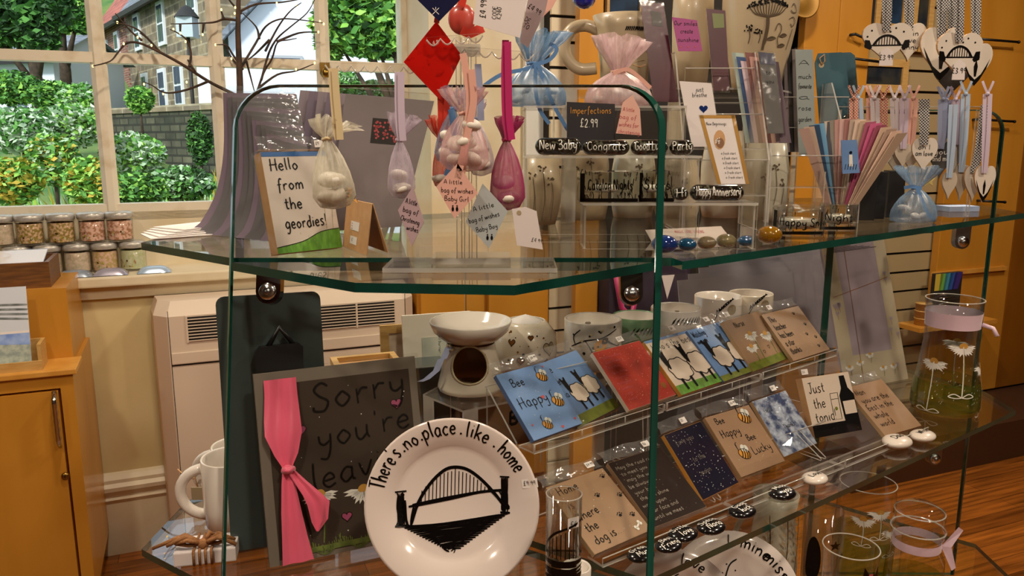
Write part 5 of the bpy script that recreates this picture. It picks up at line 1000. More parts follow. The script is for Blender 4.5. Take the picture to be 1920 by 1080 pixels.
g = MB().lathe([(fr(z) + .0015, z) for z in (.2 * hh, .21 * hh, .22 * hh, .235 * hh)], 'ribbon_pale', 40); g.tube([(.045, -.035, .21 * hh), (.06, -.05, .205 * hh), (.064, -.06, .19 * hh)], .005, 'ribbon_pale', 6); g.build('ribbon', t)
# ------------------------------------------------------------------ bottom shelf
def onshelf(x, y, Y):
    p = py(x, y, Y); return V((p.x, p.y, Z3 + .0006)), p.z - Z3
p, h = onshelf(1726, 945, 1.50); fr0 = [(.05, .003), (.056, .02), (.057, .08), (.055, h * .62), (.044, h * .7), (.044, h * .76)]; fr = prof_r(fr0); t = thing('storage_jar', 'lidded glass jar with daisies and a pink ribbon on the bottom shelf', 'jar', p)
MB().lathe([(0, .0008), (.045, .0008)] + fr0, 'clear_glass', 36).build('glass', t); MB().lathe([(.044, h * .76), (.05, h * .79), (.052, h * .84), (.046, h * .88), (.049, h * .91), (.047, h * .96), (.03, h * .995), (0, h)], 'clear_glass', 36).tube([(.051 * math.cos(a), .051 * math.sin(a), h * .83) for a in [2 * PI * k / 32 for k in range(32)]], .0016, 'acrylic_edge', 6, closed=True).tube([(.047 * math.cos(a), .047 * math.sin(a), h * .95) for a in [2 * PI * k / 32 for k in range(32)]], .0014, 'acrylic_edge', 6, closed=True).build('lid', t)
g = MB(); wash(g, 0, .004, h * .5, fr, 1); daisies3d(g, [(-PI / 2 - .1, h * .52), (-PI / 2 + 1.3, h * .4)], fr, .026, .08); g.build('painting', t)
g = MB().lathe([(.046, h * .70), (.0465, h * .73), (.046, h * .76)], 'ribbon_pale', 32); g.add([(.04, -.02, h * .73), (.055, -.03, h * .74), (.075, -.03, h * .86), (.066, -.028, h * .88), (.036, -.026, h * .74), (.058, -.034, h * .58), (.066, -.034, h * .6)], [(0, 1, 2, 3), (4, 5, 6, 1)], 'ribbon_pale'); g.build('ribbon', t)
p, h = onshelf(1628, 905, 1.62); fr0 = [(.035, .004), (.05, .03), (.062, .09), (.064, h * .6), (.058, h)]; fr = prof_r(fr0); t = thing('glass_bowl', 'stemless glass painted with daisies and green grass behind the jar', 'glass', p)
MB().lathe([(0, .0008)] + fr0, 'clear_glass', 36).tube([(.058 * math.cos(a), .058 * math.sin(a), h) for a in [2 * PI * k / 36 for k in range(36)]], .0012, 'acrylic_edge', 6, closed=True).build('glass', t); g = MB(); wash(g, 0, .02, h * .62, fr, 1); daisies3d(g, [(-PI / 2 - .5, h * .8), (-PI / 2 + .5, h * .72), (-PI / 2 + .05, h * .86)], fr, .026, .06); g.build('painting', t)
p, h = onshelf(1545, 955, 1.42); t = thing('star_tumbler', 'tall tumbler painted with black shapes and a star', 'glass', p); MB().lathe([(0, .0008), (.03, .0008), (.037, h), (.036, h), (.029, .01), (0, .01)], 'clear_glass', 32).build('glass', t)
g = MB(); f = cyl(.0372, 0, -PI / 2, .02); zz = h - .13
poly(g, [(-.038, zz + .01), (-.022, zz), (-.014, zz + .03), (-.016, zz + .07), (-.026, zz + .09), (-.036, zz + .07)], f, 'paint_black', smooth=True); poly(g, [((.011 if k % 2 == 0 else .0045) * math.sin(2 * PI * k / 10) + .008, h - .055 + (.011 if k % 2 == 0 else .0045) * math.cos(2 * PI * k / 10)) for k in range(10)], f, 'paint_black'); poly(g, [((.008 if k % 2 == 0 else .003) * math.sin(2 * PI * k / 10) + .024, h - .08 + (.008 if k % 2 == 0 else .003) * math.cos(2 * PI * k / 10)) for k in range(10)], f, 'paint_black'); g.build('painting', t)
p, h = onshelf(1596, 1025, 1.20); t = thing('cat_tumbler', 'clear tumbler with a thin round rim painted with a black cat', 'glass', p); MB().lathe([(0, .0008), (.034, .0008), (.044, h)], 'clear_glass', 36).tube([(.044 * math.cos(a), .044 * math.sin(a), h) for a in [2 * PI * k / 40 for k in range(40)]], .0011, 'acrylic_edge', 6, closed=True).build('glass', t)
g = MB(); f = cyl(.045, 0, -PI / 2); poly(g, [(-.002, h - .09), (.035, h - .09), (.036, h - .04), (.033, h - .015), (.026, h - .028), (.014, h - .028), (.004, h - .012), (.0, h - .04)], f, 'paint_black'); rectf(g, .012, h - .06, .02, h - .025, f, 'heart_red', .0008); g.build('painting', t)
p, h = onshelf(1455, 925, 1.43); t = thing('china_jug', 'white china jug drawn with leafy sprigs under the middle shelf', 'jug', p); pm('jug_pale', 'bdb9a6', .25, coat=.4)
g = MB().lathe([(0, .0008), (.035, .0008), (.046, h * .3), (.048, h * .6), (.038, h * .88), (.044, h), (.041, h), (.035, h * .88), (.044, h * .6), (0, h * .2)], 'jug_pale', 36); f = cyl(.0485, 0, -PI / 2)
for x0 in (-.025, .008, .035):
    stroke(g, [(x0, h * .6), (x0 + .004, h * .75), (x0, h * .93)], .0016, f, 'ink')
    for k in range(5):
        for s in (-1, 1): y = h * (.66 + .05 * k); poly(g, [(x0, y), (x0 + s * .008, y + .006), (x0 + s * .009, y + .014), (x0 + s * .002, y + .008)], f, 'stoneware')
handle(g, .045, h * .4, h * .85, .035, .006, 'jug_pale', R(150)); g.build('jug', t)
def shelf_plate(label, x, y, Y, rpx, txt, tilt, rz=0):
    c = py(x, y, Y); r = rpx * mpp(c); t = thing('side_plate', label, 'plate', Mx.Translation(c) @ Mx.Rotation(rz, 4, 'Z') @ Mx.Rotation(PI / 2 - R(tilt), 4, 'X')); g = MB().lathe([(0, -.01), (r * .6, -.01), (r * .7, -.002), (r, .006), (r, .008), (r * .7, .001), (r * .6, -.006), (0, -.006)], 'plate_white', 60)
    pf2 = lambda a, b_, h=0: V((a, b_, (lambda q_: -.006 if q_ < .6 else -.006 + (q_ - .6) * .07 if q_ < .7 else .001 + (q_ - .7) / .3 * .007)(math.hypot(a, b_) / r) + h + .0006))
    for wd_, a0 in txt: rr = r * .78; write(g, wd_, 0, 0, r * .17, lambda x_, y_, h=0, a0=a0: pf2((rr + y_) * math.cos(R(a0) - x_ / rr), (rr + y_) * math.sin(R(a0) - x_ / rr), h), 'paint_black', r * .02)
    q = random.Random(label)
    for k in range(16): a = q.uniform(.3, 2.8); disc(g, r * .55 * q.random() * math.cos(a), r * .55 * q.random() * math.sin(a), r * .012, pf2, 'paint_black', n=6)
    stroke(g, [(-r * .1, r * .2), (0, r * .5), (r * .12, r * .6)], r * .02, pf2, 'paint_black'); g.build('plate', t)
    pz_ = c.z - r * math.cos(R(tilt)) - Z3; MB().box((-.03, -.012, 0), (.03, .06, max(.004, pz_ - .002)), 'acrylic', side='acrylic_edge', M=t.matrix_world.inverted() @ Mx.Translation((c.x, c.y - r * math.sin(R(tilt)), Z3 + .0006))).build('rest', t)
shelf_plate('white plate lettered miss you leaning at the foot of the jug', 1372, 1132, 1.28, 132, (('I', 92), ('mine', 78), ('miss', 52), ('you', 28)), 24)
shelf_plate('white plate with small black dots below the pebbles', 1262, 1152, 1.24, 120, (('love', 80),), 20)
# ------------------------------------------------------------------ top shelf
def cut(name, label, cat, pts, p, n, th, m, draw=None, side=None, group=None, kids=None):
    """flat board whose outline is placed on the plane through p facing n; draw(g, L, fn) gets a pixel-to-board map"""
    if p.x == 0: p = py(pts[0][0], pts[0][1], p.y)
    n = n.normalized(); r = V((-n.y, n.x, 0)).normalized() if abs(n.z) < .99 else V((1, 0, 0)); u = n.cross(r); o = pp(*pts[0], p, n); M = basis(o, r, u, n)
    def L(x, y): d = pp(x, y, p, n) - o; return (d.dot(r), d.dot(u))
    t = thing(name, label, cat, M, group); g = MB(); P = [L(*q_) for q_ in pts]
    ar = sum(P[i - 1][0] * P[i][1] - P[i][0] * P[i - 1][1] for i in range(len(P)))
    if ar < 0: P = P[::-1]
    g.prism(P, -th, 0, m, side=side)
    if draw: draw(g, L, flat())
    g.build(kids or name.split('_')[-1] if (kids or name.split('_')[-1]) != name else 'board', t); return t, L, M
def face(yaw=0, lean=0): return V((math.sin(R(yaw)) * math.cos(R(lean)), -math.cos(R(yaw)) * math.cos(R(lean)), math.sin(R(lean))))
def txt(g, L, fn, s, x, y, cap, m='ink', rot=0, wd=None, h=H1, wx=1, to=None):
    """lettering that starts at pixel (x, y) with capital height cap in pixels; `to` = end pixel x"""
    a = L(x, y); b_ = L(x + 10, y); k = math.hypot(b_[0] - a[0], b_[1] - a[1]) / 10; rt_ = math.atan2(b_[1] - a[1], b_[0] - a[0]) + R(rot)
    if to: wx = (to - x) * k / math.cos(R(rot)) / textw(s, cap * k)
    write(g, s, 0, 0, cap * k, shift(fn, a[0], a[1], 1, rt_), m, (wd or cap * .1) * k, h, wx=wx)
def PG(g, L, fn, pts, m, h=H1, sm=False): poly(g, [L(*q_) for q_ in pts], fn, m, h, sm)
def ST(g, L, fn, pts, wd, m, h=H1, sm=True):
    k = math.dist(L(0, 0), L(1, 0)); stroke(g, [L(*q_) for q_ in pts], wd * k, fn, m, h, smooth=sm)
def ys(Y, z=Z1 + .001):
    q_ = V((0, Y, z)) - CAM; return 540 - F * q_.dot(UPV) / q_.dot(FWD)
# curved card packs at the left
pm('pack_sage', '6f6d70', .4, col2='5f5e63', scale=4); pm('pack_mauve', '857685', .45, col2='75667a', scale=4); pm('pack_slate', '746a6a', .5, col2='84787a', scale=4)
def lerp(a, b_, t): return tuple(a[i] + (b_[i] - a[i]) * t for i in range(len(a)))
for k in range(11):
    TL, TR, BR, BL = (418 + 9 * k, 174 + 8.5 * k), (556 + 2 * k, 176 + 10 * k), (584 + 2 * k, ys(1.41 - .012 * k)), (352 + 15 * k, ys(1.41 - .012 * k)); Yb = 1.41 - .012 * k; Yt = Yb + .03
    def sh(a, b_, off=0, dy=0):
        bow = math.sin(PI * b_) * .0; l = lerp(BL, TL, b_); r = lerp(BR, TR, b_); l = (l[0] + (1 - b_) ** 2 * 0 + math.sin(PI * b_ ** .7) * (34 - 2 * k), l[1]); q_ = lerp(l, r, a); p = py(q_[0], q_[1] - dy, Yb + (Yt - Yb) * b_ + off + .02 * (1 - a) ** 2); p.z = max(p.z, Z1 + .0012); return p
    o = py(*BL, Yb); t = thing('card_pack', 'tall grey card pack in clear film, fanned at the left end of the top shelf', 'card pack', V((o.x, o.y, o.z)), 'fanned card packs at the left of the top shelf'); g = MB(); lo = 0
    g.grid(lambda a, b_: sh(a, b_) - o + V((0, 0, lo * (1 - b_))), 8, 12, ('pack_mauve', 'pack_sage', 'pack_sage')[k % 3]); g.grid(lambda a, b_: sh(a, b_, .003) - o + V((0, 0, lo * (1 - b_))), 8, 12, 'pack_sage'); g.build('card', t)
    MB().grid(lambda a, b_: sh(a * 1.04 - .02, b_ * 1.03, -.003) - o + V((0, 0, lo * max(0, 1 - b_))), 8, 12, 'cello').grid(lambda a, b_: sh(a, 1 + .05 * b_, -.001 + .002 * math.sin(a * 11 + b_ * 4)) - o, 12, 2, 'cello_crinkle').build('film', t)
for k in range(6):
    x0 = 563 + 17 * k; Yk = 1.57 - .024 * k; P = [(x0, 169 + 1.5 * k), (x0 + 166, 182 + 1.5 * k), (x0 + 104, ys(Yk) - 10), (x0 - 36, ys(Yk) - 1)]
    t, L, M = cut('lilac_card_pack', 'large lilac card pack in film leaning behind the hanging bags' if k < 5 else 'front grey lilac card pack with a small dark red square picture', 'card pack', P, V((0, Yk, Z1)), face(3, 8), .004, ('pack_lilac', 'pack_mauve')[k % 2] if k < 5 else 'pack_slate', (lambda g, L, f: (PG(g, L, f, [(699, 221), (748, 225), (742, 272), (694, 268)], 'bay_dark'), [disc(g, *L(random.uniform(702, 740), random.uniform(228, 266)), .0022, f, 'heart_red', .0007, n=6) for _ in range(40)])) if k == 5 else None, 'pack_mauve', 'lilac card packs behind the hanging bags' if k < 5 else None, 'card')
    q_ = [L(*z) for z in P]; MB().prism([(q_[3][0] - .004, q_[3][1] + .002), (q_[2][0] + .004, q_[2][1]), (q_[1][0] + .005, q_[1][1] + .012), (q_[0][0] - .004, q_[0][1] + .012)], -.006, .003, 'cello').build('film', t)
for k in range(5):
    p = pz(318 + 8 * k, 447 - 2 * k, Z1); t = tag(MB().box((-.06, -.045, 0), (.06, .045, .0015), 'paper').build('paper_sheet', None, Mx.Translation((p.x + .0, p.y + .05, Z1 + .0008 + .0022 * k)) @ Mx.Rotation(R(35 + 6 * k), 4, 'Z')), 'white paper sheet lying at the left tip of the top shelf', 'paper', 'paper sheets on the top shelf')
# Hello block and kraft tent card
def d_hello(g, W, H, f):
    rectf(g, 0, H * .955, W, H, f, 'tile_blue_ink', .0003); poly(g, [(0, 0), (W, 0), (W, H * .2), (W * .7, H * .18), (W * .4, H * .1), (0, H * .06)], f, 'green_paint', .0003); stroke(g, [(0, H * .06), (W * .4, H * .1), (W * .7, H * .18), (W, H * .2)], .0012, f, 'ink', .0006)
    for s, x, y in (('Hello', .1, .82), ('from', .16, .62), ('the', .22, .43), ('geordies!', .18, .24)): write(g, s, W * x, H * y, H * .115, f, 'paint_black', .0022, wx=.95 if s != 'geordies!' else .8)
    rectf(g, W * .78, H * .42, W, H * .47, f, 'paint_black'); stroke(g, [(W * .82, H * .42), (W * .8, H * .2)], .001, f, 'stoneware'); stroke(g, [(W * .94, H * .44), (W * .9, H * .2)], .001, f, 'stoneware'); dots(g, 14, W, H, f, 'stoneware', .0006, 21)
pm('tile_blue_ink', '2a5f9c', .4); pm('hello_face', 'cfc3b8', .45, coat=.2)
HB = tile('cream block lettered Hello from the geordies with a green hill', (521, 483), (645, 469), (488, 290), (612, 281), Z1 + .0008, 'hello_face', d_hello, 'kraft', th=.022, price='$9', sx=.82, name='painted_block')
bpy.data.objects['painted_block'].matrix_world.translation = bpy.data.objects['painted_block'].matrix_world.translation + V((-.010, .035, 0))
def d_kraft(g, W, H, f):
    rectf(g, W * .28, H * .4, W * .62, H * .58, f, 'paper', .0004); rectf(g, W * .3, H * .12, W * .58, H * .28, f, 'paper', .0004)
    for k in range(3): write(g, 'local art', W * .31, H * (.52 - k * .05), H * .03, f, 'heart_pink', .0006, n=2, wx=.5)
    write(g, '47', W * .36, H * .17, H * .07, f, 'ink', .0009)
M, W, H = fitM((645, 469), (692, 488), (656, 378), (707, 387), Z1 + .0008, 8); M.translation += V((-.012, .046, 0)); t = thing('kraft_tag', 'folded brown kraft tag with two small stickers at the front shelf edge', 'tag', M); g = MB().box((0, 0, -.0012), (W, H, 0), 'kraft'); d_kraft(g, W, H, flat()); g.build('front_leaf', t); MB().box((0, 0, -.0012), (W, H, 0), 'kraft', M=Mx.Translation((0, H, -.0014)) @ Mx.Rotation(R(24), 4, 'X') @ Mx.Translation((0, -H, 0))).build('back_leaf', t)
# hook stand
hp = pz(884, 492, Z1); hp = V((hp.x, hp.y - .03, hp.z)); HY_ = hp.y; t = thing('hook_stand', 'clear acrylic hook stand carrying the organza bags', 'stand', V((hp.x, hp.y, Z1 + .0006)))
def hl(x, y, dy=0): return py(x, y, HY_ + dy) - t.location
g = MB().box((-.11, -.06, 0), (.115, .035, .006), 'acrylic', side='acrylic_edge').box((-.05, -.03, .006), (.055, .033, .014), 'acrylic', side='acrylic_edge'); g.build('base', t)
for x, dy in ((862, .0), (876, .012), (890, 0)): g = MB(); g.tube([hl(x, 486, dy), hl(x - 2, 70, dy)], .0042, 'acrylic', 12).tube([hl(x - 5, 484, dy - .002), hl(x - 7, 72, dy - .002)], .0007, 'acrylic_edge', 5).tube([hl(x + 4, 484, dy - .002), hl(x + 2, 72, dy - .002)], .0007, 'acrylic_edge', 5); g.build('rod', t)
def railpts(x0, y0, x1, y1, n, amp=12):
    up = [(x0, y0), (x1, y1)]; lo = []
    for i in range(n * 6 + 1): q_ = lerp((x1, y1 + 5), (x0, y0 + 5), i / (n * 6)); lo.append((q_[0], q_[1] + amp * abs(math.sin(PI * i / 6))))
    return up + lo
for (x0, y0, x1, y1, n, dy) in ((610, 117, 806, 122, 8, -.012), (845, 86, 1000, 98, 6, -.012), (800, 70, 905, 62, 4, -.03)):
    P = [hl(x, y, dy) for x, y in railpts(x0, y0, x1, y1, n)]; MB().prism([(p.x, p.z) for p in P], P[0].y, P[0].y + .003, 'acrylic', side='acrylic_edge', fn=lambda a, b_, h: V((a, h, b_))).tube([p + V((0, -.001, 0)) for p in P[2:]], .0011, 'acrylic_edge', 5).build('arm', t)
MB().tube([hl(806, 123, -.012), hl(818, 108, -.012), hl(860, 107, -.006)], .0025, 'acrylic_edge', 6).build('arm', t); g = MB()
for k in range(3): g.box(tuple(hl(848, 92 + k * 6) - V((0, .004, 0))), tuple(hl(900, 86 + k * 6) + V((0, .018, .002))), 'acrylic', side='acrylic_edge')
g.build('collar', t)
# organza bags
for k, c, d_ in (('org_cream', 'e4dec8', .4), ('org_lilac', 'd2c4d4', .4), ('org_pink', 'e2b4b4', .36), ('org_pale_pink', 'e4c4c6', .55), ('org_blue', '6f9cc4', .5), ('org_ice', '8fb0cf', .4), ('org_magenta', 'b0246c', .62), ('org_red', 'd23a1c', .6), ('org_blue_grey', '93a0bd', .38)): sheer(k, c, d_)
for k, c in (('rib_cream', 'd2bf94'), ('rib_lilac', 'c4b4c6'), ('rib_pink', 'd9a494'), ('rib_magenta', 'b01e62'), ('rib_red', 'c4301c'), ('rib_blue', '5884b8'), ('rib_grey', '8a93b0')): pm(k, c, .4, sheen=.4)
pm('stone_white', 'e0dace', .5, col2='d0c8ba', scale=30)
def ribbon(g, pts, wd, m, nrm=V((0, -1, 0))):
    pts = [V(p) for p in pts]; vs = []; n = len(pts)
    for i, p in enumerate(pts):
        d = (pts[min(i + 1, n - 1)] - pts[max(i - 1, 0)]).normalized(); s = d.cross(nrm); s = s.normalized() if s.length > .05 else V((1, 0, 0)); vs += [p - s * wd / 2, p + s * wd / 2]
    g.add(vs, [(2 * i, 2 * i + 1, 2 * i + 3, 2 * i + 2) for i in range(n - 1)], m, True)
def crom3(p, n=5):
    xy = crom([(q_[0], q_[1]) for q_ in p], n); xz = crom([(q_[0], q_[2]) for q_ in p], n); return [V((a[0], a[1], b_[1])) for a, b_ in zip(xy, xz)]
def bag(label, x, yb, yn, wpx, fpx, yf, Y, m, rm, loop=None, flat_=.6, tilt=0, stones=0, slabel=None, base=None, fdx=0, seed=1, stand=False, tail=None, sr=.011, drop=0):
    b0 = py(x, yb, Y)
    if base is not None: b0.z = base
    s = mpp(b0); H = (yb - yn) * s; rb = wpx * s / 2; rf = fpx * s / 2; Hf = (yn - yf) * s
    t = thing('organza_bag', label, 'gift bag', Mx.Translation(b0) @ Mx.Rotation(tilt, 4, 'Y')); q = random.Random(seed); ph = [q.uniform(0, 6) for _ in range(4)]; rn = rb * .16
    def wob(a, z, r): k = max(0, (z - H * .35) / (H * .65)) if z < H else 1.6; return r * (1 + .05 * math.sin(3 * a + ph[0]) + (.16 * math.sin(9 * a + ph[1]) + .1 * math.sin(15 * a + ph[2])) * k)
    pr = [(rb * (.15 if not stand else .7), 0), (rb * (.7 if not stand else .98), H * .04), (rb, H * .18), (rb * .97, H * .34), (rb * .84, H * .52), (rb * .6, H * .72), (rb * .34, H * .88), (rn * 1.2, H * .96), (rn, H), (rn * 1.3, H + Hf * .08), (rf * .5, H + Hf * .35), (rf * .82, H + Hf * .7), (rf, H + Hf)]
    sh_ = Mx(); g = MB(); n0 = len(g.v); g.lathe(pr, m, 54, wob=wob, sy=flat_)
    for i in range(n0, len(g.v)):
        v_ = g.v[i]
        if v_.z > H: v_.x += fdx * s * ((v_.z - H) / max(Hf, 1e-6)) ** 1.2; v_.z += drop * s * max(0, v_.x / rf) * ((v_.z - H) / max(Hf, 1e-6)) + .004 * math.sin(5 * math.atan2(v_.y, v_.x)) * ((v_.z - H) / max(Hf, 1e-6))
    g.build('pouch', t)
    g = MB().tube([(rn * 1.25 * math.cos(a), rn * 1.25 * flat_ * math.sin(a), H + .001 * math.sin(3 * a)) for a in [2 * PI * k / 16 for k in range(16)]], .0022, rm, 6, closed=True)
    inv = t.matrix_world.inverted()
    if loop:
        for i, lp in enumerate(loop): ribbon(g, crom3([inv @ py(a, b_, Y - .012 - .003 * i) for a, b_ in lp]), .0085 if not stand else .007, rm)
    g.build('ribbon', t)
    for k in range(stones):
        a = 2 * PI * k / max(1, stones) + .5; ro = max(.002, rb * .86 - sr * 1.15) * (.9 if stones > 2 else .5); lv = k // 4
        hp_ = Mx.Translation(t.matrix_world @ V((ro * math.cos(a), ro * flat_ * math.sin(a) * .45, sr * .75 + H * .07 + sr * 1.5 * (k % 2) + lv * sr * 1.6))) @ Mx.Rotation(q.uniform(0, 3), 4, 'Z') @ Mx.Rotation(q.uniform(-.8, .8), 4, 'X')
        st = MB().ball((0, 0, 0), sr, 'stone_white', 1.15, .95, .62, 14, 8); tag(st.build('white_stone', None, hp_), slabel, 'stone', 'stones: ' + slabel)
    return t
t = bag('cream organza bag hanging by a long cream ribbon at the left', 628, 392, 262, 80, 78, 222, 1.02, 'org_cream', 'rib_cream', [[(622, 128), (625, 180), (630, 240), (634, 262)], [(628, 128), (631, 180), (636, 235), (638, 262)]], stones=4, slabel='white stone inside the cream organza bag', fdx=20, seed=3, tilt=R(-4), drop=-16, sr=.014)
g = MB(); q = random.Random(5)
for k in range(60): a = q.uniform(0, 6.28); r = .018 * q.random() ** .5; z = q.uniform(.008, .024); p = V((.012 + r * math.cos(a), r * .5 * math.sin(a), z)); g.add([p, p + V((q.uniform(-.005, .005), q.uniform(-.003, .003), q.uniform(-.004, .006))), p + V((q.uniform(-.005, .005), q.uniform(-.003, .003), .003))], [(0, 1, 2)], q.choice(['leaf_dark', 'maple_dark', 'leaf_mid', 'bee_yellow']))
o = g.build('dried_herbs', None, t.matrix_world.copy()); tag(o, 'dried herbs and petals at the bottom of the cream organza bag', 'herbs', kind='stuff')
bag('narrow pale lilac organza bag hanging second from the left', 752, 372, 264, 52, 50, 218, 1.03, 'org_lilac', 'rib_lilac', [[(746, 135), (746, 180), (748, 232), (752, 264)], [(752, 135), (752, 190), (754, 240), (756, 264)]], stones=3, slabel='white stone inside the narrow lilac bag', fdx=10, seed=4, drop=-6)
bag('pale pink organza bag in the middle cluster, in front of the rods', 872, 322, 215, 92, 70, 172, 1.00, 'org_pink', 'rib_pink', [[(868, 100), (876, 150), (880, 200), (870, 300), (862, 345)], [(884, 130), (888, 180), (884, 215), (868, 290), (858, 335)]], stones=6, slabel='white stone inside the pale pink bag of the cluster', seed=5, sr=.0135)
bag('blue grey organza bag tucked left behind the pink one', 838, 308, 205, 50, 46, 170, 1.04, 'org_blue_grey', 'rib_blue', [[(846, 205), (852, 250), (848, 290), (838, 330)]], stones=3, slabel='white stone inside the blue grey bag at the left of the cluster', seed=6, tilt=R(8), sr=.0135)
bag('smoky lilac organza bag at the right of the cluster', 904, 330, 225, 50, 40, 195, 1.045, 'org_lilac', 'rib_grey', [[(896, 120), (900, 180), (902, 226)]], stones=3, slabel='white stone inside the smoky lilac bag', seed=7, tilt=R(-6), sr=.0135)
bag('bright magenta organza bag hanging by a magenta ribbon', 950, 394, 264, 66, 44, 226, 1.02, 'org_magenta', 'rib_magenta', [[(948, 75), (946, 140), (948, 220), (955, 262)], [(952, 78), (953, 140), (955, 220), (960, 262)]], stones=3, slabel='white stone inside the magenta bag', seed=8, fdx=6, sr=.013)
bag('small red organza bag with an upturned frill behind the red glass square', 826, 352, 264, 30, 40, 224, 1.06, 'org_red', 'rib_red', [[(826, 175), (827, 220), (826, 264)], [(838, 165), (838, 210), (830, 264)],], stones=1, slabel='white stone inside the small red bag', seed=9)
# tags on the bags
def d_tag(lines, feet=None, m='ink'):
    def d(g, L, f):
        for s, x, y, cap, to in lines: txt(g, L, f, s, x, y, cap, m, rot=lines_rot[0], to=to)
        if feet:
            for dx in (-4, 4): disc(g, *L(feet[0] + dx, feet[1]), .0016, f, m, ry=.003, n=8); disc(g, *L(feet[0] + dx, feet[1] - 6), .001, f, m, n=6)
    return d
pm('tag_pink', 'dca99a', .6); pm('tag_blue', 'a9b0b0', .6); pm('tag_lilac', 'b49aa0', .6)
lines_rot = [-3]; cut('gift_tag', 'pink diamond tag lettered a little bag of wishes Baby Girl', 'tag', [(818, 350), (858, 306), (896, 362), (852, 410)], V((0, .985, 1.4)), face(0), .001, 'tag_pink', d_tag([('A little', 832, 344, 8, 868), ('bag of wishes', 827, 360, 9, 888), ('Baby Girl', 833, 376, 9, 880)], (853, 392)))
lines_rot = [14]; cut('gift_tag', 'pale blue diamond tag lettered a little bag of wishes Baby Boy', 'tag', [(873, 416), (905, 344), (952, 396), (917, 466)], V((0, 1.0, 1.4)), face(6), .001, 'tag_blue', d_tag([('A little', 888, 397, 9, 928), ('bag of wishes', 880, 419, 9, 938), ('Baby Boy', 894, 436, 9, 934)], (918, 446)))
lines_rot = [-16]; cut('gift_tag', 'lilac diamond tag hanging under the narrow lilac bag', 'tag', [(746, 394), (774, 350), (795, 416), (772, 462)], V((0, 1.01, 1.4)), face(-12), .001, 'tag_lilac', d_tag([('A little', 760, 380, 9, 782), ('bag of', 755, 396, 9, 784), ('Christening', 751, 412, 9, 786), ('wishes', 762, 430, 9, 784)]))
lines_rot = [-14]; cut('price_tag', 'plain white price tag under the magenta bag', 'tag', [(960, 392), (985, 388), (1006, 396), (1018, 468), (969, 460)], V((0, 1.0, 1.4)), face(0), .001, 'card_white', lambda g, L, f: (txt(g, L, f, '$4.99', 996, 452, 7, rot=-12), disc(g, *L(973, 399), .003, f, 'stoneware')))
# red, navy and plain cards at the head of the stand
m, nt, out = newmat('red_glass'); L_ = nt.links.new; b = nd(nt, 'ShaderNodeBsdfPrincipled'); b.inputs['Roughness'].default_value = .08; b.inputs['Coat Weight'].default_value = 1; n1 = nd(nt, 'ShaderNodeTexNoise'); n1.inputs['Scale'].default_value = 75; n1.inputs['Detail'].default_value = 4
rr_ = nd(nt, 'ShaderNodeValToRGB'); rr_.color_ramp.elements[0].color = lin('4c0608'); rr_.color_ramp.elements[1].color = lin('d01c14'); rr_.color_ramp.elements[0].position = .22; rr_.color_ramp.elements[1].position = .44; tl = nd(nt, 'ShaderNodeBsdfTranslucent'); mx_ = nd(nt, 'ShaderNodeMixShader'); mx_.inputs[0].default_value = .45
tc_ = texco(nt); L_(tc_.outputs[0], n1.inputs['Vector']); L_(n1.outputs[0], rr_.inputs[0]); L_(rr_.outputs[0], b.inputs['Base Color']); L_(rr_.outputs[0], tl.inputs[0]); L_(b.outputs[0], mx_.inputs[1]); L_(tl.outputs[0], mx_.inputs[2]); L_(mx_.outputs[0], out.inputs[0])
pm('navy_card', '14183c', .3, coat=.3)
t, L, M = cut('glass_square', 'mottled red glass square hanging corner down on the hook stand', 'ornament', [(757, 116), (818, 40), (866, 104), (826, 188)], V((0, 1.035, 1.5)), face(10), .004, 'red_glass', lambda g, L, f: (txt(g, L, f, '4.9', 812, 84, 7, 'petal_white', rot=10)), kids='pane'); g = MB(); a = L(806, 46); b_ = L(828, 30); ribbon(g, [(L(818, 44)[0], L(818, 44)[1], .003), (L(822, 20)[0], L(822, 20)[1], .004), (L(824, -10)[0], L(824, -10)[1], .004)], .007, 'rib_red', V((0, 0, 1))); g.build('ribbon', t)
cut('hanging_card', 'dark navy card with a small white cross at the very top', 'card', [(781, -2), (823, 40), (864, -2), (823, -44)], V((0, 1.02, 1.5)), face(0), .002, 'navy_card', lambda g, L, f: [ST(g, L, f, l, 1.6, 'petal_white', sm=False) for l in ([(811, 15), (823, 27)], [(823, 15), (811, 27)], [(817, 13), (817, 18)])])
p = py(866, 36, 1.07); t = thing('red_bauble', 'pinkish red round hanging decoration behind the rods', 'ornament', p); pm('bauble_red', 'b8483c', .3, coat=.4); MB().ball((0, 0, 0), .018, 'bauble_red', 1, .5, 1.1, 20, 12).build('ball', t); g = MB(); ribbon(g, [(0, -.012, .015), (.008, -.012, .04), (.012, -.012, .07)], .01, 'rib_red'); ribbon(g, [(0, -.012, -.015), (.01, -.014, -.02), (.028, -.012, -.012)], .012, 'rib_red'); g.build('ribbon', t)
def d_price(s1, s2, s3, x, y, m='ink', rot=85): return lambda g, L, f: (txt(g, L, f, s1, x, y, 11, m, rot=rot), txt(g, L, f, s2, x + 20, y + 2, 8, m, rot=rot), txt(g, L, f, s3, x + 29, y + 2, 8, m, rot=rot))
cut('price_card', 'pale pink price card hanging at the head of the stand', 'card', [(887, 45), (894, -12), (990, -12), (975, 71), (930, 58)], V((0, 1.0, 1.5)), face(0), .001, 'card_white', d_price('$4.99', 'CODE', 'K240', 910, 34))
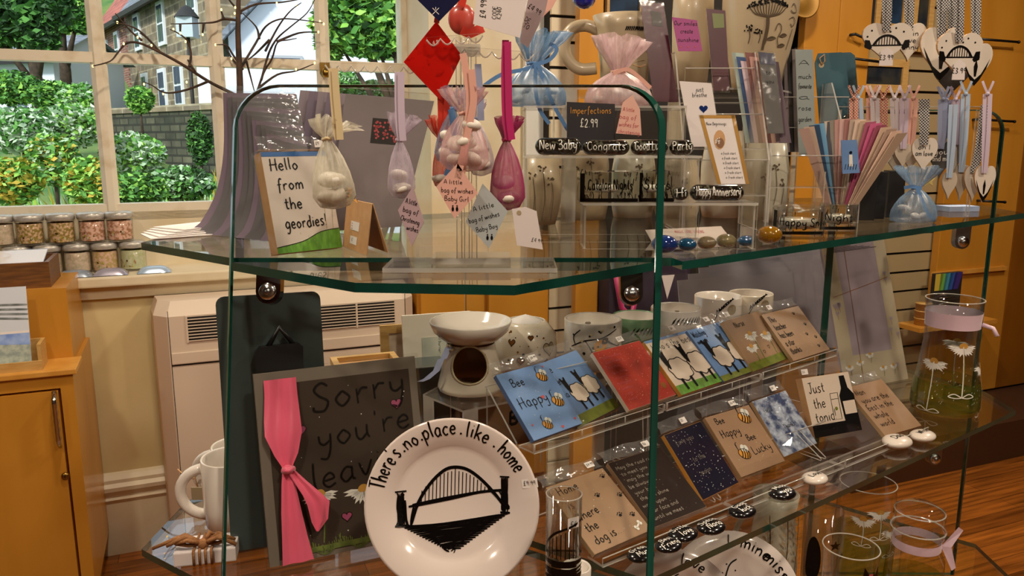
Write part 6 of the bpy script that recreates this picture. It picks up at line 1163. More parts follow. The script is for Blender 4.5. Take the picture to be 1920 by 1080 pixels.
pm('card_dusk', '9a8688', .6); cut('price_card', 'dusky mauve price card tucked behind the pale one', 'card', [(975, 78), (992, -12), (1030, -12), (1022, 22), (990, 90)], V((0, 1.015, 1.5)), face(0), .001, 'card_dusk', lambda g, L, f: (txt(g, L, f, '$4.99', 989, 14, 9, rot=-32), txt(g, L, f, 'DE', 983, 38, 8, rot=-30), txt(g, L, f, 'TO', 980, 50, 8, rot=-30)))
cut('price_card', 'blank pink price card corner behind the mauve one', 'card', [(1000, 50), (1022, -12), (1050, -12), (1036, 14)], V((0, 1.03, 1.5)), face(0), .001, 'tag_pink')
# ------------------------------------------------------------------ stepped clear riser with stones, sign and holders
X = lambda px, Y: (px - 960) / F * (Y * math.cos(TH) + 0) * 1.0
t = thing('step_riser', 'clear three step riser behind the glass edge on the top shelf', 'riser', V((.02, 1.22, Z1 + .0006))); ST_ = [(.09, .0, .36, .075, .072), (.0, .085, .29, .185, .142), (.0, .19, .285, .33, .226)]
for x0, y0, x1, y1, z in ST_:
    MB().box((x0, y0, z - .004), (x1, y1, z), 'acrylic', side='acrylic_edge').box((x0, y0 + .002, 0), (x1, y0 + .005, z - .004), 'acrylic', side='acrylic_edge').build('step', t)
    for xx in (x0 + .002, x1 - .005): MB().box((xx, y0 + .006, 0), (xx + .003, y1 - .002, z - .0045), 'acrylic', side='acrylic_edge').build('side', t)
RO = V((.02, 1.22, Z1 + .0006))
pm('bead_black', '12100f', .12, coat=1, col2='4a4a3c', scale=180, lo=.52, hi=.6, detail=2)
def wordstone(label, x0, x1, y, Y, hpx, s, z=None):
    p = py((x0 + x1) / 2, y, Y)
    if z is not None: p.z = z
    k = mpp(p); w_ = (x1 - x0) * k; h = hpx * k; t = thing('word_stone', label, 'stone', p); r = h / 2
    g = MB(); n = 20; vs = []
    pr = [(-w_ / 2 + r * (1 - math.cos(a)), r * math.sin(a)) for a in [PI / 2 * i / 6 for i in range(7)]]; pr = pr + [(-x_, r_) for x_, r_ in pr[::-1]]
    g.lathe([(max(r_, .0001), x_) for x_, r_ in pr], 'bead_black', 20, M=Mx.Translation((0, 0, r)) @ Mx.Rotation(PI / 2, 4, 'Y')); g.build('stone', t) if False else None
    f = lambda x_, y_, h_=0: V((x_, -(r + h_ + .0004) * math.cos(y_ / r), r + (r + h_ + .0004) * math.sin(y_ / r)))
    write(g, s, 0, -r * .3, h * .55, f, 'petal_white', h * .05, align='c', wx=min(1.3, w_ * .82 / textw(s, h * .55))); g.build('stone', t)
zs2 = RO.z + .1425
wordstone('long black glittery stone lettered New Baby', 1003, 1090, 286, 1.335, 32, 'New Baby', zs2); wordstone('black glittery stone second along the upper step', 1092, 1180, 286, 1.335, 28, 'Congrats', zs2); wordstone('black glittery stone third along the upper step', 1182, 1252, 286, 1.335, 29, 'Good Luck', zs2); wordstone('black glittery stone at the right end of the upper step', 1254, 1300, 286, 1.335, 28, 'Party', zs2)
zs1 = RO.z + .0725
wordstone('small black glittery stone behind the dark glass edge', 1262, 1290, 370, 1.255, 26, 'Hi', zs1); wordstone('black glittery stone at the right end of the lower step', 1293, 1394, 370, 1.255, 31, 'Happy Anniversary', zs1)
def d_imp(g, L, f): txt(g, L, f, 'Imperfections', 1069, 213, 12, 'bee_yellow', to=1147, wd=1.1); txt(g, L, f, '$2.99', 1088, 238, 15, 'petal_white', to=1122)
pm('chalk_board', '17131a', .5); cut('chalk_sign', 'small blackboard sign lettered Imperfections 2.99', 'sign', [(1063, 282), (1063, 191), (1153, 195), (1153, 282)], V((0, 1.395, 1.5)), face(0, 4), .004, 'chalk_board', d_imp)
lines_rot = [-6]; cut('gift_tag', 'pink gift tag with handwriting leaning on the blackboard sign', 'tag', [(1155, 250), (1168, 192), (1186, 178), (1200, 205), (1203, 254)], V((0, 1.385, 1.5)), face(4, 4), .001, 'tag_pink', d_tag([('A little', 1168, 208, 7, 1190), ('bag of', 1161, 222, 8, 1194), ('wishes for', 1160, 236, 8, 1198), ('christening', 1159, 249, 7, 1200)], m='heart_red'))
pm('paint_glass_dark', '16130f', .1, coat=1, col2='8a8070', scale=60, lo=.52, hi=.62)
def glassblock(label, x0, x1, y0, y1, Y, s, z=None, round_=False, cap=.3):
    p = py((x0 + x1) / 2, y1, Y)
    if z is not None: p.z = z
    k = mpp(p); w_ = (x1 - x0) * k; h = (y1 - y0) * k; d = min(w_, .06); t = thing('tealight_holder', label, 'candle holder', p)
    if round_:
        r = w_ / 2; g = MB().lathe([(0, .0004), (r * .95, .0004), (r, .006), (r, h), (r * .82, h), (r * .8, h * .3), (0, h * .28)], 'clear_glass', 32).tube([(r * .92 * math.cos(a), r * .92 * math.sin(a), h) for a in [2 * PI * i / 32 for i in range(32)]], r * .08, 'clear_glass', 8, closed=True); f = cyl(r + .0006, 0, -PI / 2)
        MB().lathe([(0, h * .3), (r * .72, h * .3), (r * .72, h * .62), (0, h * .6)], 'cream_ceramic', 24).build('tealight', t)
    else:
        g = MB().box((-w_ / 2, -d / 2, .0004), (w_ / 2, d / 2, h), 'clear_glass', bev=.003).box((-w_ * .42, -d * .2, h * .3), (w_ * .42, d * .42, h * .98), 'clear_glass'); f = flat(0, -d / 2 - .0003, 0, 'xz'); MB().lathe([(0, h * .32), (.018, h * .32), (.018, h * .55), (0, h * .55)], 'cream_ceramic', 20).build('tealight', t)
    g.build('glass', t); g = MB(); q = random.Random(label); ww = w_ * (.5 if not round_ else .75)
    for i in range(60): x_ = q.choice([q.uniform(-ww, -ww * .62), q.uniform(ww * .5, ww), q.uniform(-ww, ww)]); y_ = q.uniform(.02, .3) * h if q.random() < .5 else q.uniform(.1, .95) * h; stroke(g, [(x_, y_), (x_ + q.uniform(-.002, .002), y_ + h * .13)], .0016, f, 'paint_black', smooth=False)
    rectf(g, -ww, h * .02, ww, h * .14, f, 'paint_black'); rectf(g, -ww, h * .05, -ww * .84, h * .95, f, 'paint_black')
    write(g, s, -ww * .72, h * .42, h * cap, f, 'paint_black', h * .04, wx=min(1.2, ww * 1.55 / textw(s, h * cap)), h=.0008); g.build('painting', t)
glassblock('rectangular clear glass holder lettered Catalan Nights on the lower step', 1084, 1190, 321, 377, 1.25, 'Catalan Nights', zs1, cap=.34)
glassblock('rectangular clear glass holder with black smudges right of Catalan Nights', 1193, 1256, 319, 376, 1.25, 'Stars', zs1)
a = pz(1494, 441, Z1); glassblock('round clear holder lettered Thirsty Snowmen near the shelf edge', 1448, 1541, 391, 441, a.y, 'Happy Snowy', Z1 + .0006, True, .28); a = pz(1568, 433, Z1); glassblock('dark round painted holder right of the snowy one', 1536, 1602, 386, 433, a.y + .01, 'Night', Z1 + .0006, True, .3)
for nm, c in (('nugget_blue', '1c3f8c'), ('nugget_teal', '16608c'), ('nugget_violet', '4a3a8c'), ('nugget_amber', 'b07a14'), ('nugget_clear', '9a9068'), ('nugget_brown', '8a7a5c')):
    m_, nt, out = newmat(nm); b = nd(nt, 'ShaderNodeBsdfPrincipled'); b.inputs['Base Color'].default_value = lin(c); b.inputs['Roughness'].default_value = .04; b.inputs['Transmission Weight'].default_value = .55; b.inputs['Coat Weight'].default_value = 1; nt.links.new(b.outputs[0], out.inputs[0])
for x, y, w_, m_, lb in ((1248, 478, 50, 'nugget_blue', 'dark blue glass nugget left of the glass edge'), (1290, 473, 36, 'nugget_teal', 'blue green glass nugget second in the row'), (1327, 470, 36, 'nugget_brown', 'smoky brown glass nugget third in the row'), (1364, 467, 38, 'nugget_clear', 'pale yellow glass nugget fourth in the row'), (1400, 464, 30, 'nugget_teal', 'clear blue glass nugget beside the amber one'), (1446, 459, 48, 'nugget_amber', 'amber glass nugget at the right end of the row'), (1274, 466, 20, 'nugget_violet', 'small violet glass nugget behind the blue ones')):
    p = pz(x, y, Z1); r = w_ * mpp(p) / 2; t = thing('glass_nugget', lb, 'glass nugget', V((p.x, p.y + r * .6, Z1 + .0006)), 'glass nuggets on the top shelf'); MB().ball((0, 0, r * .7), r, m_, 1, .9, .7, 24, 14).build('nugget', t)
def d_tent(g, L, f): txt(g, L, f, 'MAGIC LOVE TOKENS', 1266, 437, 6, 'heart_red', to=1322); txt(g, L, f, 'Friendship stones', 1276, 449, 5, to=1322)
p = pz(1290, 457, Z1); cut('tent_card', 'low folded white card with small print behind the nuggets', 'card', [(1226, 460), (1210, 431), (1352, 424), (1374, 452)], V((p.x, p.y + .045, Z1)), face(20, 50), .001, 'tag_pale', d_tent) if 'tag_pale' in MATS else (pm('tag_pale', 'cdbfb4', .6), cut('tent_card', 'low folded white card with small print behind the nuggets', 'card', [(1226, 460), (1210, 431), (1352, 424), (1374, 452)], V((p.x, p.y + .045, Z1)), face(20, 50), .001, 'tag_pale', d_tent))
# standing bags on the top step
zs3 = RO.z + .2265
t = bag('large pale pink organza bag standing on the top step', 1158, 196, 132, 126, 86, 68, 1.47, 'org_pale_pink', 'rib_pink', [[(1150, 138), (1175, 130), (1195, 142), (1220, 165)]], stand=True, stones=5, slabel='white stone inside the large pale pink bag', base=zs3 + .0004, seed=12, flat_=.55, fdx=4, drop=-8)
t = bag('large blue organza bag with trailing blue ribbons on the top step', 1000, 196, 118, 118, 84, 62, 1.47, 'org_blue', 'rib_blue', [[(1010, 120), (985, 130), (940, 140), (902, 165)], [(1000, 122), (1030, 112), (1044, 92), (1030, 82)], [(1005, 122), (1004, 165), (1012, 205), (1030, 232)], [(1010, 122), (1030, 180), (1060, 236), (1080, 262)]], stand=True, stones=4, slabel='white stone inside the large blue bag', base=zs3 + .0004, seed=13, flat_=.6, fdx=18)
p = pz(1712, 418, Z1); bag('small ice blue organza bag standing near the shelf edge at right', 1712, 416, 352, 84, 70, 314, p.y + .01, 'org_ice', 'rib_blue', [[(1695, 352), (1712, 350), (1728, 354)], [(1720, 354), (1740, 400), (1752, 412)]], stand=True, stones=3, slabel='white stone inside the ice blue bag', base=Z1 + .0004, seed=14, flat_=.7)
# ceramics at the back
pm('vase_cream', 'c2b193', .35, coat=.3, col2='b5a383', scale=4)
ZK = 1.60
platform('clear back platform carrying the large vases and jug', [(.10, 1.62), (.52, 1.62), (.66, 1.85), (.66, 1.98), (.10, 1.98)], Z1, ZK)
def vase(name, label, x, prpx, Y, m, deco=None, cat='vase', rim=True):
    b0 = py(x, 300, Y); b0.z = ZK + .0006; k = mpp(py(x, 80, Y)); t = thing(name, label, cat, b0); pr = [(0, 0)] + [(r * k, py(x, y, Y).z - b0.z) for r, y in prpx]; pr[1] = (pr[1][0], 0)
    g = MB().lathe(pr + [(pr[-1][0] - .004, pr[-1][1])] + [(max(.001, r - .005), z + .006) for r, z in pr[::-1][1:-1]] + [(0, .008)], m, 48); fr = prof_r(pr[1:])
    if deco: deco(g, lambda px_, py_: ((px_ - x) * k, py(x, py_, Y).z - b0.z), lambda a, z, h=0: (lambda r: V((r * math.sin(min(1.5, max(-1.5, a / r))), -r * math.cos(min(1.5, max(-1.5, a / r))), z)))(fr(z) + .0012 + h))
    g.build('vessel', t); return t, fr
def d_parsley(g, L, f):
    for l, w_ in (([(1402, 90), (1405, 60), (1404, 42)], 6), ([(1400, 100), (1402, 80)], 6)): ST(g, L, f, l, w_, 'stoneware_dark')
    q = random.Random(3)
    for k in range(13):
        x = 1372 + k * 5.4; y = 22 + ((k - 6) ** 2) * .25 - 6; ST(g, L, f, [(1404, 42), ((x + 1404) / 2 + (x - 1404) * .18, 36), (x, y)], 1.8, 'stoneware_dark')
        for j in range(7): disc(g, *L(x + q.uniform(-5, 5), y - 3 + q.uniform(-4, 4)), .0022, f, 'ink', .0004, n=6)
    for (x, y) in ((1372, 60), (1390, 66)):
        ST(g, L, f, [(x, y), (x + 4, 75), (x + 2, 88)], 1.8, 'stoneware_dark')
        for j in range(12): disc(g, *L(x + q.uniform(-7, 7), y + q.uniform(-5, 5)), .0018, f, 'ink', .0004, n=6)
    for l in ([(1420, 66), (1424, 54), (1430, 56), (1432, 66), (1426, 80), (1430, 96)], [(1452, 22), (1456, 16), (1464, 22), (1468, 30), (1456, 32), (1450, 28)], [(1448, 44), (1460, 40), (1468, 48), (1460, 56), (1452, 52)], [(1462, 60), (1456, 80), (1450, 98)]): ST(g, L, f, l, 1.6, 'stoneware_dark')
    for x, y in ((1414, 80), (1438, 74), (1436, 92)): PG(g, L, f, [(x - 9, y + 1), (x, y - 4), (x + 9, y - 1), (x, y + 3)], 'stoneware_dark', sm=True)
pm('stoneware_dark', '5a4c3a', .5)
vase('ceramic_vase', 'large cream vase drawn with brown cow parsley at the top', 1410, [(44, 150), (50, 130), (57, 100), (64, 60), (69, 20), (70, -30), (66, -60)], 1.78, 'vase_cream', d_parsley)
vase('ceramic_vase', 'plain cream vase behind the maroon card', 1288, [(30, 150), (36, 90), (38, 30), (36, -40)], 1.85, 'vase_cream')
def d_jug(g, L, f):
    q = random.Random(5)
    for k in range(14): x = 1158 + k * 3.4; PG(g, L, f, [(x, 62 + q.uniform(-1, 3)), (x + 3, 56), (x + 5, 58), (x + 2, 64)], 'ink')
    for k in range(6): PG(g, L, f, [(1160 + q.uniform(0, 45), 85 + 8 * k), (1168 + q.uniform(0, 40), 84 + 8 * k), (1170 + q.uniform(0, 40), 90 + 8 * k)], q.choice(['kraft', 'stoneware_dark']))
t, fr = vase('ceramic_jug', 'cream jug with a big round loop handle and a leaf frieze', 1166, [(44, 150), (46, 120), (50, 90), (56, 55), (61, 30)], 1.68, 'vase_cream', d_jug, 'jug')
g = MB(); inv = t.matrix_world.inverted(); pts = [inv @ py(x, y, 1.68) for x, y in [(1128, 62), (1112, 52), (1094, 48), (1072, 55), (1059, 78), (1060, 102), (1072, 120), (1090, 130), (1118, 128)]]; g.tube(crom3([tuple(p) for p in pts]), .0125, 'vase_cream', 12); g.build('handle', t)
p = py(1014, 404, 1.60); p.z = Z1 + .0006; t = thing('ceramic_vase', 'pale round vase drawn with thin stems behind the lower step', 'vase', p); k = mpp(p); vh = py(1014, 292, 1.6).z - Z1; g = MB().lathe([(0, 0), (.03, 0), (.04, vh * .3), (.042, vh * .6), (.032, vh), (.029, vh), (.036, vh * .6), (0, .01)], 'vase_cream', 40); f = cyl(.0425, 0, -PI / 2)
for x0, s in ((-.02, 1), (.0, 1.2), (.018, .9)):
    stroke(g, [(x0, .01), (x0 + .006, vh * .4), (x0 + .002, vh * .7 * s)], .0013, f, 'stoneware_dark')
    for j in range(6): disc(g, x0 + random.uniform(-.008, .008), vh * .7 * s + random.uniform(-.008, .008), .0022, f, 'stoneware_dark', n=6)
g.build('vessel', t)
for k, (x, yt, lb) in enumerate(((1098, 240, 'tall cream pot drawn with stems behind the blackboard sign'), (1186, 262, 'cream pot with branch drawing behind the Catalan holder'), (1268, 300, 'pale pot with a stem drawing behind the glass edge'), (1352, 246, 'cream pot behind the gold framed card'), (1432, 262, 'pale grey cream pot behind the slim cards'))):
    Y = 1.70 + .05 * (k % 2); p = py(x, 400, Y); p.z = Z1 + .0006; t = thing('ceramic_pot', lb, 'pot', p); vh = py(x, yt, Y).z - Z1; r = .047; MB().lathe([(0, 0), (r * .9, 0), (r, vh * .15), (r * 1.02, vh * .6), (r * .8, vh), (r * .75, vh), (r * .9, vh * .6), (0, .01)], ('vase_cream', 'jug_pale', 'vase_cream', 'cream_ceramic', 'jug_pale')[k], 36).build('vessel', t); g = MB(); f = cyl(r * 1.03, 0, -PI / 2)
    for x0, s in ((-.018, 1), (.004, 1.2), (.022, .9)):
        stroke(g, [(x0, vh * .2), (x0 + .005, vh * .4), (x0, vh * .55 * s)], .0014, f, 'stoneware_dark')
        for j in range(7): disc(g, x0 + random.uniform(-.007, .007), vh * .55 * s + random.uniform(-.01, .006), .0024, f, 'stoneware_dark', n=6)
    g.build('painting', t)
p = py(1095, -2, 1.62); t = thing('blue_bauble', 'deep blue faceted ball at the top edge', 'ornament', p); pm('bauble_blue', '14209a', .1, coat=1); MB().ball((0, 0, 0), .0225, 'bauble_blue', 1, 1, .85, 10, 7).build('ball', t); MB().tube([(0, 0, .015), (0, 0, .3)], .001, 'ink', 5).build('cord', t)
# ------------------------------------------------------------------ card holders
def holder(label, x0, x1, yf, Yf, yb, Yb, tiers, base):
    t = thing('card_holder', label, 'card holder', V((py(x0, 300, Yf).x, Yf, base))); o = t.location
    for i in range(tiers):
        a = i / max(1, tiers - 1); y_ = yf + (yb - yf) * a; Y = Yf + (Yb - Yf) * a; p = py(x0, y_, Y); q_ = py(x1, y_, Y); h = .065; r = p - o; w_ = q_.x - p.x; zb = max(.0008, r.z - h)
        MB().box((r.x, r.y, zb), (r.x + w_, r.y + .002, r.z), 'acrylic', side='acrylic_edge').box((r.x, r.y + .002, zb), (r.x + w_, r.y + .045, zb + .002), 'acrylic', side='acrylic_edge').tube([(r.x, r.y, r.z), (r.x + w_, r.y, r.z)], .0013, 'acrylic_edge', 5).build('pocket', t)
    p0 = py(x0, yf, Yf) - o; p1 = py(x0, yb, Yb) - o; w_ = py(x1, yf, Yf).x - py(x0, yf, Yf).x
    for dx in (-.003, w_): MB().prism([(p0.y - .002, 0), (Yb + .05 - o.y, 0), (Yb + .05 - o.y, p1.z + .03), (p1.y, p1.z + .03), (p0.y - .002, p0.z)], p0.x + dx, p0.x + dx + .003, 'acrylic', fn=lambda a, b_, e: V((e, a, b_)), side='acrylic_edge').build('side', t)
    return t
holder('clear tiered holder with the maroon cards and the gold framed card', 1285, 1440, 300, 1.44, 128, 1.56, 3, Z1 + .0006)
holder('clear tiered holder with the bookmark strips and teal tags', 1448, 1592, 292, 1.62, 182, 1.74, 2, Z1 + .0006)
pm('maroon', '5a1d2c', .35, spec=.4, col2='481724', scale=6); pm('olive_sq', '6c7434', .4); pm('grey_sq', '55534f', .5); pm('magenta_card', 'a04080', .55)
def film(t, L, P, e=.003):
    q_ = [L(*z) for z in P]; c = (sum(a for a, b_ in q_) / len(q_), sum(b_ for a, b_ in q_) / len(q_)); q_ = [(c[0] + (a - c[0]) * 1.03, c[1] + (b_ - c[1]) * 1.03) for a, b_ in q_]
    ar = sum(q_[i - 1][0] * q_[i][1] - q_[i][0] * q_[i - 1][1] for i in range(len(q_))); MB().prism(q_ if ar > 0 else q_[::-1], -.004, .0025, 'cello').build('film', t)
P = [(1200, 2), (1244, 8), (1272, 192), (1226, 190)]; t, L, M = cut('gift_card', 'maroon card with a grey square in shiny film, leaning at the upper left', 'card', P, V((0, 1.60, 1.5)), face(0, 10), .002, 'maroon', lambda g, L, f: PG(g, L, f, [(1219, 20), (1239, 24), (1243, 50), (1224, 48)], 'grey_sq'), kids='card'); film(t, L, P)
P = [(1324, 16), (1360, 20), (1368, 170), (1338, 170)]; t, L, M = cut('gift_card', 'maroon card with an olive square right of the magenta label', 'card', P, V((0, 1.60, 1.5)), face(0, 10), .002, 'maroon', lambda g, L, f: PG(g, L, f, [(1335, 25), (1357, 26), (1358, 52), (1338, 53)], 'olive_sq'), kids='card'); film(t, L, P)
cut('magenta_label', 'magenta label with dark handwriting between the maroon cards', 'label', [(1260, 32), (1307, 38), (1317, 96), (1272, 96)], V((0, 1.55, 1.5)), face(0, 8), .001, 'magenta_card', lambda g, L, f: (txt(g, L, f, 'Our smiles', 1264, 47, 8, rot=-2, to=1308), txt(g, L, f, 'create', 1276, 62, 8, rot=-2, to=1300), txt(g, L, f, 'sunshine', 1271, 78, 8, rot=-2, to=1311), [poly(g, heartpts(*L(1276 + 14 * k, 88), .002), f, 'heart_red') for k in range(3)]))
P = [(1274, 152), (1334, 156), (1352, 275), (1298, 275)]; t, L, M = cut('greeting_card', 'white card with a small deep blue heart in the middle pocket', 'card', P, V((0, 1.50, 1.45)), face(0, 12), .002, 'card_white', lambda g, L, f: (txt(g, L, f, 'just', 1304, 172, 9, to=1320), txt(g, L, f, 'breathe', 1298, 182, 8, to=1326), poly(g, heartpts(*L(1319, 204), .0085), f, 'nugget_blue')), kids='card'); film(t, L, P)
def d_gold(g, L, f):
    PG(g, L, f, [(1311, 216), (1377, 216), (1378, 222), (1313, 222)], 'gold'); PG(g, L, f, [(1311, 216), (1318, 216), (1352, 345), (1345, 345)], 'gold'); PG(g, L, f, [(1371, 216), (1378, 216), (1405, 345), (1398, 345)], 'gold'); txt(g, L, f, 'New Beginnings', 1324, 235, 6, to=1362); disc(g, *L(1349, 262), .010, f, 'kraft', ry=.017); disc(g, *L(1350, 268), .007, f, 'maple_dark', .0008, ry=.009)
    for k in range(6): txt(g, L, f, 'a fresh start', 1352 + 1.8 * k, 290 + k * 9, 5, to=1380 + 2.6 * k)
    for k in range(12): disc(g, *L(1343 + random.uniform(-3, 6), 262 + random.uniform(-4, 8)), .0012, f, 'petal_white', .001, n=6)
P = [(1311, 216), (1377, 216), (1405, 345), (1345, 345)]; t, L, M = cut('greeting_card', 'white card with a gold frame and an oval picture in the front pocket', 'card', P, V((0, 1.405, 1.42)), face(0, 14), .002, 'card_white', d_gold, kids='card'); film(t, L, P)
sc_ = [('a9b9b0', 'pale sage'), ('2b4a7c', 'navy blue'), ('d0b8c0', 'pale pink'), ('7c4a44', 'brown red'), ('b88a80', 'dusty rose'), ('6a4036', 'chestnut'), ('c09a88', 'salmon'), ('8c7a80', 'mauve'), ('5c4a54', 'dark plum')]
for k, (c, nm) in enumerate(sc_):
    x = 1372 + 8.2 * k; y = 98 + (k % 3) * 8; cut('slim_card', nm + ' slim card in film in the pocket below the parsley vase', 'card', [(x, y), (x + 22, y + 2), (x + 46, 268), (x + 26, 268)], V((0, 1.62 - .012 * k, 1.5)), face(-30, 8), .002, auto(c))
t, L, M = cut('slim_card', 'grey card under a navy triangle at the right of the slim cards', 'card', [(1422, 97), (1452, 100), (1470, 250), (1440, 250)], V((0, 1.50, 1.5)), face(0, 8), .002, 'grey_sq', lambda g, L, f: (PG(g, L, f, [(1423, 98), (1451, 101), (1454, 122), (1426, 120)], 'navy_card'), txt(g, L, f, 'to', 1436, 140, 8, 'ink'), txt(g, L, f, 'you', 1436, 156, 8, 'ink')), kids='card'); film(t, L, [(1422, 97), (1452, 100), (1470, 250), (1440, 250)])
for k in range(4): cut('bookmark', 'black edged bookmark strip in film left of the handwritten bookmark', 'bookmark', [(1461 + 8 * k, 92), (1472 + 8 * k, 92), (1477 + 8 * k, 285), (1466 + 8 * k, 285)], V((0, 1.79 - .008 * k, 1.5)), face(-20, 3), .002, 'black' if k % 2 == 0 else 'pack_slate', None, None, 'black bookmarks in the tiered holder')
pm('bookmark_blue', '8f9a98', .5)
P = [(1491, 93), (1524, 93), (1530, 292), (1498, 292)]
t, L, M = cut('bookmark', 'grey green handwritten bookmark in the tiered holder', 'bookmark', P, V((0, 1.735, 1.5)), face(0, 3), .002, 'bookmark_blue', lambda g, L, f: [txt(g, L, f, s, 1497, y, 9, to=1522) for s, y in (('A', 122), ('much', 148), ('favourite', 166), ('a', 186), ('rose', 207), ('garden', 228))], kids='strip'); film(t, L, P)
pm('teal_tag', '1f4a58', .45, col2='2a5866', scale=6)
for k, (x, Y, lb) in enumerate(((1528, 1.80, 'dark teal rounded tag with twine, front one'), (1545, 1.83, 'dark teal rounded tag with twine, behind the first'))):
    t, L, M = cut('teal_tag', lb, 'tag', [(x, 118), (x + 6, 100), (x + 50, 98), (x + 58, 104), (x + 74, 292), (x + 14, 292)], V((0, Y, 1.5)), face(0, 4), .003, 'teal_tag', lambda g, L, f: disc(g, *L(x + 12, 122), .006, f, 'stoneware'), kids='card'); g = MB(); a = L(x + 12, 122); g.tube([(a[0], a[1], .001), (a[0] - .006, a[1] + .014, .004), (a[0] + .004, a[1] + .022, .004), (a[0] + .006, a[1] + .008, .003), (a[0], a[1], .001)], .0013, 'kraft', 5); g.build('twine', t)
# box of fanned cards
fx = pz(1572, 400, Z1); FY = 1.60; bz = V((py(1544, 386, FY).x, FY, Z1 + .0006)); t = thing('card_box', 'small clear box holding the fan of narrow cards', 'card holder', bz); w_ = py(1610, 386, FY).x - bz.x; hb = py(1560, 322, FY).z - bz.z
MB().box((0, 0, 0), (w_, .06, .003), 'acrylic', side='acrylic_edge').box((0, 0, .003), (w_, .002, hb), 'acrylic', side='acrylic_edge').box((0, .058, .003), (w_, .06, hb), 'acrylic', side='acrylic_edge').box((-.002, 0, 0), (0, .06, hb), 'acrylic', side='acrylic_edge').box((w_, 0, 0), (w_ + .002, .06, hb), 'acrylic', side='acrylic_edge').build('box', t)
cols = ['b8988c', 'c8b09c', '2c4a6c', '6fa6cc', '4c4c54', 'c9b8a0', '8c8478', 'b88c84', 'c8a49c', '9c6c66', 'b09c8c', 'd0b8a4', 'b8a088', 'a0546c', 'c05a84', '8c4458', 'c0a48c', 'a08474', 'c8a894', '98806c']
for k, c in enumerate(cols):
    a = k / (len(cols) - 1); xt = 1497 + 185 * a; xb = 1547 + 52 * a; yt = 242 - 18 * math.sin(PI * a * 1.1) + 10 * max(0, a - .7); ww_ = 20
    P = [(xt, yt), (xt + ww_, yt - 2), (xb + 10, 384), (xb, 384)]; cut('narrow_card', 'narrow pastel card in the fan standing in the small clear box', 'card', P, V((0, FY + .054 - .0024 * k, 1.5)), face(-25 + 60 * a, 0), .0015, auto(c), None, None, 'fan of narrow cards in the clear box')
P = [(1577, 263), (1607, 262), (1612, 324), (1580, 326)]; cut('narrow_card', 'pale blue card with a white figure at the front of the fan', 'card', P, V((0, FY - .004, 1.5)), face(0), .002, 'tile_blue', lambda g, L, f: (PG(g, L, f, [(1592, 290), (1598, 290), (1599, 312), (1592, 312)], 'petal_white'), disc(g, *L(1595, 286), .003, f, 'ink'), [ST(g, L, f, [(1584 + 5 * k, 318), (1586 + 5 * k, 308)], 1.5, 'ink') for k in range(5)]))
pm('display_black', '0f0d0c', .5)
for x0, x1, y0, y1, Y, lb in ((1603, 1640, 321, 404, 1.66, 'black block in the clear stand right of the card fan'), (1643, 1658, 322, 404, 1.69, 'narrow black block behind the clear stand'), (1669, 1692, 320, 404, 1.72, 'black block half hidden by the ice blue bag')):
    p = py(x0, y0, Y); q_ = py(x1, y1, Y); tag(MB().box((0, 0, 0), (q_.x - p.x, .03, p.z - Z1 - .0008), 'display_black', bev=.001).build('display_block', None, Mx.Translation((p.x, Y, Z1 + .0006))), lb, 'block')
# ------------------------------------------------------------------ hanging hearts on ribbons
m, nt, out = newmat('gingham'); b = nd(nt, 'ShaderNodeBsdfPrincipled'); b.inputs['Roughness'].default_value = .6; ck = nd(nt, 'ShaderNodeTexChecker'); ck.inputs['Scale'].default_value = 330; ck.inputs['Color1'].default_value = lin('16161c'); ck.inputs['Color2'].default_value = lin('c4c0bc'); tc_ = texco(nt, (1, 1, 0)); nt.links.new(tc_.outputs[0], ck.inputs['Vector']); nt.links.new(ck.outputs[0], b.inputs['Base Color']); nt.links.new(b.outputs[0], out.inputs[0])
m, nt, out = newmat('gingham_red'); b = nd(nt, 'ShaderNodeBsdfPrincipled'); b.inputs['Roughness'].default_value = .6; ck = nd(nt, 'ShaderNodeTexChecker'); ck.inputs['Scale'].default_value = 330; ck.inputs['Color1'].default_value = lin('b04a34'); ck.inputs['Color2'].default_value = lin('d0b8a4'); tc_ = texco(nt, (1, 1, 0)); nt.links.new(tc_.outputs[0], ck.inputs['Vector']); nt.links.new(ck.outputs[0], b.inputs['Base Color']); nt.links.new(b.outputs[0], out.inputs[0])
pm('heart_white', 'd2c8bb', .45); pm('heart_dark', '3a3836', .5, col2='4a4744', scale=30); pm('heart_cream', 'b8aa98', .5)
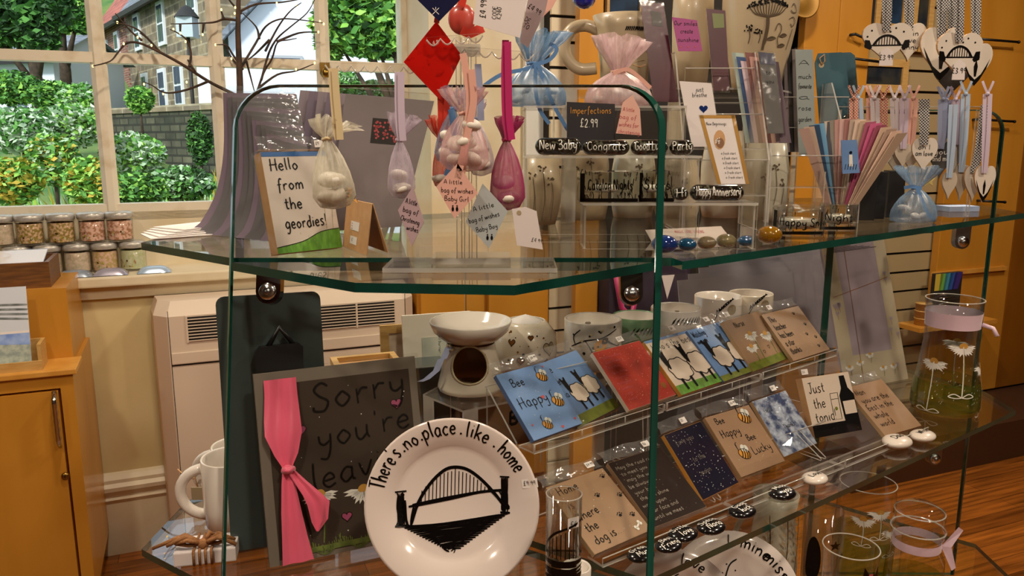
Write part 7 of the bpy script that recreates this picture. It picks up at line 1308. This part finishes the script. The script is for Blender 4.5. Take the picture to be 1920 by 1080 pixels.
def heart(label, x, y, wpx, hpx, Y, m, rib, ytop, bridge=False, words=None, yaw=0, tagtxt=None, blackhalf=False, knot=False, rdx=0):
    c = py(x, y, Y); k = mpp(c); sx, sy = wpx * k / 1.9, hpx * k / 1.75; M = Mx.Translation(c) @ Mx.Rotation(R(yaw), 4, 'Z') @ Mx.Rotation(PI / 2, 4, 'X'); t = thing('hanging_heart', label, 'hanging heart', M)
    hp_ = [(sx * a, sy * (b_ + .12)) for a, b_ in heartpts(0, 0, 1, 44)]; g = MB().prism(hp_[::-1], -.006, 0, m, side='kraft' if m == 'heart_white' else None); f = flat()
    if bridge:
        st = lambda l, w_, mm='paint_black': stroke(g, [(sx * a, sy * b_) for a, b_ in l], w_ * sx, f, mm, .0005)
        st([(-.52, -.12), (-.3, .18), (0, .3), (.3, .18), (.52, -.12)], .09); st([(-.85, -.12), (.85, -.1)], .07)
        for i in range(9): a = -.4 + .1 * i; st([(a, -.1), (a, .27 - 1.3 * a * a)], .04)
        for s_ in (-1, 1): poly(g, [(sx * s_ * a, sy * b_) for a, b_ in ((.66, .1), (.84, .12), (.84, -.2), (.62, -.3), (.55, -.2))], f, 'paint_black', .0006)
        for dx, dy in ((-.6, .5), (-.2, .55), (.3, .6), (.6, .45), (-.75, .25), (.1, .45)): disc(g, sx * dx, sy * dy, sx * .04, f, 'ink', n=6)
    if blackhalf: poly(g, [(sx * a, sy * b_) for a, b_ in ((-.8, .2), (-.35, -.4), (0, -.62), (.35, -.4), (.8, .2), (.62, -.2), (.3, -.62), (0, -.88), (-.3, -.62), (-.62, -.2))], f, 'paint_black'); 
    if blackhalf: poly(g, [(sx * a, sy * b_) for a, b_ in ((-.12, -.1), (0, .2), (.12, -.1), (.06, -.5), (-.06, -.5))], f, 'paint_black')
    if words:
        for i, w_ in enumerate(words): write(g, w_, 0, sy * (.25 - .3 * i), sy * .24, f, 'petal_white' if m == 'heart_dark' else 'ink', sy * .03, align='c', wx=min(1.2, sx * 1.3 / textw(w_, sy * .24)))
    g.build('heart', t); inv = t.matrix_world.inverted(); g = MB(); rw = (13 if rib == 'gingham' else 10) * k
    for i, dx in enumerate((-4, 4)): ribbon(g, crom3([inv @ py(x + dx * .4, y - hpx * .28, Y - .004 - .001 * i), inv @ py(x + dx + rdx * .5, (y + ytop) / 2, Y - .006 - .002 * i), inv @ py(x + dx * 1.2 + rdx, ytop, Y - .004 - .002 * i)]), rw * .8, rib, V((0, 0, 1)))
    if knot:
        kp = inv @ py(x + rdx, ytop, Y - .006); g.ball(kp, rw * .4, rib, seg=8, rings=6); 
        for dx in (-6, 7): ribbon(g, [kp, inv @ py(x + rdx + dx, ytop - 14, Y - .008), inv @ py(x + rdx + dx * 1.6, ytop - 24, Y - .006)], rw * .45, rib, V((0, 0, 1)))
    g.build('ribbon', t)
    if tagtxt: g = MB(); q_ = (0, -sy * .62); g.prism([(q_[0] - sx * .26, q_[1] - sy * .35), (q_[0] + sx * .26, q_[1] - sy * .35), (q_[0] + sx * .24, q_[1] + sy * .25), (q_[0], q_[1] + sy * .42), (q_[0] - sx * .24, q_[1] + sy * .25)], .003, .0045, 'card_white'); write(g, tagtxt, q_[0], q_[1] - sy * .1, sy * .2, flat(0, 0, .0047), 'ink', sy * .025, align='c'); g.build('price_tag', t)
    return t
GB = 'gingham'
heart('white heart with a black bridge and a price tag at upper left of the hearts', 1663, 80, 92, 76, 1.70, 'heart_white', GB, -30, True, tagtxt='$3.99', yaw=-4)
heart('white heart with a black bridge and a price tag nearest the orange panel', 1799, 102, 90, 84, 1.66, 'heart_white', GB, -30, True, tagtxt='$3.99', yaw=4)
heart('white heart covered with black handwriting between the two bridge hearts', 1705, 78, 64, 72, 1.74, 'heart_white', GB, -30, words=('am in', 'love', 'canny'))
heart('large white and black heart half hidden behind the right bridge heart', 1766, 100, 84, 100, 1.73, 'heart_white', GB, -30, blackhalf=True); heart('half black heart edging out right of the right bridge heart', 1830, 120, 60, 80, 1.75, 'heart_white', GB, -30, blackhalf=True); heart('dark heart hanging low behind the right bridge heart', 1786, 142, 74, 78, 1.79, 'heart_dark', GB, -30)
t = thing('hanging_rail', 'clear rail above the row of knotted ribbons', 'rail', py(1572, 203, 1.755)); wl = py(1838, 203, 1.755).x - t.location.x; MB().tube([(0, 0, 0), (wl, 0, 0)], .0035, 'acrylic', 10).tube([(0, -.003, .003), (wl, -.003, .003)], .0009, 'acrylic_edge', 5).build('rod', t)
for x in (.004, wl - .004): MB().box((x - .003, -.003, Z1 + .001 - t.location.z), (x + .003, .003, -.0036), 'acrylic', side='acrylic_edge').build('upright', t)
pm('rib_ice', 'a3b6cc', .4, sheen=.4); pm('rib_white', 'c8bfc2', .4, sheen=.4)
HR = [(1597, 'gingham_red', 0), (1611, 'rib_ice', -6), (1627, 'rib_pink', 2), (1640, 'rib_white', -4), (1652, 'gingham_red', 0), (1676, 'rib_white', -3), (1690, 'rib_lilac', 2), (1704, 'rib_pink', 5)]
for k, (x, rm, dx) in enumerate(HR): heart('small cream heart on a knotted ribbon hanging behind the card fan', x + 4, 292 + 5 * (k % 3), 34, 46, 1.745 + .006 * (k % 3), 'heart_cream', rm, 184, rdx=dx, knot=True); bpy.context.scene.collection.objects[-1]
for o in bpy.data.objects:
    if o.get('label') == 'small cream heart on a knotted ribbon hanging behind the card fan': o['group'] = 'small hearts behind the card fan'
heart('white heart lettered in black above the ice blue bag', 1733, 290, 46, 66, 1.70, 'heart_white', GB, 186, words=('oh I', 'am love'), yaw=-8); heart('dark grey heart with white writing right of the lettered white heart', 1764, 300, 42, 74, 1.72, 'heart_dark', 'rib_grey', 186, words=('you', 'and me'), yaw=-25, rdx=4, knot=True); heart('pale heart edge on, just right of the dark grey heart', 1792, 290, 30, 66, 1.735, 'heart_white', 'rib_lilac', 186, yaw=-40, knot=True); heart('grey speckled heart high behind the dark grey heart', 1775, 272, 26, 44, 1.75, 'heart_cream', 'rib_grey', 188, knot=True)
heart('small pale heart with a blue leaf low beside the ice blue bag', 1780, 348, 28, 52, 1.71, 'heart_cream', 'rib_ice', 196, rdx=8); heart('pale heart hanging low left of the black bridge heart', 1803, 342, 30, 68, 1.725, 'heart_cream', 'rib_ice', 176, rdx=8, knot=True)
heart('white heart with a black pointed arch at the far right', 1846, 344, 40, 70, 1.69, 'heart_white', 'rib_lilac', 176, blackhalf=True, rdx=6, knot=True); heart('white heart half hidden behind the black arch heart', 1826, 344, 38, 70, 1.71, 'heart_white', GB, 196, rdx=24)
cut('star_charm', 'little yellow star charm beside the ice blue bag', 'charm', [(1742 + (13 if k % 2 == 0 else 6) * math.sin(2 * PI * k / 10), 338 - (13 if k % 2 == 0 else 6) * math.cos(2 * PI * k / 10)) for k in range(10)], V((0, 1.66, 1.4)), face(0), .003, auto('c8b46a'))
t = thing('leaflet', 'pale blue leaflet lying on the shelf at the far right', 'leaflet', Mx.Translation((1.03, 1.86, Z1 + .0006)) @ Mx.Rotation(R(10), 4, 'Z')); MB().box((0, 0, 0), (.08, .05, .012), 'pale_blue_card').build('sheets', t)
# ------------------------------------------------------------------ goods on the fitted units behind
def wallframe(label, x0, x1, y0, y1, v, inner, b=.02, name='picture_frame'):
    a = pw(x0, y1, v); c = pw(x1, y0, v); u0, u1 = wu(a), wu(c); t = thing(name, label, 'picture', WM @ Mx.Translation((u0, v, a.z))); w_, h = u1 - u0, c.z - a.z; g = MB()
    g.box((0, 0, 0), (w_, .02, b), 'pine').box((0, 0, h - b), (w_, .02, h), 'pine').box((0, 0, b), (b, .02, h - b), 'pine').box((w_ - b, 0, b), (w_, .02, h - b), 'pine'); g.build('frame', t); MB().box((b, .008, b), (w_ - b, .012, h - b), inner).build('picture', t)
pm('pic_dark', '1c2430', .3, col2='3a3a34', scale=12); pm('pic_blue', '26405e', .3, col2='14202e', scale=9); pm('wood_panel', 'a27a48', .5)
wallframe('pale wooden frame with a dark picture at the top of the slatted board', 1604, 1656, -20, 58, -.28, 'pic_dark', .03); wallframe('wide pale wooden frame with a dark centre above the candle ribbons', 1612, 1706, 112, 172, -.28, 'pic_dark', .035); wallframe('narrow frame with a dark blue picture behind the gingham ribbons', 1662, 1704, -20, 52, -.28, 'pic_blue', .02); wallframe('tall wooden frame with a dark picture behind the right hearts', 1706, 1756, -20, 96, -.28, 'pic_dark', .03); wallframe('dark picture with a blue shape at the top beside the orange post', 1138, 1206, -20, 30, -.13, 'pic_blue', .012)
for k, (x0, y0, x1, y1, lb) in enumerate(((1836, 73, 1910, 79, 'black display hook level with the right bridge heart'), (1838, 224, 1902, 228, 'black display hook beside the glass upright corner'), (1846, 377, 1884, 379, 'short black display hook right of the arch heart'), (1604, 64, 1626, 74, 'black display hook left of the left bridge heart'), (1602, 110, 1650, 116, 'black display hook under the left bridge heart'))):
    a, b_ = pw(x0, y0, -.34), pw(x1, y1, -.34); t = thing('display_hook', lb, 'hook', a); MB().tube([(0, 0, 0), b_ - a], .006, 'black', 8).ball(b_ - a, .008, 'black', seg=10, rings=6).build('prong', t); MB().tube([(0, 0, 0), EY * .08], .006, 'black', 8).build('stem', t)
# small ledge with notebooks
zs = pw(1780, 600, -.36).z; u0, u1 = U(1700, -.36, 600), U(1842, -.36, 600); tag(MB().box((u0, -.44, zs - .02), (u1, -.302, zs), 'maple_light').build('display_shelf', None, WM), 'small wood shelf behind the carafe', 'shelf')
t = thing('notebook', 'spiral notebook with a rainbow top standing behind the carafe', 'notebook', WM @ Mx.Translation((U(1750, -.38, 560), -.38, zs + .0006))); w_ = U(1800, -.38, 560) - U(1750, -.38, 560); h = pw(1770, 513, -.38).z - zs; g = MB().box((0, 0, 0), (w_, .02, h), 'soft_black')
for k, c in enumerate(('c8b040', '6aa84a', '3a8aa8', '2a50a0', '3a2a7a')): g.prism([(k / 5 * w_ * .8, h * .66), ((k + 1) / 5 * w_ * .8 + w_ * .06, h * .66), ((k + 1) / 5 * w_ * .9 + w_ * .1, h), (k / 5 * w_ * .9, h)], .0005, .0012, auto(c), fn=lambda a, b_, e: V((a, -e, b_)))
for k in range(9): g.tube([(w_ * .2, -.002, h * (.05 + .065 * k)), (w_ * .8, -.003, h * (.06 + .065 * k))], .0022, 'chrome', 5)
g.build('cover', t)
for k in range(3): t = thing('round_box', 'round wooden box in the stack left of the notebook', 'box', WM @ Mx.Translation((U(1730, -.38, 590), -.38, zs + .0006 + k * .036)), 'round wooden boxes'); MB().lathe([(0, 0), (.034, 0), (.035, .03), (.037, .03), (.037, .0345), (0, .035)], 'pine', 28).build('box', t)
# dark bay: bag, bowl, shelf goods
pm('bag_plum', '241c2c', .6, col2='31243a', scale=12); a, b_ = pw(1128, 640, -.25), pw(1285, 480, -.25); u0, u1 = wu(a), wu(b_); t = thing('display_shelf', 'dark shelf in the bay behind the mugs', 'shelf', WM @ Mx.Translation((U(1124, -.1), -.36, a.z - .03))); MB().box((0, 0, 0), (U(1478, -.1) - U(1124, -.1), .255, .028), 'maple_dark').build('board', t)
t = thing('shoulder_bag', 'dark plum bag with a pink strap seen behind the grey shelf clip', 'bag', WM @ Mx.Translation((u0, -.3, a.z + .0006))); w_, h = u1 - u0, b_.z - a.z; MB().box((0, 0, 0), (w_, .12, h), 'bag_plum', bev=.02).build('body', t); MB().tube([(.02, -.012, h * .9), (.05, -.02, h * .45), (.10, -.02, h * .35), (.12, -.012, h * .6)], .012, 'rib_magenta', 8).build('strap', t); MB().prism([(w_ * .62, h * .8), (w_ * .78, h * .8), (w_ * .7, h * .5)], .002, .004, 'card_white', fn=lambda a, b_, e: V((a, -e, b_))).build('tag', t)
p = pw(1500, -4, -.36); t = thing('brass_bowl', 'gold coloured round dish at the top edge beside the cream vase', 'dish', WM @ Mx.Translation((wu(p), -.36, p.z))); MB().lathe([(0, -.02), (.05, -.018), (.085, 0), (.09, .012), (.085, .014), (.05, -.008), (0, -.012)], 'gold', 32, M=Mx.Rotation(R(75), 4, 'X')).build('dish', t); MB().tube([(0, .05, .05), (0, .052, .0), (0, .05, -.05)], .004, 'black', 6).build('hanger', t)
for k, (x, m_, hh, lb) in enumerate(((1330, 'cream_ceramic', .16, 'pale pot on the dark shelf behind the mugs'), (1410, 'stoneware', .2, 'brown pot on the dark shelf near the post'))):
    p = pw(x, 500, -.22); t = thing('ceramic_pot', lb, 'pot', WM @ Mx.Translation((wu(p), -.24, a.z + .0006))); MB().lathe([(0, 0), (.05, 0), (.075, hh * .4), (.06, hh * .8), (.05, hh), (.045, hh), (.06, hh * .5), (0, .01)], m_, 32).build('pot', t)
